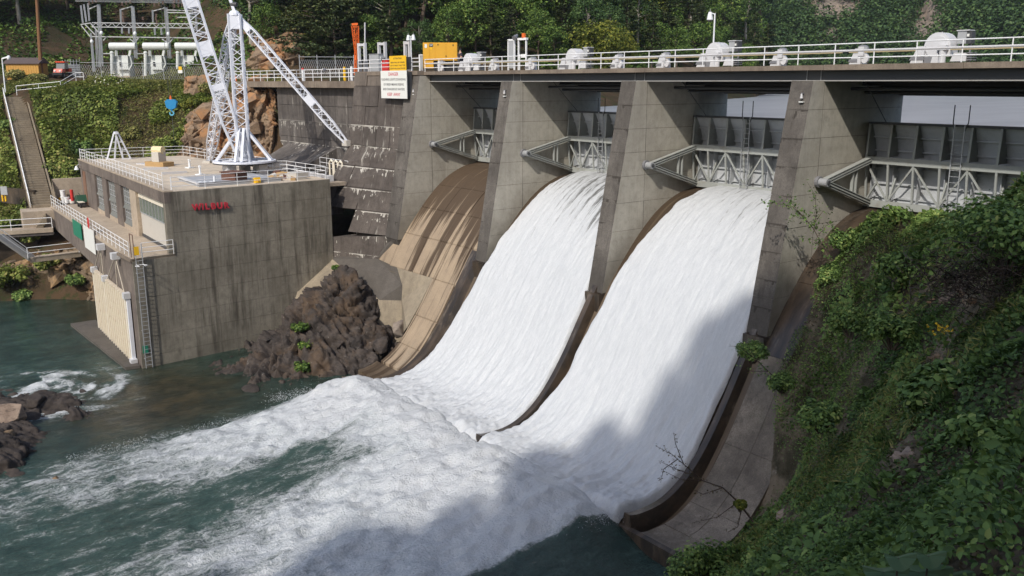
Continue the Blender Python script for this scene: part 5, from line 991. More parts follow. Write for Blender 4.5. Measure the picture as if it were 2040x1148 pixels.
# ------------------------------------------------------------------ white derrick crane
cr = thing('derrick_crane', 'tall white lattice derrick crane standing on a round turntable on the roof', 'crane', (-16.2, -9.6, ZR)); MBASE = np.array([-16.2, -9.6, -2.05])
ztop = CAM[2] + (165 - 34) / 1817 * ((MBASE - CAM) @ HV); MTOP = np.array([MBASE[0], MBASE[1], ztop])
def lattice(name, a, b, w0, w1, mat, panels, parent, plates=(), rot=0.0, chord=.11, lace=.05, taper_end=True, up=(0, 0, 1)):
    a, b = np.asarray(a, float), np.asarray(b, float); d = norm(b - a); u = np.asarray(up, float)
    if abs(d @ u) > .96: u = np.array([0, 1.0, 0])
    s = norm(np.cross(d, u)); q = np.cross(s, d); s, q = s * math.cos(rot) + q * math.sin(rot), -s * math.sin(rot) + q * math.cos(rot)
    root = MB(); root.bar(a, a + d * .15, max(w0 * .6, .1)); root.bar(b - d * .15, b, max(w1 * .6, .1)); o = root.build(name, mat, parent)
    def wat(f): return w0 + (w1 - w0) * f if not taper_end else (w0 if w0 < .3 and f == 0 else 1) * 0 + np.interp(f, [0, .12, .85, 1], [w0 * .45, w0, w1, w1 * .45])
    cs = [(-1, -1), (1, -1), (1, 1), (-1, 1)]; fr = np.linspace(0, 1, panels + 1)
    node = lambda i, f: a + (b - a) * f + (s * cs[i][0] + q * cs[i][1]) * wat(f) / 2
    for i in range(4):
        m_ = MB()
        for f0, f1 in ((0, .12), (.12, .85), (.85, 1)): m_.bar(node(i, f0), node(i, f1), chord)
        m_.build('chord', mat, o)
    lc = MB()
    for k in range(panels):
        for i in range(4):
            j = (i + 1) % 4
            if k % 2: lc.bar(node(i, fr[k]), node(j, fr[k + 1]), lace)
            else: lc.bar(node(j, fr[k]), node(i, fr[k + 1]), lace)
            if k % 3 == 0: lc.bar(node(i, fr[k]), node(j, fr[k]), lace)
    setp(lc.build('lacing', mat, o), kind='stuff')
    for f0, f1 in plates:
        p_ = MB()
        for i in range(4):
            j = (i + 1) % 4; n_ = norm(np.cross(node(j, f0) - node(i, f0), d)) * .02
            p_.hexa([node(i, f0) - n_, node(j, f0) - n_, node(j, f0) + n_, node(i, f0) + n_], [node(i, f1) - n_, node(j, f1) - n_, node(j, f1) + n_, node(i, f1) + n_])
        p_.build('splice_plate', mat, o)
    return o
# turntable
ring = MB(); R_ = 2.75; n = 40; vs = []; fs_ = []
for k in range(n):
    a = 2 * math.pi * k / n
    for rr, zz in ((R_, .0), (R_, .16), (R_ - .5, .16), (R_ - .5, .0)): vs.append((MBASE[0] + rr * math.cos(a), MBASE[1] + rr * math.sin(a), MBASE[2] + zz))
for k in range(n):
    for j in range(4): fs_.append((4 * k + j, 4 * ((k + 1) % n) + j, 4 * ((k + 1) % n) + (j + 1) % 4, 4 * k + (j + 1) % 4))
tt = ring.add(vs, fs_).build('bull_wheel', M['crane'], cr); rub = MB().tube(MBASE + [0, 0, -.1], MBASE + [0, 0, .0], R_ - .04, n=40).build('wheel_rim', M['dark'], tt)
for k in range(8):
    a = math.pi * k / 4 + .2; MB().bar(MBASE + [0, 0, .08], MBASE + [(R_ - .2) * math.cos(a), (R_ - .2) * math.sin(a), .08], .22, .14).build('spoke', M['crane'], tt)
for k in range(4):
    a = math.pi / 2 * k + .5; p = MBASE + [1.9 * math.cos(a), 1.9 * math.sin(a), 0]; MB().obox((p[0], p[1], (ZR + MBASE[2] - .1) / 2), (.4, 0, 0), (0, .4, 0), (0, 0, (MBASE[2] - .1 - ZR) / 2)).build('pedestal', M['pipe'], cr)
MB().tube((MBASE[0], MBASE[1], ZR), MBASE, .5, n=12).build('pivot', M['pipe'], cr)
zc_ = CAM[2] + (165 - 255) / 1817 * ((MBASE - CAM) @ HV); TC = np.array([MBASE[0], MBASE[1], zc_])
for k in range(4):
    a = math.pi / 4 + math.pi / 2 * k + .2; f = MBASE + [(R_ - .35) * math.cos(a), (R_ - .35) * math.sin(a), .16]; nrm = np.array([-math.sin(a), math.cos(a), 0])
    for s in (-1, 1): MB().bar(f + nrm * .28 * s, TC + nrm * .2 * s + [.3 * math.cos(a), .3 * math.sin(a), 0], .2, .22).build('base_leg', M['crane'], cr)
mast = lattice('mast', MBASE + [0, 0, .15], MTOP, 1.0, .95, M['crane'], 18, cr, plates=((.9, .985),), rot=.5, chord=.16, lace=.06, taper_end=False)
MB().bar(MBASE + [0, 0, .15], MBASE + [0, 0, 2.6], .8, .8, (1, 0, 0)).build('mast_foot', M['crane'], cr)
hd = MB().dome(MTOP + [0, 0, -.1], .5, .5, .45, lo=-.1).build('mast_head', M['crane'], cr)
gn = far(457, -6, (MTOP - CAM) @ HV); MB().bar(MTOP + [0, 0, .3], gn, .24, .24).build('gooseneck', M['crane'], cr); MB().tube(MTOP + [-.2, -.2, .8], MTOP + [.2, .2, .8], .2, n=12).build('sheave', M['girder'], cr); MB().bar(gn, gn + (gn - MTOP) * .6, .3, .26).build('gooseneck', M['crane'], cr)
lattice('stiff_leg', MTOP + [.2, .3, -.3], (-10.9, -2.1, -.35), .62, .62, M['crane'], 24, cr, plates=((.0, .1), (.62, .69)), chord=.11, lace=.05)
MB().obox((-10.85, -2.0, -.4), (.45, 0, 0), (0, .35, 0), (0, 0, .25)).build('anchor_foot', M['doorwhite'], cr)
lattice('stiff_leg', MTOP + [-.4, 0, -.3], (-29.0, -8.35, ZR + .1), .75, .75, M['crane'], 30, cr, rot=.6, chord=.11, lace=.055)
MB().obox((-29.0, -8.35, ZR + .12), (.5, .2, 0), (-.2, .4, 0), (0, 0, .12)).build('anchor_foot', M['doorwhite'], cr)
BT = far(303, -240, (MBASE - CAM) @ HV - 1.0); BB = MBASE + np.array([-.1, -.5, 1.0]); L_ = np.linalg.norm(BT - BB)
lattice('boom', BB, BT, 1.15, 1.15, M['crane'], 40, cr, plates=((.235, .26), (.365, .42), (.545, .6), (.73, .78)), rot=.35, chord=.17, lace=.065)
for s in (-.15, .15): MB().path([gn + (gn - MTOP) * .5 + [s, 0, 0], BT + [s, 0, 0]], .02, n=4).build('topping_line', M['girder'], cr)
# hook block hanging from the boom tip
hz = CAM[2] + (165 - 207) / 1817 * ((BT - CAM) @ HV); HB = np.array([BT[0], BT[1], hz]); hk = thing('hook_block', 'bright blue crane hook block hanging above the green bank', 'hook block', HB)
ax = RV
for s, m_ in ((-.16, 'blue'), (.16, 'blue')): MB().prism([HB + ax * x + np.array([0, 0, z]) + HV * s * .8 for x, z in ((-.5, .25), (-.28, .42), (.3, .42), (.52, .22), (.4, -.28), (.18, -.42), (-.2, -.42), (-.42, -.25))], HV * .09).build('cheek_plate', M[m_], hk)
MB().tube(HB - HV * .1, HB + HV * .12, .34, n=14).build('sheave', M['girder'], hk); MB().tube(HB + np.array([0, 0, -.42]), HB + np.array([0, 0, -.6]), .1, n=8).build('swivel', M['blue'], hk)
hp = [HB + ax * (.17 * math.sin(a)) + np.array([0, 0, -.78 + .17 * math.cos(a)]) for a in np.linspace(0, 5.2, 12)]; MB().path(hp, .07, n=7).build('hook', M['cyan'], hk)
MB().tube(HB + np.array([0, 0, .42]), HB + np.array([0, 0, .75]), .12, .05, n=8).build('red_shackle', M['orange'], hk)
wire = MB()
for s in (-.12, .12): wire.path([HB + ax * s + np.array([0, 0, .5]), BT + ax * s], .016, n=4)
wire.path([HB + np.array([0, 0, -1.0]), HB + np.array([0, 0, -3.2])], .02, n=4); wire.build('wire_rope', M['girder'], hk)
# ------------------------------------------------------------------ stairs, landings and gangways on the left bank
ST, SB = far(30, 193, 113), np.array([-44.0, -21.3, -8.3]); SB = far(86, 412, 94.5); stc = thing('stairs', 'long straight concrete stairs climbing the green bank to the yellow shed', 'stairs', SB)
e = norm([SB[0] - ST[0], SB[1] - ST[1], 0]); sd_ = np.array([-e[1], e[0], 0]); NS = 50; run = np.linalg.norm((SB - ST)[:2]) / NS; rise = (ST[2] - SB[2]) / NS
for k in range(NS): c = SB + (ST - SB) * (k + .5) / NS; MB().obox(c - [0, 0, .35 - rise * .5], e * run * .43, sd_ * 1.0, (0, 0, .35)).build('step', M['step'], stc)
for s in (-1.12, 1.12): MB().prism([SB + sd_ * s + [0, 0, -.5], ST + sd_ * s + [0, 0, -.5], ST + sd_ * s + [0, 0, .3], SB + sd_ * s + [0, 0, .3]], sd_ * .16 * np.sign(s)).build('string_wall', M['step'], stc)
sgn = -1.0 if (sd_ @ RV) > 0 else 1.0
railing('stair_railing', 'white handrail down the left side of the long concrete stairs', [SB + sd_ * sgn * 1.2, ST + sd_ * sgn * 1.2], 1.1, (.55, 1.1), 2.3, .03)
T1, T2, T3 = far(34, 190, 113), far(122, 181, 114), far(152, 163, 117)
railing('yard_railing', 'white railing along the top of the bank in front of the yellow shed', [T1, T2, T3, T3 + RV * 1.0], 1.15, (.6, 1.12), 2.5, .035)
lw = thing('retaining_wall', 'low concrete wall under the white railing at the top of the stairs', 'wall', far(70, 188, 113.6)); a, b = far(42, 198, 113.3), far(95, 188, 114); MB().prism([a - [0, 0, 2], b - [0, 0, 2], b + [0, 0, .15], a + [0, 0, .15]], HV * .4).build('wall_section', M['step'], lw)
# landing wall between stairs and powerhouse
q0, q1, q2 = far(108, 382, 96.0), far(167, 400, 94.2), far(103, 408, 95.5)
lnd = thing('bank_wall', 'tan concrete wall at the foot of the bank behind the white buckets', 'wall', q0); a, b = at(108, 404, 2, ZW), at(170, 400, 2, ZW); zt = CAM[2] - (357 - 165) / 1817 * ((a - CAM) @ HV)
MB().prism([(a[0], a[1], ZW - 1), (b[0], b[1], ZW - 1), (b[0], b[1], zt), (a[0], a[1], zt)], HV * .6).build('wall_section', M['walk'], lnd); MB().prism([(a[0], a[1], ZW - 1), (a[0], a[1], zt), *(tuple(SB + sd_ * -sgn * 1.3 + [0, 0, z]) for z in (.9, -1.5))], HV * .3).build('wing', M['step'], lnd)
fl_ = thing('landing', 'concrete landing at the foot of the long stairs', 'landing', SB); MB().obox(SB + e * 1.3 + [0, 0, -1.0], e * 1.5, sd_ * 2.2, (0, 0, .9)).build('slab', M['walk'], fl_)
# steps from the landing down to the footbridge
BZ = -9.75; br1 = at(106, 452, 2, BZ); br0 = at(-60, 462, 2, BZ)
fb = thing('footbridge', 'narrow concrete footbridge with white rails at the left edge of the picture', 'footbridge', br1); dv = norm(br0 - br1); pv = np.array([-dv[1], dv[0], 0])
MB().obox((br1 + br0) / 2 - [0, 0, .22], dv * np.linalg.norm(br0 - br1) / 2, pv * .95, (0, 0, .2)).build('deck', M['walk'], fb); MB().obox((br1 + br0) / 2 - [0, 0, .42] + pv * .7 * (-1 if pv @ HV > 0 else 1), dv * np.linalg.norm(br0 - br1) / 2, pv * .15, (0, 0, .3)).build('edge_beam', M['abut'], fb); MB().path([br1 - [0, 0, .75] - pv * .8, br0 - [0, 0, .75] - pv * .8], .07).build('pipe', M['pipe'], fb)
nf = -1 if pv @ HV > 0 else 1
railing('footbridge_railing', 'white two-rail railing on the near side of the footbridge', [br1 + pv * nf * .85 + dv * .05, br0 + pv * nf * .85], 1.1, (.5, 1.08), 4.0, .035)
su = thing('short_steps', 'short flight of concrete steps between the footbridge and the landing', 'steps', br1); ls = far(90, 428, 93.2)
p0 = br1 + dv * 1.6 - pv * nf * 1.0; p1 = SB + e * 2.4 + [0, 0, -.3]
for k in range(9): c = p0 + (p1 - p0) * (k + .5) / 9; d_ = norm([*(p1 - p0)[:2], 0]); MB().obox(c - [0, 0, .4], d_ * np.linalg.norm((p1 - p0)[:2]) / 18, np.array([-d_[1], d_[0], 0]) * 1.3, (0, 0, .45)).build('step', M['step'], su)
aw = thing('bridge_abutment', 'brown stained concrete wall under the footbridge', 'wall', at(50, 480, 2, -11)); a, b = br1 + dv * 1.7 - pv * nf * .4, br0; MB().prism([(*a[:2], -13), (*b[:2], -13), (*b[:2], BZ - .5), (*a[:2], BZ - .5)], HV * .8).build('wall_section', M['wet_and_shade'], aw)
GZ = -11.6; g1, g0 = at(158, 503, 2, GZ), at(56, 515, 2, GZ); rp_ = far(-8, 470, (g0 - CAM) @ HV - 2.0)
lg = thing('gangway', 'low concrete gangway beside the water below the footbridge', 'gangway', g0); MB().prism([g0 + HV * .3 - [0, 0, .5], g1 + HV * .3 - [0, 0, .5], g1 + HV * 1.6 - [0, 0, .5], g0 + HV * 1.6 - [0, 0, .5]], (0, 0, .48)).build('slab', M['walk'], lg)
MB().prism([g0 - [0, 0, .25], rp_ - [0, 0, .25], rp_ + HV * 1.3 - [0, 0, .25], g0 + HV * 1.3 - [0, 0, .25]], (0, 0, .24)).build('ramp', M['doorwhite'], lg)
railing('gangway_railing', 'white railing on the low gangway beside the rock bank', [rp_, g0, g1], 1.05, (.5, 1.03), 3.3, .035)
lr0, lr1 = at(38, 405, 2, -8.0), at(63, 408, 2, -8.0)
railing('landing_railing', 'small white railing on the concrete pad left of the stairs', [lr0, lr1, lr1 + HV * 1.6], 1.2, (.6, 1.18), 2.0, .035)
pb = thing('concrete_pad', 'concrete pad with a white railing left of the stairs', 'pad', lr0); MB().prism([lr0 - [0, 0, 3], lr1 - [0, 0, 3], lr1, lr0], HV * 1.8).build('block', M['walk'], pb)
rw = thing('stone_wall', 'low rust-stained retaining wall at the left edge behind the yellow posts', 'wall', far(25, 385, 97)); a, b = far(-10, 392, 97), far(70, 400, 96); MB().prism([a - [0, 0, .6], b - [0, 0, .6], b + [0, 0, 1.1], a + [0, 0, 1.1]], HV * .5).build('wall_section', M['wet_and_shade'], rw)
t = thing('yellow_post', 'grey panel between two yellow posts at the left edge of the picture', 'panel', far(8, 392, 95)); 
for u in (5, 11): p = far(u, 392, 95); MB().tube(p - [0, 0, .5], p + [0, 0, 1.1], .1, n=8).build('post', M['signyellow'], t)
p = far(8, 380, 94.8); MB().obox(p, RV * .35, HV * .05, (0, 0, .45)).build('panel', M['greycab'], t)
# ------------------------------------------------------------------ the yard: shed, vehicle, poles, switchyard
TY = 121.0
sh2 = thing('shed', 'ochre wooden shed with a brown shingle roof beside the pole', 'shed', far(45, 152, TY)); cl, cr_, = far(14, 151, TY), far(79, 152, TY); bk = HV * 3.2 + RV * -.4; W_ = 4.0
zb, zt = cl[2] - .6, far(45, 126, TY)[2]; zr_ = far(45, 115, TY + 1.6)[2]
MB().hexa([(*cl[:2], zb), (*cr_[:2], zb), (*(cr_ + bk)[:2], zb), (*(cl + bk)[:2], zb)], [(*cl[:2], zt), (*cr_[:2], zt), (*(cr_ + bk)[:2], zt), (*(cl + bk)[:2], zt)]).build('walls', M['shed'], sh2)
dr = norm(cr_ - cl); ln = np.linalg.norm((cr_ - cl)[:2])
for k in range(13): c = cl + dr * ln * (k + .5) / 13; MB().obox((c[0], c[1], (zb + zt) / 2) - HV * .03, RV * ln / 28, HV * .02, (0, 0, (zt - zb) / 2 - .02)).build('board', M['shed'], sh2)
rg = (bk / 2); MB().add([np.array([*cl[:2], zt]) - RV * .25 - HV * .25, np.array([*cr_[:2], zt]) + RV * .25 - HV * .25, np.array([*(cr_ + rg)[:2], zr_]) + RV * .25, np.array([*(cl + rg)[:2], zr_]) - RV * .25, np.array([*(cl + bk)[:2], zt]) - RV * .25 + HV * .25, np.array([*(cr_ + bk)[:2], zt]) + RV * .25 + HV * .25, np.array([*cl[:2], zt - .12]) - RV * .25 - HV * .25, np.array([*cr_[:2], zt - .12]) + RV * .25 - HV * .25], [(0, 1, 2, 3), (3, 2, 5, 4), (0, 3, 4), (1, 5, 2), (6, 7, 1, 0), (0, 4, 5, 1)[::-1]]).build('roof', M['shingle'], sh2)
cv = thing('utility_vehicle', 'small red utility vehicle parked by the chain-link fence', 'utility vehicle', far(115, 156, 122)); c = far(115, 155, 122); ex_, ey_ = RV, HV
def vb(x0, x1, y0, y1, z0, z1, name, mat, par=None, slope=0.0):
    f = lambda x, y, z: c + ex_ * x * .8 + ey_ * y + np.array([0, 0, z * 1.1]); return MB().hexa([f(x0, y0, z0), f(x1, y0, z0), f(x1, y1, z0), f(x0, y1, z0)], [f(x0, y0 + slope, z1), f(x1, y0 + slope, z1), f(x1, y1, z1), f(x0, y1, z1)]).build(name, mat, par or cv)
vb(-.72, .72, 0, 2.8, .35, .62, 'chassis', M['dark']); hoodp = vb(-.72, .72, .1, 1.1, .62, 1.05, 'bonnet', M['vehicle'], None, .25); vb(-.8, .8, -.08, .25, .3, .62, 'bumper', M['dark'])
vb(-.7, .7, .95, 2.1, 1.05, 1.8, 'cab', M['glassblue'], None, .25); vb(-.78, .78, 1.0, 2.3, 1.8, 1.95, 'roof', M['vehicle']); vb(-.75, .75, 2.1, 2.9, .7, 1.15, 'cargo_bed', M['vehicle'])
for x in (-.58, .3): vb(x, x + .28, .06, .14, .72, .9, 'headlight', M['signwhite'])
for x in (-.72, .72):
    for y in (.45, 2.5): p = c + ex_ * x * .8 + ey_ * y + np.array([0, 0, .32]); w_ = MB().tube(p - ex_ * .14, p + ex_ * .14, .33, n=14).build('wheel', M['dark'], cv); MB().tube(p - ex_ * .15, p + ex_ * .15, .17, n=10).build('rim', M['hoist_grey'], w_)
pl = thing('utility_pole', 'brown wooden utility pole beside the ochre shed', 'utility pole', far(82, 152, 122)); MB().tube(far(82, 154, 122) - [0, 0, .8], far(68, -90, 122), .27, .17, n=8).build('shaft', M['wood'], pl); tpp = far(69, -75, 122); MB().bar(tpp - RV * 1.4, tpp + RV * 1.4, .14).build('crossarm', M['wood'], pl)
lp0 = far(11, 184, 114); lp1 = far(4, 117, 114); t = thing('lamp_post', 'thin white lamp post at the head of the stairs', 'lamp post', lp0); MB().tube(lp0, lp1, .09, .07, n=8).build('pole', M['lampwhite'], t); MB().bar(lp1, lp1 + RV * .75 + np.array([0, 0, .2]), .16).build('arm', M['lampwhite'], t); MB().dome(lp1 + RV * .85 + np.array([0, 0, .1]), .24, .24, .3, lo=-.9).build('lamp_head', M['lampwhite'], t)
TS = 134.0
def S(u, v, dt=0): return far(u, v, TS + dt)
sb_ = thing('substation_frame', 'galvanised steel bus structure with three bays above the transformers', 'steel structure', S(265, 155))
def sbar(a, b, w=.16, dt=0, name='beam'): MB().bar(S(*a, dt), S(*b, dt), w).build(name, M['galv'], sb_)
for (a, b) in (((200, 133), (194.5, 9)), ((204.5, 132), (198, 9)), ((269, 116), (262.5, 12)), ((273, 117), (266, 13)), ((336, 116), (328, 14)), ((340, 117), (332, 15)), ((186, 143), (181, 66)), ((189, 143), (183, 84)), ((165, 46), (161, 11)), ((172, 44), (167, 9)), ((178, 42), (175, 7)), ((241, 45), (240, 18)), ((305, 45), (304, 20)), ((393, 60), (388, 14)), ((243, 67), (243, 55)), ((257, 67), (257, 55)), ((309, 70), (308, 56)), ((322, 70), (321, 56))): sbar(a, b, .2, 0, 'column')
for (a, b) in (((193, 133), (190, 60)), ((197, 134), (192, 60))): sbar(a, b, .14, 4, 'column')
for v0, v1, u0, u1 in ((46, 54, 183, 392),):
    m_ = MB(); m_.bar(S(u0, v0 - .5), S(u1, v0 + 2), .12); m_.bar(S(u0, v1), S(u1, v1 + 2), .12); n_ = 26
    for k in range(n_): m_.bar(S(u0 + (u1 - u0) * k / n_, v0 if k % 2 else v1), S(u0 + (u1 - u0) * (k + 1) / n_, v1 if k % 2 else v0), .07)
    m_.build('truss', M['galv'], sb_); m_ = MB(); m_.bar(S(u0, v0 - .5, 3), S(u1, v0 + 2, 3), .12); m_.bar(S(u0, v1, 3), S(u1, v1 + 2, 3), .12); m_.build('truss', M['galv'], sb_)
for (a, b) in (((181, 73), (392, 76)), ((178, 18), (194, 11)), ((242, 19), (264, 13)), ((306, 22), (329, 16)), ((332, 20), (385, 22)), ((333, 25), (385, 26)), ((161, 49), (181, 46)), ((162, 51), (180, 73)), ((170, 49), (190, 70)), ((181, 47), (200, 69)), ((206, 81), (212, 74)), ((271, 82), (277, 75)), ((259, 78), (268, 85)), ((323, 78), (335, 86)), ((345, 77), (338, 85)), ((206, 107), (222, 107)), ((273, 107), (290, 107)), ((352, 35), (392, 34))): sbar(a, b, .13)
ins_ = []
for u, v in ((245, 30), (245, 38), (246, 44), (312, 34), (311, 40), (313, 47), (244, 11), (252, 9), (260, 7), (308, 13), (317, 11), (325, 9), (178, 9), (185, 7), (192, 5), (348, 15), (356, 14), (363, 13), (348, 6), (356, 5), (364, 6), (285, 40), (352, 38)):
    p = S(u, v, -.5); t = MB()
    for k in range(3): t.tube(p + [0, 0, .16 * k], p + [0, 0, .16 * k + .09], .17, .1, n=8)
    t.build('insulator', M['ceramic'], sb_)
for u, v in ((202, 66), (269, 67), (335, 68), (183, 83)): p = S(u, v, -.8); q = MB().dome(p, .24, .24, .3, lo=-.8).build('lamp_head', M['lampwhite'], sb_)
for v, w_ in ((0.5, 0), (3, 2), (5, 4)):
    m_ = MB(); m_.path([S(150, v - 2), S(400, v + 2)], .03, n=4); m_.build('overhead_wire', M['galv'], sb_)
def transformer(u, label):
    p = lambda x, v, dt=0: S(u + x, v, dt - 3); t = thing('transformer', label, 'transformer', p(0, 153), 'transformers in the switchyard')
    MB().tube(p(-26, 92.5), p(26, 92.5), .52, n=16).build('conservator_tank', M['transf'], t)
    for x, x2 in ((-14, -13), (15.5, 13)): MB().bar(p(x, 98), p(x2, 112), .3).build('support', M['transf'], t)
    b = MB(); c0, c1 = p(-15, 152, .5), p(13, 152, .5); z1 = p(0, 110)[2]; z0 = c0[2]; b.hexa([c0, c1, c1 + HV * 2, c0 + HV * 2], [(*c0[:2], z1), (*c1[:2], z1), (*(c1 + HV * 2)[:2], z1), (*(c0 + HV * 2)[:2], z1)]); tk = b.build('tank', M['transf'], t)
    q0, q1 = p(-11, 139), p(11, 139); MB().hexa([q0, q1, q1 + HV * .4, q0 + HV * .4], [(*q0[:2], p(0, 124)[2]), (*q1[:2], p(0, 124)[2]), (*(q1 + HV * .4)[:2], p(0, 124)[2]), (*(q0 + HV * .4)[:2], p(0, 124)[2])]).build('control_cabinet', M['transf'], tk)
    MB().obox(p(-5, 128, -.1), RV * .14, HV * .02, (0, 0, .3)).build('gauge', M['dark'], tk)
    MB().tube(p(-22, 152), p(-22, 106), .24, n=10).build('bushing_pipe', M['transf'], t); MB().dome(p(-22, 106), .3, .3, .3).build('cap', M['transf'], t)
    for k in range(5): x = -17 + k * 1.2; MB().obox(p(x - 3, 128, .8), RV * .03, HV * .5, (0, 0, 1.0)).build('radiator_fin', M['transf'], t)
    MB().bar(p(14, 112), p(18, 128), .15).build('pipe_brace', M['transf'], t); MB().bar(p(18, 128), p(12, 140), .15).build('pipe_brace', M['transf'], t)
    for x in (-6, 0, 6): q = p(x, 110, .6); MB().tube(q, q + [0, 0, .9], .14, .07, n=8).build('bushing', M['ceramic'], t)
    MB().obox(p(0, 154, .5), RV * 1.6, HV * 1.3, (0, 0, .2)).build('plinth', M['walk'], t)
for u, l in ((245, 'leftmost pale grey transformer with a horizontal tank on top, behind the flowering bush'), (312, 'middle pale grey transformer with a horizontal tank on top'), (376, 'rightmost pale grey transformer, partly behind the white crane boom')): transformer(u, l)
def chain_fence(label, pts, h, sp=2.6):
    t = thing('chain_link_fence', label, 'fence', pts[0]); wire = MB()
    for a, b in zip(pts[:-1], pts[1:]):
        a, b = np.asarray(a, float), np.asarray(b, float); L = np.linalg.norm(b - a); n = max(1, int(L / sp))
        for k in range(n + 1): p = a + (b - a) * k / n; MB().tube(p - [0, 0, .3], p + [0, 0, h + .25], .045, n=6).build('post', M['galv'], t)
        MB().tube(a + [0, 0, h], b + [0, 0, h], .03, n=5).build('top_rail', M['galv'], t)
        m_ = int(L / .3); d = (b - a) / m_
        for k in range(m_):
            for j in range(int(h / .6)):
                z = j * .6; wire.bar(a + d * k + [0, 0, z], a + d * (k + 1) + [0, 0, z + .6], .018); wire.bar(a + d * (k + 1) + [0, 0, z], a + d * k + [0, 0, z + .6], .018)
    setp(wire.build('wire_mesh', M['galv'], t), kind='stuff')
chain_fence('chain-link fence in front of the transformers', [far(162, 156, 123), far(410, 160, 123)], 2.05)
chain_fence('chain-link fence running back beside the red utility vehicle', [far(162, 156, 123), far(128, 153, 138)], 2.2)
chain_fence('chain-link fence beyond the road left of the orange mast', [far(598, 150, 108), far(706, 152, 104)], 2.1)
t = thing('yellow_placard', 'yellow warning placard on the fence before the rightmost transformer', 'placard', far(359, 137, 122.8)); MB().obox(far(359, 137, 122.8), RV * .22, HV * .02, (0, 0, .28)).build('plate', M['signyellow'], t); MB().obox(far(359, 143, 122.8), RV * .3, HV * .03, (0, 0, .2)).build('lower_plate', M['signwhite'], t)
om = thing('lattice_mast', 'orange lattice mast rising behind the left end of the deck', 'lattice mast', far(710, 150, 92)); 
lattice('upper_boom', far(711, 104, 92), far(707.5, 52, 92), .3, .5, M['orange'], 9, om, chord=.07, lace=.035, taper_end=False); lattice('lower_mast', far(711, 150, 92), far(711, 100, 92), .35, .3, M['orange'], 5, om, plates=((.6, .8),), chord=.08, lace=.04, taper_end=False)
MB().bar(far(701, 49, 92), far(713, 48, 92), .22, .2).build('head', M['orange'], om); MB().bar(far(714, 110, 92.2), far(713, 55, 92.2), .07).build('stay', M['orange'], om)
for u, l, m1, m2 in ((604, 'red and white warning bollard by the road railing', 'red', 'white'), (687, 'yellow bollard behind the road railing', 'signyellow', 'signyellow'), (701, 'white bollard at the right end of the road railing', 'white', 'white')):
    p = at(u, 158, 1, 1.6); p[2] = 5.06; t = thing('bollard', l, 'bollard', p); MB().tube(p, p + [0, 0, 1.1], .14, n=8).build('post', M[m2], t); MB().tube(p + [0, 0, 1.1], p + [0, 0, 1.35], .15, .1, n=8).build('cap', M[m1], t)
p = at(470, 157, 1, 1.6); p[2] = 5.06; t = thing('traffic_cone', 'small orange cone on the road behind the mast of the crane', 'cone', p); MB().tube(p, p + [0, 0, .6], .16, .03, n=10).build('cone', M['orange'], t); MB().obox(p + [0, 0, .02], (.22, 0, 0), (0, .22, 0), (0, 0, .02)).build('base', M['dark'], t)
rd = MB().prism([(-48, 2.2, 4.9), (-10.7, 2.2, 4.9), (-10.7, 7, 4.9), (-48, 7, 4.9)], (0, 0, .1)).build('road', M['gravel']); setp(rd, kind='structure')
# ------------------------------------------------------------------ rock
import bmesh
HULLS = []
for k in range(14):
    R = np.random.default_rng(500 + k); bm = bmesh.new(); q = R.uniform(-1, 1, (16, 3)); q = q / np.maximum(np.abs(q).max(1, keepdims=True), .62) * R.uniform(.72, 1, (16, 1))
    vs_ = [bm.verts.new(tuple(p)) for p in q]; r_ = bmesh.ops.convex_hull(bm, input=vs_); bmesh.ops.delete(bm, geom=[v for v in bm.verts if not v.link_faces], context='VERTS'); me = bpy.data.meshes.new('rock_block'); bm.to_mesh(me); bm.free(); HULLS.append(me)
HM = {}
def blocks(parent, pts, lo, hi, mat, seed, tilt=(.5, -.25, .4), flat=.5, sink=.25):
    """angular blocks along one bedding direction, each its own piece"""
    R = np.random.default_rng(seed)
    for p in pts:
        k = int(R.integers(len(HULLS))); key = (k, mat.name)
        if key not in HM: me = HULLS[k].copy(); me.name = 'rock_block'; me.materials.append(mat); HM[key] = me
        s = lo + (hi - lo) * R.random() ** 1.8; o = link('rock_block', HM[key], parent, np.asarray(p) - ORG[parent.name] - [0, 0, s * sink]); o.scale = (s * R.uniform(.8, 1.3), s * R.uniform(.6, 1.0), s * R.uniform(flat * .7, flat * 1.3)); o.rotation_euler = (tilt[0] + R.normal() * .16, tilt[1] + R.normal() * .16, tilt[2] + R.normal() * .3)
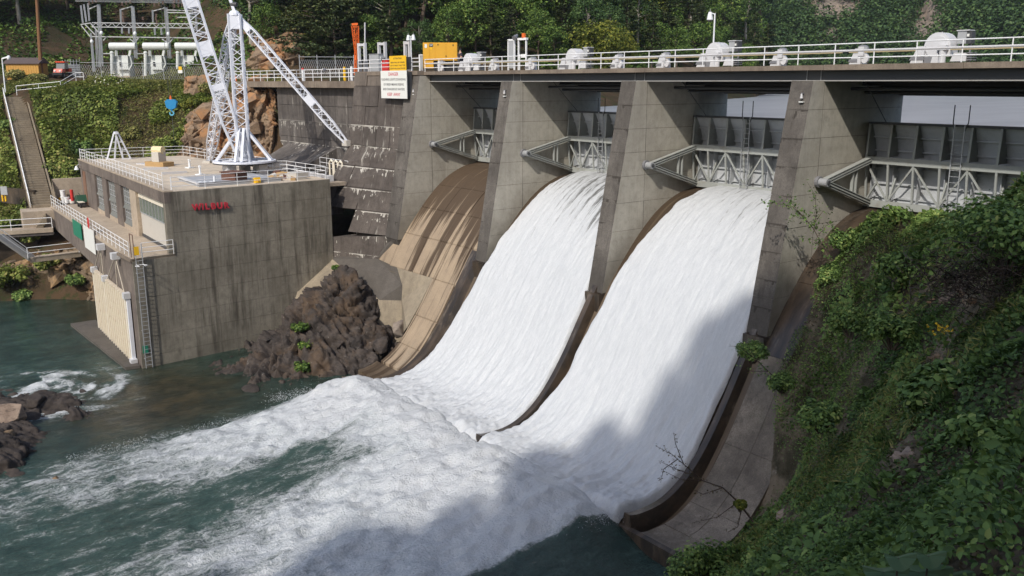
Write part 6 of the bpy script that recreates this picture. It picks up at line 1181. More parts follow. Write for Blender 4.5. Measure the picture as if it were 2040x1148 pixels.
def field_rock(name, label, pts, xr, yr, step, mat, seed, amp, cut=None):
    f = rbf(pts); xs = np.arange(*xr, step); ys = np.arange(*yr, step); X, Y = np.meshgrid(xs, ys); Z = f(X, Y)
    for _ in range(6): Zp = np.pad(Z, 1, mode='edge'); Z = (Zp[:-2, 1:-1] + Zp[2:, 1:-1] + Zp[1:-1, :-2] + Zp[1:-1, 2:] + 2 * Z) / 6
    gy, gx = np.gradient(Z, step); N = np.stack([-gx.ravel(), -gy.ravel(), np.ones(Z.size)], 1); N /= np.linalg.norm(N, axis=1, keepdims=True); P = P3(X, Y, Z)
    Q = (P + fbm(P / 1.5, 2, seed)[:, None] * .25) @ np.array([[.8, .35, .49], [-.4, .91, .0], [-.45, -.2, .87]]) * [.62, .5, 1.7]; dis = np.zeros(len(P))
    for sz, a, s in ((2.4, amp * .85, seed), (1.0, amp * .5, seed + 30), (.42, amp * .24, seed + 60)):
        v, e = facet(Q, sz, s, a); dis += v - a * .55 * np.exp(-(e / .09) ** 2)
    w = Q[:, 2] / .62 + .55 * fbm(P / 1.9, 3, seed + 5); saw = w - np.floor(w); dis += .34 * amp * (saw - .5) * (saw < .9); w = Q[:, 2] / .23 + .9 * fbm(P / 1.2, 3, seed + 6); dis += .1 * amp * (w - np.floor(w) - .5)
    V = P + N * dis[:, None]; nx = len(xs); i = np.arange(nx - 1)[None, :] + nx * np.arange(len(ys) - 1)[:, None]; Fq = np.stack([i, i + 1, i + 1 + nx, i + nx], -1).reshape(-1, 4)
    if cut is not None: Fq = Fq[(V[Fq, 2] > cut).any(1)]
    t = thing(name, label, 'rock', V[np.argmax(V[:, 2])] * [1, 1, 0] + [0, 0, V[:, 2].min()]); o = link('rock_face', mesh_np('rock_face', V - ORG[t.name], Fq, [mat]), t); return t, V
tp = [tuple(at(*q)) for q in ((672, 542, 0, -1.6), (640, 560, 0, -2.0), (700, 560, 0, -.4), (722, 590, 0, .4), (752, 625, 0, 1.6), (775, 655, 0, 2.6), (600, 612, 0, -2.3), (560, 650, 0, -2.2), (640, 620, 0, -.2), (690, 640, 0, 1.6), (600, 690, 0, 1.0), (680, 700, 0, 3.4), (745, 690, 0, 4.4), (530, 700, 0, -.6), (560, 740, 0, 2.4), (640, 745, 0, 4.2), (710, 735, 0, 5.4))]
tp += [(4.4, -18.0, -16.8), (6.4, -15, -16.9), (7.4, -12, -17), (7.6, -9.5, -16.6), (2, -20.2, -17), (-2, -18.5, -16.9), (-5.6, -15.5, -16.7), (-6, -12.5, -16.0), (-5.6, -9.8, -13.6), (-4, -7.8, -11.9), (9, -14, -18), (6, -19, -18), (0, -22, -18), (-6, -18.5, -18), (5, -7, -15.5), (2, -6.5, -13.8), (9, -9, -18)]
ro, _ = field_rock('rock_outcrop', 'large dark jagged rock between the powerhouse wall and the dry chute', tp, (-6.6, 9.2), (-22, -5.6), .1, M['rockdark'], 3, .95, cut=-17.0)
R_ = np.random.default_rng(31); ok_ = _[(_[:, 2] > -16.6)]; ok_ = ok_[np.argsort(proj(ok_)[:, 2])]; idx = R_.choice(len(ok_), 46, replace=False); blocks(ro, ok_[idx], .4, 1.6, M['rockdark'], 32, (.35, -.5, .5), .45, 1.0)
def patch_rock(name, label, us, vs, tfun, mat, seed, amp, zs=1.0, nblk=150, bs=1.5):
    U, Vv = np.meshgrid(us, vs); T = tfun(U, Vv); d = F_PX * FW[None] + (U.ravel() - 1020)[:, None] * RV[None] + (574 - Vv.ravel())[:, None] * UP[None]
    P = CAM + d * (T.ravel() / (d @ HV))[:, None]; dis = np.zeros(len(P))
    for sz, a, s in ((4.5, amp * .8, seed), (1.7, amp * .4, seed + 30), (.6, amp * .2, seed + 60)): v, e = facet(P * [1, 1, zs], sz, s, a); dis += v - np.where(e < .07, a * .4, 0)
    Vt = P - HV * dis[:, None] + ZV * dis[:, None] * .3; nx = len(us); i = np.arange(nx - 1)[None, :] + nx * np.arange(len(vs) - 1)[:, None]
    t = thing(name, label, 'rock', Vt.mean(0)); R = np.random.default_rng(seed); sel = R.choice(len(Vt), nblk, replace=False); blocks(t, Vt[sel] + HV * .25, .3, bs, mat, seed + 1, (.3, -.45, .9), .6)
    link('rock_face', mesh_np('rock_face', Vt - ORG[t.name], np.stack([i, i + nx, i + 1 + nx, i + 1], -1).reshape(-1, 4), [mat]), t); return t
topv = lambda U: np.interp(U, [360, 380, 420, 470, 500, 545, 560], [250, 228, 208, 182, 172, 178, 200])
patch_rock('rock_cliff', 'steep ochre rock cliff behind the base of the white crane', np.arange(362, 562, 1.6), np.arange(150, 330, 1.6), lambda U, V_: np.interp(U, [360, 420, 480, 555], [103.2, 102.8, 102, 99.5]) + (300 - V_) * .018 + 7 * sm(topv(U) - V_, -6, 14) + 5 * sm(U, 546, 562) - 2.2 * np.exp(-((U - 450) / 45) ** 2) * sm(V_, 200, 300), M['rockwarm'], 91, 1.7, .6)
patch_rock('rock_bank', 'tawny rock bank at the water below the footbridge', np.arange(-40, 200, 1.6), np.arange(497, 640, 1.6), lambda U, V_: 88.3 + np.interp(U, [0, 190], [.8, -1.6]) + 2.6 * sm(520 - V_, -14, 22) - .9 * sm(V_, 580, 620), M['rockbank'], 111, 1.15, .9, 50, 1.2)
patch_rock('rock_cliff', 'pale brown rock face rising behind the road railing left of the pine', np.arange(492, 612, 1.8), np.arange(60, 168, 1.8), lambda U, V_: 117 + 10 * sm(np.interp(U, [490, 520, 560, 580, 612], [120, 96, 78, 86, 150]) - V_, -8, 14) + (160 - V_) * .03 + 6 * sm(np.abs(U - 552), 40, 62), M['rockwarm'], 131, 1.4, .8)
def boulder(label, c, r, seed, mat, name='boulder'):
    R = np.random.default_rng(seed); bm = bmesh.new(); n = 20 if max(r) > .5 else 12; q = unit_(R, n) * R.uniform(.75, 1.1, (n, 1)); vs_ = [bm.verts.new(tuple(p)) for p in q]; bmesh.ops.convex_hull(bm, input=vs_); bmesh.ops.delete(bm, geom=[v for v in bm.verts if not v.link_faces], context='VERTS')
    bmesh.ops.bevel(bm, geom=list(bm.edges), offset=.05, segments=1, affect='EDGES', clamp_overlap=True)
    for v in bm.verts: v.co = Vector((v.co.x * r[0], v.co.y * r[1], v.co.z * r[2]))
    me = bpy.data.meshes.new('stone'); bm.to_mesh(me); bm.free(); me.materials.append(mat); t = thing(name, label, 'boulder', c); link('stone', me, t); return t
def unit_(R, n): v = R.normal(size=(n, 3)); return v / np.linalg.norm(v, axis=1, keepdims=True)
w_ = lambda u, v, z=-16.2: at(u, v, 2, z)
lp = [(u, v, z) for u, v, z in ((150, 795, -15.15), (120, 792, -15.3), (185, 808, -16.0), (75, 802, -15.5), (50, 806, -15.7), (20, 850, -15.6), (25, 880, -15.7), (60, 895, -16.1), (5, 915, -15.5), (30, 935, -16.1), (-30, 860, -15.0), (-50, 920, -15.0), (-60, 800, -15.4), (0, 805, -15.7), (100, 812, -16.0),
    (215, 815, -16.8), (170, 832, -16.7), (120, 838, -16.7), (85, 850, -16.7), (110, 905, -16.7), (80, 930, -16.7), (45, 960, -16.7), (-10, 975, -16.8), (160, 770, -16.8), (110, 766, -16.8), (60, 778, -16.8), (20, 780, -16.8), (-40, 772, -16.8), (-120, 780, -17), (-140, 900, -16.8), (230, 780, -17.5), (150, 900, -17.5), (100, 980, -17.5))]
lp = [tuple(at(u, v, 2, z)) for u, v, z in lp]; lx_, ly_ = [p[0] for p in lp], [p[1] for p in lp]
lr, _ = field_rock('rock_ledge', 'low jagged dark rock ledge at the left edge with rapids behind it', lp, (min(lx_), max(lx_)), (min(ly_), max(ly_)), .11, M['boulder'], 61, .55, cut=-16.7)
for k, (u, v, r, l, m_) in enumerate(((20, 828, (1.25, 1.15, 1.0), 'big pale-topped boulder at the left edge of the picture', 'boulderpale'), (14, 868, (.5, .45, .45), 'small ochre stone under the pale boulder at the left edge', 'rockbank'), (72, 800, (.75, .7, .7), 'dark blunt boulder on the ledge right of the pale boulder', 'boulder'), (115, 958, (.55, .4, .25), 'small brown rock breaking the foam near the left edge', 'rockbank'), (500, 776, (1.0, .7, .35), 'low wet rock at the left foot of the dark rock outcrop', 'boulder'), (455, 742, (.9, .6, .35), 'low dark rock at the foot of the WILBUR wall', 'boulder'), (795, 655, (.7, .7, .9), 'grey rock wedged beside the dry chute', 'rockgrey'), (760, 690, (.9, .8, .7), 'rough dark rock against the edge of the dry chute', 'rockdark'))):
    zc = {795: -14.8, 760: -15.6, 20: -15.5, 14: -15.6, 72: -15.7}.get(u, -16.35); c = at(u, v, 0, 4.0) if u == 795 else (at(u, v, 0, 5.2) if u == 760 else w_(u, v, zc)); boulder(l, c, r, 40 + k, M[m_])
boulder('pale rock showing among leaves below the concrete apron', far(1562, 1032, 33.6), (.4, .35, .45), 71, M['boulderpale'])
Rb = np.random.default_rng(77)
for k in range(26):
    cu, cv, ru, rv, tt_ = ((1930, 585, 70, 28, 24.3), (1795, 905, 20, 14, 23.2), (1872, 715, 18, 32, 22.0))[(0, 0, 1, 2)[k % 4]]; u, v = cu + Rb.normal() * ru * .6, cv + Rb.normal() * rv * .6; k_ = (u - 1020) / 1817; r = .09 + .17 * Rb.random()
    d = ray(u, v); d = d / (d @ HV); ts_ = np.linspace(14, 34, 400); pp = CAM + d * ts_[:, None]; hit = np.argmax(pp[:, 2] < zR(pp[:, 0], pp[:, 1]) + .05); t = boulder('loose pale stone on the bare patches of the shaded slope', pp[hit] - [0, 0, r * .2], (r * 1.3, r, r * .7), 80 + k, M[('boulderpale', 'rockwarm')[k % 2]], 'stone'); t['group'] = 'loose stones on the shaded slope'
# ------------------------------------------------------------------ foliage builders
def leafgeo(pos, nrm, size, R, narrow=.34):
    n = len(pos); nrm = nrm / (np.linalg.norm(nrm, axis=1, keepdims=True) + 1e-9); a = R.normal(size=(n, 3)); a -= (a * nrm).sum(1, keepdims=True) * nrm; a /= np.linalg.norm(a, axis=1, keepdims=True) + 1e-9; b = np.cross(nrm, a); s = size[:, None]
    V = np.stack([pos - a * s * .5, pos + b * s * narrow + nrm * s * .1, pos + a * s * .5, pos - b * s * narrow + nrm * s * .1], 1).reshape(-1, 3); return V, np.arange(4 * n).reshape(n, 4)
def leafgeo6(pos, nrm, size, R, narrow=.3):
    """pointed leaf of two halves folded along the midrib"""
    n = len(pos); nrm = nrm / (np.linalg.norm(nrm, axis=1, keepdims=True) + 1e-9); a = R.normal(size=(n, 3)); a -= (a * nrm).sum(1, keepdims=True) * nrm; a /= np.linalg.norm(a, axis=1, keepdims=True) + 1e-9; b = np.cross(nrm, a); s = size[:, None]
    V = np.stack([pos - a * s * .5, pos - a * s * .22 + b * s * narrow + nrm * s * .1, pos + a * s * .14 + b * s * narrow * .9 + nrm * s * .08, pos + a * s * .55 - nrm * s * .1, pos + a * s * .14 - b * s * narrow * .9 + nrm * s * .08, pos - a * s * .22 - b * s * narrow + nrm * s * .1], 1).reshape(-1, 3)
    k = 6 * np.arange(n)[:, None]; return V, np.concatenate([k + [0, 1, 2, 3], k + [0, 3, 4, 5]], 0)
def unit(R, n): v = R.normal(size=(n, 3)); return v / np.linalg.norm(v, axis=1, keepdims=True)
def trunkmesh(name, segs, mat):
    b = MB()
    for p, q, r0, r1 in segs: b.tube(p, q, r0, r1, n=6, cap=False)
    me = bpy.data.meshes.new(name); me.from_pydata(b.v, [], b.f); me.materials.append(mat); me.polygons.foreach_set("use_smooth", np.ones(len(b.f), bool)); me.update(); return me
def broadleaf(seed, h=13.0, cr=4.2, nclump=34, per=110, lsize=.42, mat='leaf', bark='bark', base=.28, flat=.8):
    R = np.random.default_rng(seed); segs = []; top = np.array([R.normal() * .5, R.normal() * .5, h * .82]); pts = [np.zeros(3), np.array([R.normal() * .2, R.normal() * .2, h * .3]), np.array([R.normal() * .4, R.normal() * .4, h * .58]), top]
    rr = [h * .024, h * .018, h * .012, h * .004]
    for k in range(3): segs.append((pts[k], pts[k + 1], rr[k], rr[k + 1]))
    P, N, S_, T = [], [], [], []
    for k in range(nclump):
        z = base + (1 - base) * R.random() ** .8; w = math.sin(math.pi * min(1, max(0, (z - base * .7) / (1.08 - base * .7)))) ** .6; a = R.random() * 6.283; rad = cr * w * math.sqrt(R.random()) * .95
        c = np.array([rad * math.cos(a), rad * math.sin(a), h * z * .93]); r = cr * (.26 + .2 * R.random()); d = unit(R, per); q = c + d * (r * (.55 + .45 * R.random(per)))[:, None] * [1, 1, flat]
        P.append(q); N.append(d + [0, 0, .7] + R.normal(size=(per, 3)) * .45); S_.append(lsize * (.6 + .8 * R.random(per))); T.append(np.clip(.25 + .5 * R.random() + .28 * R.normal(size=per), 0, 1))
        if k % 3 == 0: o = pts[1] + (pts[3] - pts[1]) * min(1, max(.05, z - .25)); segs.append((o, c, h * .008, h * .002))
    P, N, S_, T = map(np.concatenate, (P, N, S_, T)); V, Fq = leafgeo(P, N, S_, R)
    return trunkmesh('trunk', segs, M[bark]), mesh_np('crown', V, Fq, [M[mat]], False, {'tint': np.repeat(T, 4)})
def pinetree(seed, h=15.0, cr=3.6, mat='leafpine', base=.2):
    R = np.random.default_rng(seed); segs = [((0, 0, 0), (R.normal() * .2, R.normal() * .2, h * .55), h * .02, h * .012), ((R.normal() * .2, R.normal() * .2, h * .55), (0, 0, h), h * .012, .03)]; P, N, S_, T = [], [], [], []
    for z in np.arange(base, .99, .05):
        L = cr * (1.08 - z) ** .75 * (.8 + .4 * R.random())
        for k in range(6):
            a = R.random() * 6.283; l = L * (.65 + .5 * R.random()); dirv = np.array([math.cos(a), math.sin(a), .12 + .2 * z]); o = np.array([0, 0, h * z]); tip = o + dirv * l; segs.append((o, tip, .06, .015)); n = int(26 + 34 * l / cr); f = .3 + .7 * R.random(n)
            q = o + dirv * (l * f)[:, None] + R.normal(size=(n, 3)) * [.34, .34, .13] * (1.1 - .3 * f)[:, None]; P.append(q); N.append(R.normal(size=(n, 3)) * .5 + [0, 0, 1]); S_.append(.4 + .35 * R.random(n)); T.append(np.clip(.2 + .5 * R.random() + .25 * R.normal(size=n), 0, 1))
    P, N, S_, T = map(np.concatenate, (P, N, S_, T)); V, Fq = leafgeo(P, N, S_, R, .2); return trunkmesh('trunk', segs, M['bark']), mesh_np('crown', V, Fq, [M[mat]], False, {'tint': np.repeat(T, 4)})
def bushmesh(seed, r=1.4, h=1.6, n=1500, lsize=.26, mat='leafbank'):
    R = np.random.default_rng(seed); nc = 14; P, N, T = [], [], []; segs = []
    for k in range(nc):
        a = R.random() * 6.283; rad = r * math.sqrt(R.random()) * .75; c = np.array([rad * math.cos(a), rad * math.sin(a), h * (.3 + .5 * R.random()) * (1 - .35 * rad / r)]); m_ = n // nc; d = unit(R, m_); P.append(c + d * (r * .42 * (.5 + .5 * R.random(m_)))[:, None]); N.append(d + [0, 0, .7] + R.normal(size=(m_, 3)) * .4); T.append(np.clip(.25 + .45 * R.random() + .25 * R.normal(size=m_), 0, 1)); segs.append(((c[0] * .2, c[1] * .2, -.2), tuple(c), .03, .012))
    P, N, T = map(np.concatenate, (P, N, T)); V, Fq = leafgeo(P, N, lsize * (.6 + .8 * R.random(len(P))), R); return trunkmesh('stems', segs, M['bark']), mesh_np('foliage', V, Fq, [M[mat]], False, {'tint': np.repeat(T, 4)})
def plant(name, label, cat, meshes, loc, sc, rz, group=None, parts=('trunk', 'crown')):
    t = thing(name, label, cat, loc, group); t.scale = sc if isinstance(sc, tuple) else (sc, sc, sc); t.rotation_euler = (0, 0, rz)
    for n_, me in zip(parts, meshes):
        o = bpy.data.objects.new(n_, me); COL.objects.link(o); o.parent = t
    return t
# ------------------------------------------------------------------ hillside forest
RG = np.random.default_rng(12)
kinds = {'broad': [broadleaf(201 + k, 12 + k, 4.0 + .3 * k, 36, 120, .4, 'leaf') for k in range(3)], 'dark': [broadleaf(221 + k, 13 + k, 4.2, 34, 120, .38, 'leafdark', 'barkpale') for k in range(2)], 'pine': [pinetree(231 + k, 15 + 2 * k, 3.9) for k in range(2)], 'yellow': [broadleaf(241, 8, 3.4, 26, 120, .34, 'leafyellow', base=.15)]}
LBL = {'broad': ('broadleaf_tree', 'mid-green broadleaf tree in the forest on the hillside behind the dam', 'tree', 'mid-green broadleaf trees of the hillside forest'), 'dark': ('broadleaf_tree', 'deep green pale-stemmed broadleaf tree in the forest behind the dam', 'tree', 'deep green broadleaf trees of the hillside forest'), 'pine': ('pine_tree', 'dark feathery pine in the forest on the hillside behind the dam', 'tree', 'pines of the hillside forest'), 'yellow': ('small_tree', 'yellowish-green small tree at the edge of the forest behind the dam', 'tree', 'yellow-green small trees of the forest edge')}
def tmin(u): return np.interp(u, [-100, 60, 130, 430, 480, 590, 620, 720, 900, 1130, 1300, 1520], [138, 150, 158, 156, 128, 128, 119, 118, 120, 124, 140, 172])
placed = []; cnt = 0
cands = []
for row, dt in enumerate((0, 7, 15, 24, 34, 46)):
    u = -90.0
    while u < 1530:
        cands.append((u + RG.normal() * 8, float(tmin(u)) + dt + RG.random() * 5)); u += (46, 50, 52, 54, 58, 62)[row] * (1.5 if 120 < u < 440 else 1.0) * (.85 + .3 * RG.random())
for u, tt_ in cands:
    k = (u - 1020) / 1817; x, y = CAM[0] + tt_ * (HV[0] + k * RV[0]), CAM[1] + tt_ * (HV[1] + k * RV[1]); z = float(zL(np.array([x]), np.array([y]))[0])
    if z < 2.6: continue
    vbase = 165 - (z - CAM[2]) * 1817 / tt_
    if vbase < -110: continue
    r = RG.random(); sparse = 110 < u < 445
    kd = 'pine' if (r < .3 or (560 < u < 700 and r < .7)) else ('dark' if r < .55 else ('yellow' if r > .93 else 'broad'))
    sc = (.66 + .45 * RG.random()) * (.75 if sparse else 1.0)
    if vbase > 120 and 720 < u < 1500: sc *= .9
    if vbase > 95 and u > 440: sc *= .72
    nm, l, c_, gname = LBL[kd]; ms = kinds[kd][RG.integers(len(kinds[kd]))]; plant(nm, l, c_, ms, (x, y, z - .3), (sc * (.9 + .3 * RG.random()), sc * (.9 + .3 * RG.random()), sc), RG.random() * 6.28, gname); cnt += 1
print('forest trees', cnt)
plant('round_tree', 'rounded yellow-green tree standing out against the dark forest above the deck', 'tree', broadleaf(261, 7, 4.6, 40, 150, .36, 'leafyellow', base=.2), (*far(1205, 128, 122)[:2], far(1205, 128, 122)[2] - 1.5), (1.0, 1.0, 1.0), .4)
plant('pine_tree', 'broad spreading dark pine right of the pale brown rock face', 'tree', pinetree(271, 11, 6.0, base=.1), (*far(628, 132, 121)[:2], far(628, 138, 121)[2]), (1.15, 1.15, 1.0), 1.0)
plant('pine_tree', 'dark pine leaning over the fence left of the orange mast', 'tree', pinetree(272, 11, 5.0, base=.1), (*far(672, 132, 119)[:2], far(672, 138, 119)[2]), 1.0, 2.0)
# far mountain woods as one mass
n = 12000; U = 1380 + 760 * RG.random(n); T_ = 285 + 190 * RG.random(n) ** 1.3; k = (U - 1020) / 1817; x = CAM[0] + T_ * (HV[0] + k * RV[0]); y = CAM[1] + T_ * (HV[1] + k * RV[1])
ui = np.clip((U - us[0]) / (us[1] - us[0]), 0, len(us) - 2).astype(int); ti = np.clip(np.searchsorted(ts, T_) - 1, 0, len(ts) - 2); z = ZF[ti, ui] * .5 + ZF[ti + 1, ui + 1] * .5
v_ = 165 - (z - CAM[2]) * 1817 / T_; bare = np.exp(-(((U - 1645 - (v_ - 40) * .25) / 42) ** 2 + ((v_ - 35) / 48) ** 2)) + np.exp(-(((U - 1835) / 45) ** 2 + ((v_ - 55) / 40) ** 2)) + .5 * np.exp(-(((U - 1590) / 25) ** 2 + ((v_ - 8) / 20) ** 2))
keep = (z > 1.5) & (v_ > -60) & (v_ < 175) & (RG.random(n) > bare * 1.15); x, y, z = x[keep], y[keep], z[keep]; n = len(x); m_ = 34
hh = 4 + 7 * RG.random(n); d = unit(RG, n * m_); c = np.repeat(np.stack([x, y, z + hh * .5], 1), m_, 0); hr = np.repeat(hh, m_)[:, None]; pos = c + d * hr * [.42, .42, .55] * (.6 + .4 * RG.random((n * m_, 1))); V, Fq = leafgeo(pos, d + [0, 0, .7] + RG.normal(size=d.shape) * .3, 1.15 * (.6 + .8 * RG.random(n * m_)), RG)
tint = np.clip(np.repeat(.2 + .5 * RG.random(n), m_) + .2 * RG.normal(size=n * m_), 0, 1); o = link('far_forest', mesh_np('far_forest', V, Fq, [M['leafdark']], False, {'tint': np.repeat(tint, 4)})); setp(o, kind='stuff', label='dense woods covering the far mountainside across the reservoir')
# forest understorey and bank weeds on the left
def scatter(name, label, region, n, zfun, hfun, lsize, mat, ok, seed, per_h=1.0, narrow=.34):
    R = np.random.default_rng(seed); (xa, xb), (ya, yb) = region; X = xa + (xb - xa) * R.random(n); Y = ya + (yb - ya) * R.random(n); Zg = zfun(X, Y); pr = proj(np.stack([X, Y, Zg], 1)); k = ok(pr[:, 0], pr[:, 1], pr[:, 2], X, Y); X, Y, Zg = X[k], Y[k], Zg[k]
    h = hfun(X, Y); f = R.random(len(X)) ** .45; pos = np.stack([X, Y, Zg + h * f], 1); e = .35; gx = (hfun(X + e, Y) - h) / e; gy = (hfun(X, Y + e) - h) / e; N = np.stack([-gx, -gy, np.ones(len(X))], 1) + R.normal(size=(len(X), 3)) * .5
    dist = np.linalg.norm(pos - CAM, axis=1); sz = lsize(X, Y, dist) * (.55 + .9 * R.random(len(X))); tint = np.clip(.42 + .38 * fbm(P3(X / 2.5, Y / 2.5), 3, seed) + .3 * fbm(P3(X / 8, Y / 8), 2, seed + 3) + .2 * R.normal(size=len(X)), 0, 1)
    nr = (dist < 22) & (narrow > .15); V, Fq = leafgeo(pos[~nr], N[~nr], sz[~nr], R, narrow); V6, F6 = leafgeo6(pos[nr], N[nr], sz[nr] * 1.1, R); tt = np.concatenate([np.repeat(tint[~nr], 4), np.repeat(tint[nr], 6)]); V = np.concatenate([V, V6]); Fq = np.concatenate([Fq, F6 + 4 * int((~nr).sum())])
    o = link(name, mesh_np(name, V, Fq, [M[mat]], False, {'tint': tt})); setp(o, kind='stuff', label=label); return len(X)
def hbank(X, Y): n = fbm(P3(X / 3.6, Y / 3.6), 2, 77); n2 = fbm(P3(X / 1.3, Y / 1.3), 2, 78); pr = proj(P3(X, Y, zL(X, Y))); k = np.interp(pr[:, 1], [164, 175, 205], [.06, .25, 1]) * np.interp(pr[:, 0], [200, 270, 420], [1, .5, .3]); return np.clip((.15 + 3.0 * np.clip(n + .04, 0, 1) + .5 * n2 * (n > -.1)) * k, .05, 2.3)
STw = rbf([(0, 0, 0), (1, 0, 0), (0, 1, 0)])
def stair_clear(X, Y):
    d = np.stack([X, Y], 1) - SB[:2]; q = (ST - SB)[:2]; L = np.linalg.norm(q); q = q / L; a = d @ q; b = d[:, 0] * q[1] - d[:, 1] * q[0]; return ~((np.abs(b) < 1.5) & (a > -6) & (a < L + 1))
okb = lambda u, v, zc, X, Y: (u > -10) & (u < 560) & (v > 140) & (v < 520) & stair_clear(X, Y) & ~((v < 164) & (u > 80) & (u < 175) & (v > 150)) & (X < -30) & ~((X > -43.5) & (Y < -6.5)) & ~((u > 372) & (v > topv(u) + 3)) & ~((u > 95) & (v > 375)) & ~((u > 40) & (v > 440))
print('bank leaves', scatter('bank_shrubs', 'green weeds and low shrubs covering the left bank below the switchyard', ((-100, -30), (-40, 16)), 330000, zL, hbank, lambda X, Y, d: .34 + 0 * X, 'leafbank', lambda u, v, zc, X, Y: okb(u, v, zc, X, Y) & ((u < 235) | (fbm(P3(X / 3, Y / 3), 3, 74) > .02)), 5))
print('bank leaves', scatter('bank_grass', 'olive grass and dry weeds on the left bank', ((-100, -30), (-40, 16)), 240000, zL, lambda X, Y: .1 + .35 * np.clip(fbm(P3(X / 4, Y / 4), 3, 79) + .3, 0, 1), lambda X, Y, d: .34 + 0 * X, 'leafolive', okb, 6, narrow=.12))
okh = lambda u, v, zc, X, Y: (u > -20) & (u < 1530) & (v > -40) & (v < 168) & (zc > 118) & (zL(X, Y) > 2.4) & ~((u < 450) & (zc < 142) & (v > 140))
print('understorey', scatter('forest_undergrowth', 'brush and fallen leaves on the forested hillside', ((-200, 26), (-70, 170)), 480000, zL, lambda X, Y: np.clip(.3 + 2.6 * np.clip(fbm(P3(X / 5, Y / 5), 3, 83), 0, 1), .2, 2.4), lambda X, Y, d: .55 + 0 * X, 'leaf', lambda u, v, zc, X, Y: okh(u, v, zc, X, Y) & (fbm(P3(X / 9, Y / 9), 3, 85) > -.3), 7))
for k, (u, v, t_, r, l, m_) in enumerate(((228, 168, 117.5, 2.6, 'large dark bush with white blossoms in front of the leftmost transformer', 'leafbank'), (165, 172, 116, 1.6, 'bright light-green bush at the end of the yard railing', 'leafyellow'), (200, 215, 111, 2.2, 'dense green bush in the middle of the left bank', 'leafbank'), (135, 335, 102.5, 2.4, 'dark green bush beside the lower half of the long stairs', 'leafbank'), (130, 255, 108, 1.9, 'green bush beside the upper half of the long stairs', 'leafbank'), (330, 285, 105, 1.7, 'green bush low on the bank behind the roof railing', 'leafbank'), (15, 545, 87.2, 2.1, 'big green bush on the rock bank at the left edge', 'leafbank'), (92, 520, 87.6, 1.3, 'small green bush beside the gangway railing', 'leafbank'), (150, 555, 87, 1.0, 'small dark bush hanging on the rock bank below the gangway', 'leafslope'), (45, 590, 86.8, 1.1, 'dark bush near the water below the big bush at the left edge', 'leafslope'), (60, 470, 91, 1.0, 'green bush between the footbridge and the ramp', 'leafbank'), (20, 440, 93.5, 1.0, 'green bush above the footbridge at the left edge', 'leafbank'), (415, 175, 111, 1.5, 'grassy bush at the top of the bank behind the crane boom', 'leafolive'), (160, 290, 105.5, 1.8, 'broad dark bush in the hollow of the bank above the buckets', 'leafslope'), (250, 330, 103.5, 1.4, 'low bush behind the roof railing right of the white A-frame', 'leafbank'), (265, 265, 107, 1.3, 'pale bush below and left of the blue hook block', 'leafolive'), (110, 200, 112, 1.5, 'green bush right of the head of the stairs', 'leafbank'), (30, 300, 104.5, 1.4, 'green bush on the left side of the stairs, halfway down', 'leafbank'), (20, 245, 108.5, 1.2, 'smaller green bush high on the left side of the stairs', 'leafslope'), (380, 205, 109, 1.2, 'yellowish bush on the bank just above the ochre cliff', 'leafyellow'), (100, 128, 128, 1.6, 'brushy green bush behind the red utility vehicle', 'leafbank'), (30, 148, 118.5, 1.3, 'weedy bush in front of the ochre shed', 'leafolive'), (75, 155, 117.5, 1.2, 'olive bush at the right corner of the ochre shed', 'leafolive'))):
    p = far(u, v, t_); ms = bushmesh(300 + k, r, r * 1.1, 2200, .3 if r > 1.5 else .24, m_); b = plant('bush', l, 'bush', ms, p - [0, 0, r * .55], 1.0, k * .8, None, ('stems', 'foliage'))
    if k == 0:
        R = np.random.default_rng(9); q = unit(R, 110); q[:, 2] = np.abs(q[:, 2]); V, Fq = leafgeo(q * [r * .85, r * .85, r * .8] + [0, 0, r * .45] - RV * .4, q + [0, 0, .5], .16 + .16 * R.random(110), R); ob = setp(link('blossom', mesh_np('blossom', V, Fq, [M['flower']], False), b), kind='stuff')
# ------------------------------------------------------------------ the shaded slope in the foreground
def hslope(X, Y): n = fbm(P3(X / 2.0, Y / 2.0), 3, 87); n2 = fbm(P3(X / .7, Y / .7), 2, 88); return np.clip(.08 + 1.7 * np.clip(n + .12, 0, 1) + .3 * n2, .03, 1.6) * bareR(X, Y)
def bareR(X, Y):
    Z_ = zR(X, Y); pr = proj(np.stack([X, Y, Z_], 1)); u, v = pr[:, 0], pr[:, 1]; b = np.ones(len(X))
    for cu, cv, ru, rv in ((1935, 585, 105, 62), (1800, 900, 42, 32), (1870, 720, 34, 62), (1900, 800, 20, 26), (1730, 760, 26, 20), (1680, 850, 22, 24), (1640, 470, 34, 50), (1570, 1030, 26, 26), (1560, 930, 32, 60), (1620, 640, 26, 40), (1730, 560, 30, 22)): b = b * (1 - .97 * np.exp(-(((u - cu) / ru) ** 2 + ((v - cv) / rv) ** 2) ** 1.5))
    return b
def oks(u, v, zc, X, Y):
    e = np.interp(v, [330, 400, 480, 560, 650, 760, 860, 930, 1000, 1060, 1148], [1960, 1760, 1668, 1640, 1596, 1552, 1552, 1575, 1545, 1450, 1330]); k = (zc > 3.5) & (u > e - 14) & (u < 2090) & (v < 1190) & (v > 330); out = np.zeros(len(u), bool)
    i = np.where(k)[0]; b = bareR(X[i], Y[i]); out[i] = np.random.default_rng(3).random(len(i)) < b; return out
zRn = lambda X, Y: zR(X, Y) + fbm(P3(X / 2.2, Y / 2.2), 4, 51) * .3
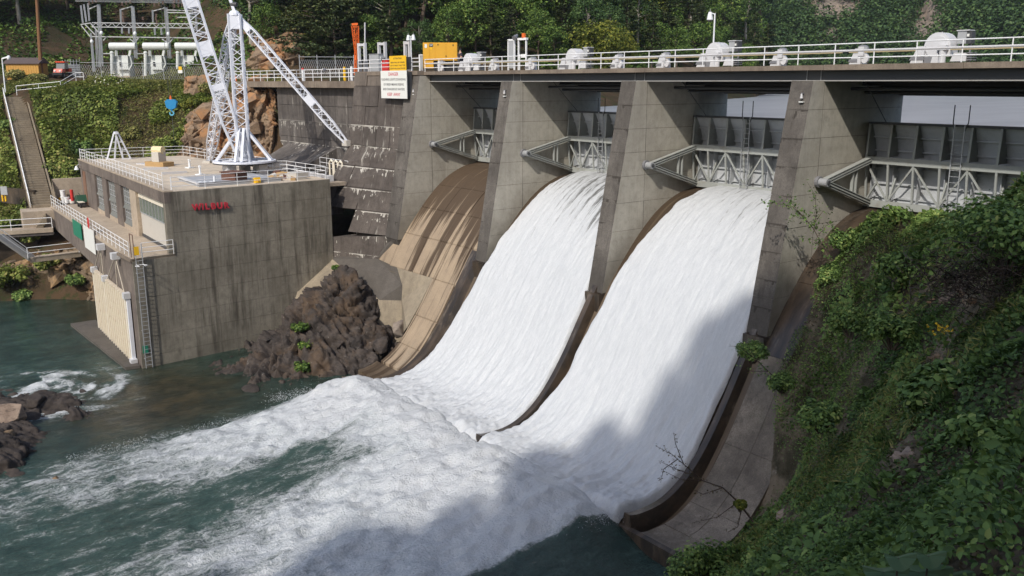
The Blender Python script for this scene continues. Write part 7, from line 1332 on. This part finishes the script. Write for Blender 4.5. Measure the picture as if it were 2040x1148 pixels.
print('slope leaves', scatter('ground_cover', 'dense leafy vines and saplings covering the shaded slope in the foreground', ((36, 63), (-37, 4)), 460000, zRn, hslope, lambda X, Y, d: np.clip(.062 + .09 * np.clip(fbm(P3(X / 1.6, Y / 1.6), 2, 95) + .5, 0, 1), .05, .2) * np.interp(d, [5, 14, 40], [.5, .8, 1.4]), 'leafslope', lambda u, v, zc, X, Y: oks(u, v, zc, X, Y) & (fbm(P3(X / 3, Y / 3), 3, 97) < .22), 9))
print('slope big', scatter('vine_leaves', 'patches of large pale vine leaves on the shaded slope', ((36, 63), (-37, 4)), 60000, zRn, lambda X, Y: hslope(X, Y) * 1.1 + .06, lambda X, Y, d: np.interp(d, [5, 12, 22], [.1, .14, .22]), 'leafslope', lambda u, v, zc, X, Y: oks(u, v, zc, X, Y) & (fbm(P3(X / 3, Y / 3), 3, 97) > .16), 19, narrow=.42))
print('slope fern', scatter('fern_fronds', 'narrow fern fronds and grass blades on the shaded slope', ((36, 63), (-37, 4)), 90000, zRn, lambda X, Y: hslope(X, Y) * .9 + .25, lambda X, Y, d: .26 + 0 * X, 'leafolive', lambda u, v, zc, X, Y: oks(u, v, zc, X, Y) & (zc > 11) & (fbm(P3(X / 2.4, Y / 2.4), 3, 98) > .12), 20, narrow=.07))
print('slope leaves', scatter('ground_litter', 'small weeds and withered leaves low on the shaded slope', ((36, 63), (-37, 4)), 60000, zRn, lambda X, Y: .05 + 0 * X, lambda X, Y, d: .1 + 0 * X, 'leafbrown', lambda u, v, zc, X, Y: (zc > 4) & (u > np.interp(v, [400, 560, 760, 930, 1060], [1730, 1640, 1552, 1575, 1450])) & (u < 2080) & (v < 1180), 10))
for k, (u, v, t_, r, l, m_, ls) in enumerate(((2010, 470, 25.5, 2.0, 'tall green shrub at the right edge in front of the rightmost gate', 'leafslope', .16), (1965, 450, 29, 1.5, 'green shrub beside the tall one in front of the rightmost gate', 'leafslope', .15), (1810, 530, 36, 1.3, 'green shrub under the lower beam of the rightmost gate', 'leafslope', .17), (1700, 640, 36, 1.1, 'small dark shrub right of the lower pier wall', 'leafslope', .14), (1880, 780, 19, .9, 'shrub with broad light-green leaves in the middle of the slope', 'leafslope', .2), (1960, 880, 12.5, .6, 'clump of pale pointed leaves near the right edge', 'leafslope', .15), (1400, 1130, 33, 1.5, 'leafy shrub at the bottom edge beside the concrete lip', 'leafslope', .17), (1560, 1115, 26, 1.2, 'dense green shrub at the bottom below the concrete apron', 'leafslope', .14), (1475, 1005, 34.4, .28, 'small yellow-green plant on the concrete apron', 'leafyellow', .14), (1640, 830, 31, .9, 'dark shrub at the broken edge of the apron', 'leafslope', .14), (1780, 660, 31, 1.0, 'green vine clump below the rightmost gate', 'leafslope', .16), (1690, 478, 43.2, .95, 'dark leafy shrub in the gap between the right pier and the rightmost gate', 'leafslope', .15), (1762, 446, 42.5, .9, 'leafy sprig below the lower left corner of the rightmost gate', 'leafslope', .14), (1660, 545, 42.8, .8, 'dark shrub against the side of the right pier', 'leafslope', .14), (1500, 700, 40.5, .8, 'small shrub growing at the foot of the right pier', 'leafslope', .13), (1560, 760, 37.5, .7, 'sprig of small leaves hanging over the top of the apron', 'leafslope', .12))):
    p = far(u, v, t_); ms = bushmesh(340 + k, r, r * 1.15, int(1400 + 700 * r), ls, m_); plant('shrub', l, 'shrub', ms, p - [0, 0, r * .5], 1.0, k, None, ('stems', 'foliage'))
for k, (u, v, X_, r, l) in enumerate(((598, 655, .0, .7, 'green plant in a cleft on the upper dark rock outcrop'), (610, 690, 1.2, .65, 'green plant halfway down the dark rock outcrop'), (602, 735, 2.6, .75, 'lowest and largest green plant on the dark rock outcrop'), (668, 535, -1.9, .35, 'tuft of weeds on the very top of the dark rock outcrop'))):
    p = at(u, v, 0, X_); ms = bushmesh(380 + k, r, r * .9, 900, .17, 'leaf'); plant('weed_tuft', l, 'plant', ms, p - [0, 0, r * .2], 1.0, k, None, ('stems', 'foliage'))
def branchplant(name, label, cat, t_, paths, leaf, mat, nleaf, bark, r0=.03, jitter=.25):
    R = np.random.default_rng(int(paths[0][0][0])); b0 = far(*paths[0][0], t_); t = thing(name, label, cat, b0); P = []
    for i, pa in enumerate(paths):
        pts = [far(u, v, t_ + jitter * math.sin(i * 2.1 + j)) for j, (u, v) in enumerate(pa)]; m_ = MB(); rr = np.linspace(r0 if i == 0 else r0 * .55, r0 * .15, len(pts))
        for j in range(len(pts) - 1): m_.tube(pts[j], pts[j + 1], rr[j], rr[j + 1], n=5)
        m_.build('trunk' if i == 0 else 'branch', M[bark], t)
        L = np.array([np.linalg.norm(pts[j + 1] - pts[j]) for j in range(len(pts) - 1)]); k = max(4, int(nleaf * L.sum()))
        for _ in range(k): j = R.choice(len(L), p=L / L.sum()); f = R.random(); P.append(pts[j] + (pts[j + 1] - pts[j]) * f + R.normal(size=3) * leaf * .75)
    if nleaf: P = np.array(P); V, Fq = leafgeo(P - b0, R.normal(size=P.shape) * .7 + [0, 0, .8], leaf * (.6 + .7 * R.random(len(P))), R, .27); link('foliage', mesh_np('foliage', V, Fq, [M[mat]], False, {'tint': np.repeat(np.clip(.35 + .25 * R.normal(size=len(P)), 0, 1), 4)}), t)
    return t
branchplant('sapling', 'thin leafy sapling standing in front of the rightmost pier', 'sapling', 42, [[(1652, 520), (1638, 488), (1620, 455), (1600, 430), (1578, 412), (1548, 405), (1520, 406)], [(1622, 460), (1626, 425), (1624, 390), (1608, 362)], [(1612, 445), (1590, 420), (1574, 402), (1556, 390)], [(1630, 470), (1644, 452), (1652, 446), (1668, 448)], [(1606, 436), (1590, 425), (1570, 440)], [(1626, 440), (1640, 420), (1645, 425)], [(1640, 492), (1620, 478), (1592, 474)], [(1645, 500), (1652, 478), (1668, 462)]], .17, 'leafslope', 26, 'bark')
branchplant('dead_branch', 'bare dead branch with withered leaves lying over the concrete apron', 'branch', 35.3, [[(1500, 1040), (1470, 1000), (1440, 972), (1400, 958), (1358, 956), (1325, 940)], [(1400, 958), (1362, 925), (1338, 905), (1305, 888)], [(1375, 945), (1340, 932), (1312, 918)], [(1362, 925), (1346, 885), (1342, 862)], [(1440, 972), (1400, 985), (1380, 975)], [(1470, 1000), (1430, 1030), (1378, 1042)], [(1350, 915), (1322, 935), (1316, 962)], [(1478, 1010), (1470, 1050), (1450, 1060)]], .1, 'leafbrown', 22, 'deadwood', .045)
branchplant('dry_twig', 'bare branch hanging beside the foot of the right pier', 'branch', 39, [[(1560, 770), (1530, 740), (1505, 715), (1470, 690), (1452, 690)], [(1530, 740), (1500, 740), (1470, 730)], [(1505, 715), (1490, 690), (1480, 675)], [(1560, 770), (1570, 740), (1560, 715)]], .13, 'leafslope', 22, 'deadwood', .03)
vt = thing('withered_vines', 'tangle of brown withered vines over bare soil at the right edge', 'vines', far(1930, 545, 24.5)); vm_ = MB(); R = np.random.default_rng(5)
for k in range(230):
    u, v = 1930 + R.normal() * 62, 540 + R.normal() * 30; q = [far(u, v, 24.6 + R.normal() * .4)]
    for j in range(4): u += R.normal() * 17; v += R.normal() * 11 + 5; q.append(far(u, v, 24.5 + R.normal() * .35))
    vm_.path(q, .007 + .006 * R.random(), n=3)
setp(vm_.build('vine_stems', M['deadwood'], vt), kind='stuff')
bl = thing('broad_leaf_plant', 'plant with very large pale green leaves at the bottom right edge', 'plant', far(1800, 1160, 6.9)); 
for k, (u, v, s, an) in enumerate(((1790, 1112, .15, .3), (1850, 1108, .15, -.4), (1760, 1140, .22, .6), (1830, 1140, .3, 0), (1895, 1148, .2, -.5))):
    p = far(u, v, 6.6 + .1 * k); m_ = MB(); o = [p]; n = 30
    for j in range(n): a = 2 * math.pi * j / n; rr = s * (1 - .22 * abs(math.sin(a * 1.5))) ; o.append(p + RV * rr * math.cos(a) - HV * rr * .75 * math.sin(a) + ZV * (.05 * math.cos(2 * a) - .25 * rr * (math.sin(a) > 0)) * .8)
    m_.add(o, [(0, j + 1, (j + 1) % n + 1) for j in range(n)]); m_.v = [tuple(x) for x in m_.v]; lf = m_.build('leaf', M['bigleaf'], bl); m2 = MB().tube(p, p - [0, 0, .7], .008, n=5).build('stalk', M['bark'], bl)
R = np.random.default_rng(15); fl = thing('yellow_flowers', 'small cluster of yellow flowers on the shaded slope', 'flowers', far(1872, 655, 21)); V, Fq = leafgeo(np.array([far(1872 + R.normal() * 16, 656 + R.normal() * 5, 20.8) for _ in range(40)]) - ORG[fl.name], R.normal(size=(40, 3)) + [0, 0, 1], np.full(40, .07), R, .45); setp(link('petals', mesh_np('petals', V, Fq, [M['flowery']], False), fl), kind='stuff')
# spray thrown off the jets and the lip
R = np.random.default_rng(21); pts = []
for k in range(5200): f = R.random(); y = -12.0 - 3.5 * f; pts.append((34.3 + R.normal() * .35 - .4 * f, y + R.normal() * .3, -15.0 - .9 * f ** 1.3 + np.abs(R.normal()) * .28 - .1))
for k in range(2600): f = R.random(); pts.append((23.2 + R.normal() * .7, -12.8 - 4 * f, -14.9 - .3 * f + R.normal() * .16))
for k in range(2600): f = R.random(); pts.append((10.4 - 1.7 * f ** .7 + R.normal() * .25, -11.5 - 7 * f + R.normal() * .4, -15.6 + np.abs(R.normal()) * .3))
for k in range(2600): f = R.random(); pts.append((9.0 + R.normal() * .4, -17 - 14 * f, -16.25 + np.abs(R.normal()) * .1))
pts = np.array(pts); V, Fq = leafgeo(pts, R.normal(size=pts.shape), .018 + .035 * R.random(len(pts)), R, .5); setp(link('spray', mesh_np('spray', V, Fq, [M['fall']], False, {'crest': np.zeros(4 * len(pts))})), kind='stuff', label='white spray drops thrown up where the chutes meet the river')
# ------------------------------------------------------------------ tall trees on the bank behind the viewpoint: they shade the slope
S1 = np.cross([0, 0, 1], SUN); S1 /= np.linalg.norm(S1); S2 = np.cross(SUN, S1)
tall = [broadleaf(281 + k, 30, 4.6, 60, 75, 1.5, 'leafdark', base=.1) for k in range(2)]
for k, (p, q, wsc) in enumerate(((13.2, -35.2, .6), (16.6, -31.3, .6), (19.3, -28.6, .55), (21.4, -23.4, .55), (24.2, -21.4, .6), (26.8, -18.2, .65), (29.6, -13.6, .7), (33.0, -13.8, .75), (36.4, -11.9, .8), (40.0, -11.2, .85), (44.0, -11.0, .9), (48, -11, .9), (28.0, -21, .9), (33, -21, 1.0), (38, -21, 1.0), (43, -21, 1.0), (24, -27, .8), (20, -33, .8), (30, -27, 1.1), (36, -28, 1.1), (42, -28, 1.1), (26, -33, 1.0))):
    d = 122 + (k % 3) * 6; P = S1 * p + S2 * q + SUN * d; g_ = float(zR(P[:1], P[1:2])[0]); H_ = max(12.0, P[2] - g_); plant('tall_tree', 'tall dense tree on the steep right bank behind the viewpoint', 'tree', tall[k % 2], (P[0], P[1], P[2] - H_ * 1.0), (wsc * .85, wsc * .85, H_ / 30.0), k * 1.3, 'tall trees behind the viewpoint')
# ------------------------------------------------------------------ thin summer haze over the valley
hz_ = MB().box((-300, -140, -22), (620, 760, 330)).build('haze', bpy.data.materials.new('haze_air')); hz_['kind'] = 'stuff'
hm = bpy.data.materials['haze_air']; hm.use_nodes = True; ht = hm.node_tree; ht.nodes.clear(); ho = ht.nodes.new("ShaderNodeOutputMaterial"); hv = ht.nodes.new("ShaderNodeVolumePrincipled")
hv.inputs["Color"].default_value = (.8, .87, 1.0, 1); hv.inputs["Density"].default_value = .00013; hv.inputs["Anisotropy"].default_value = .2; ht.links.new(hv.outputs[0], ho.inputs["Volume"])
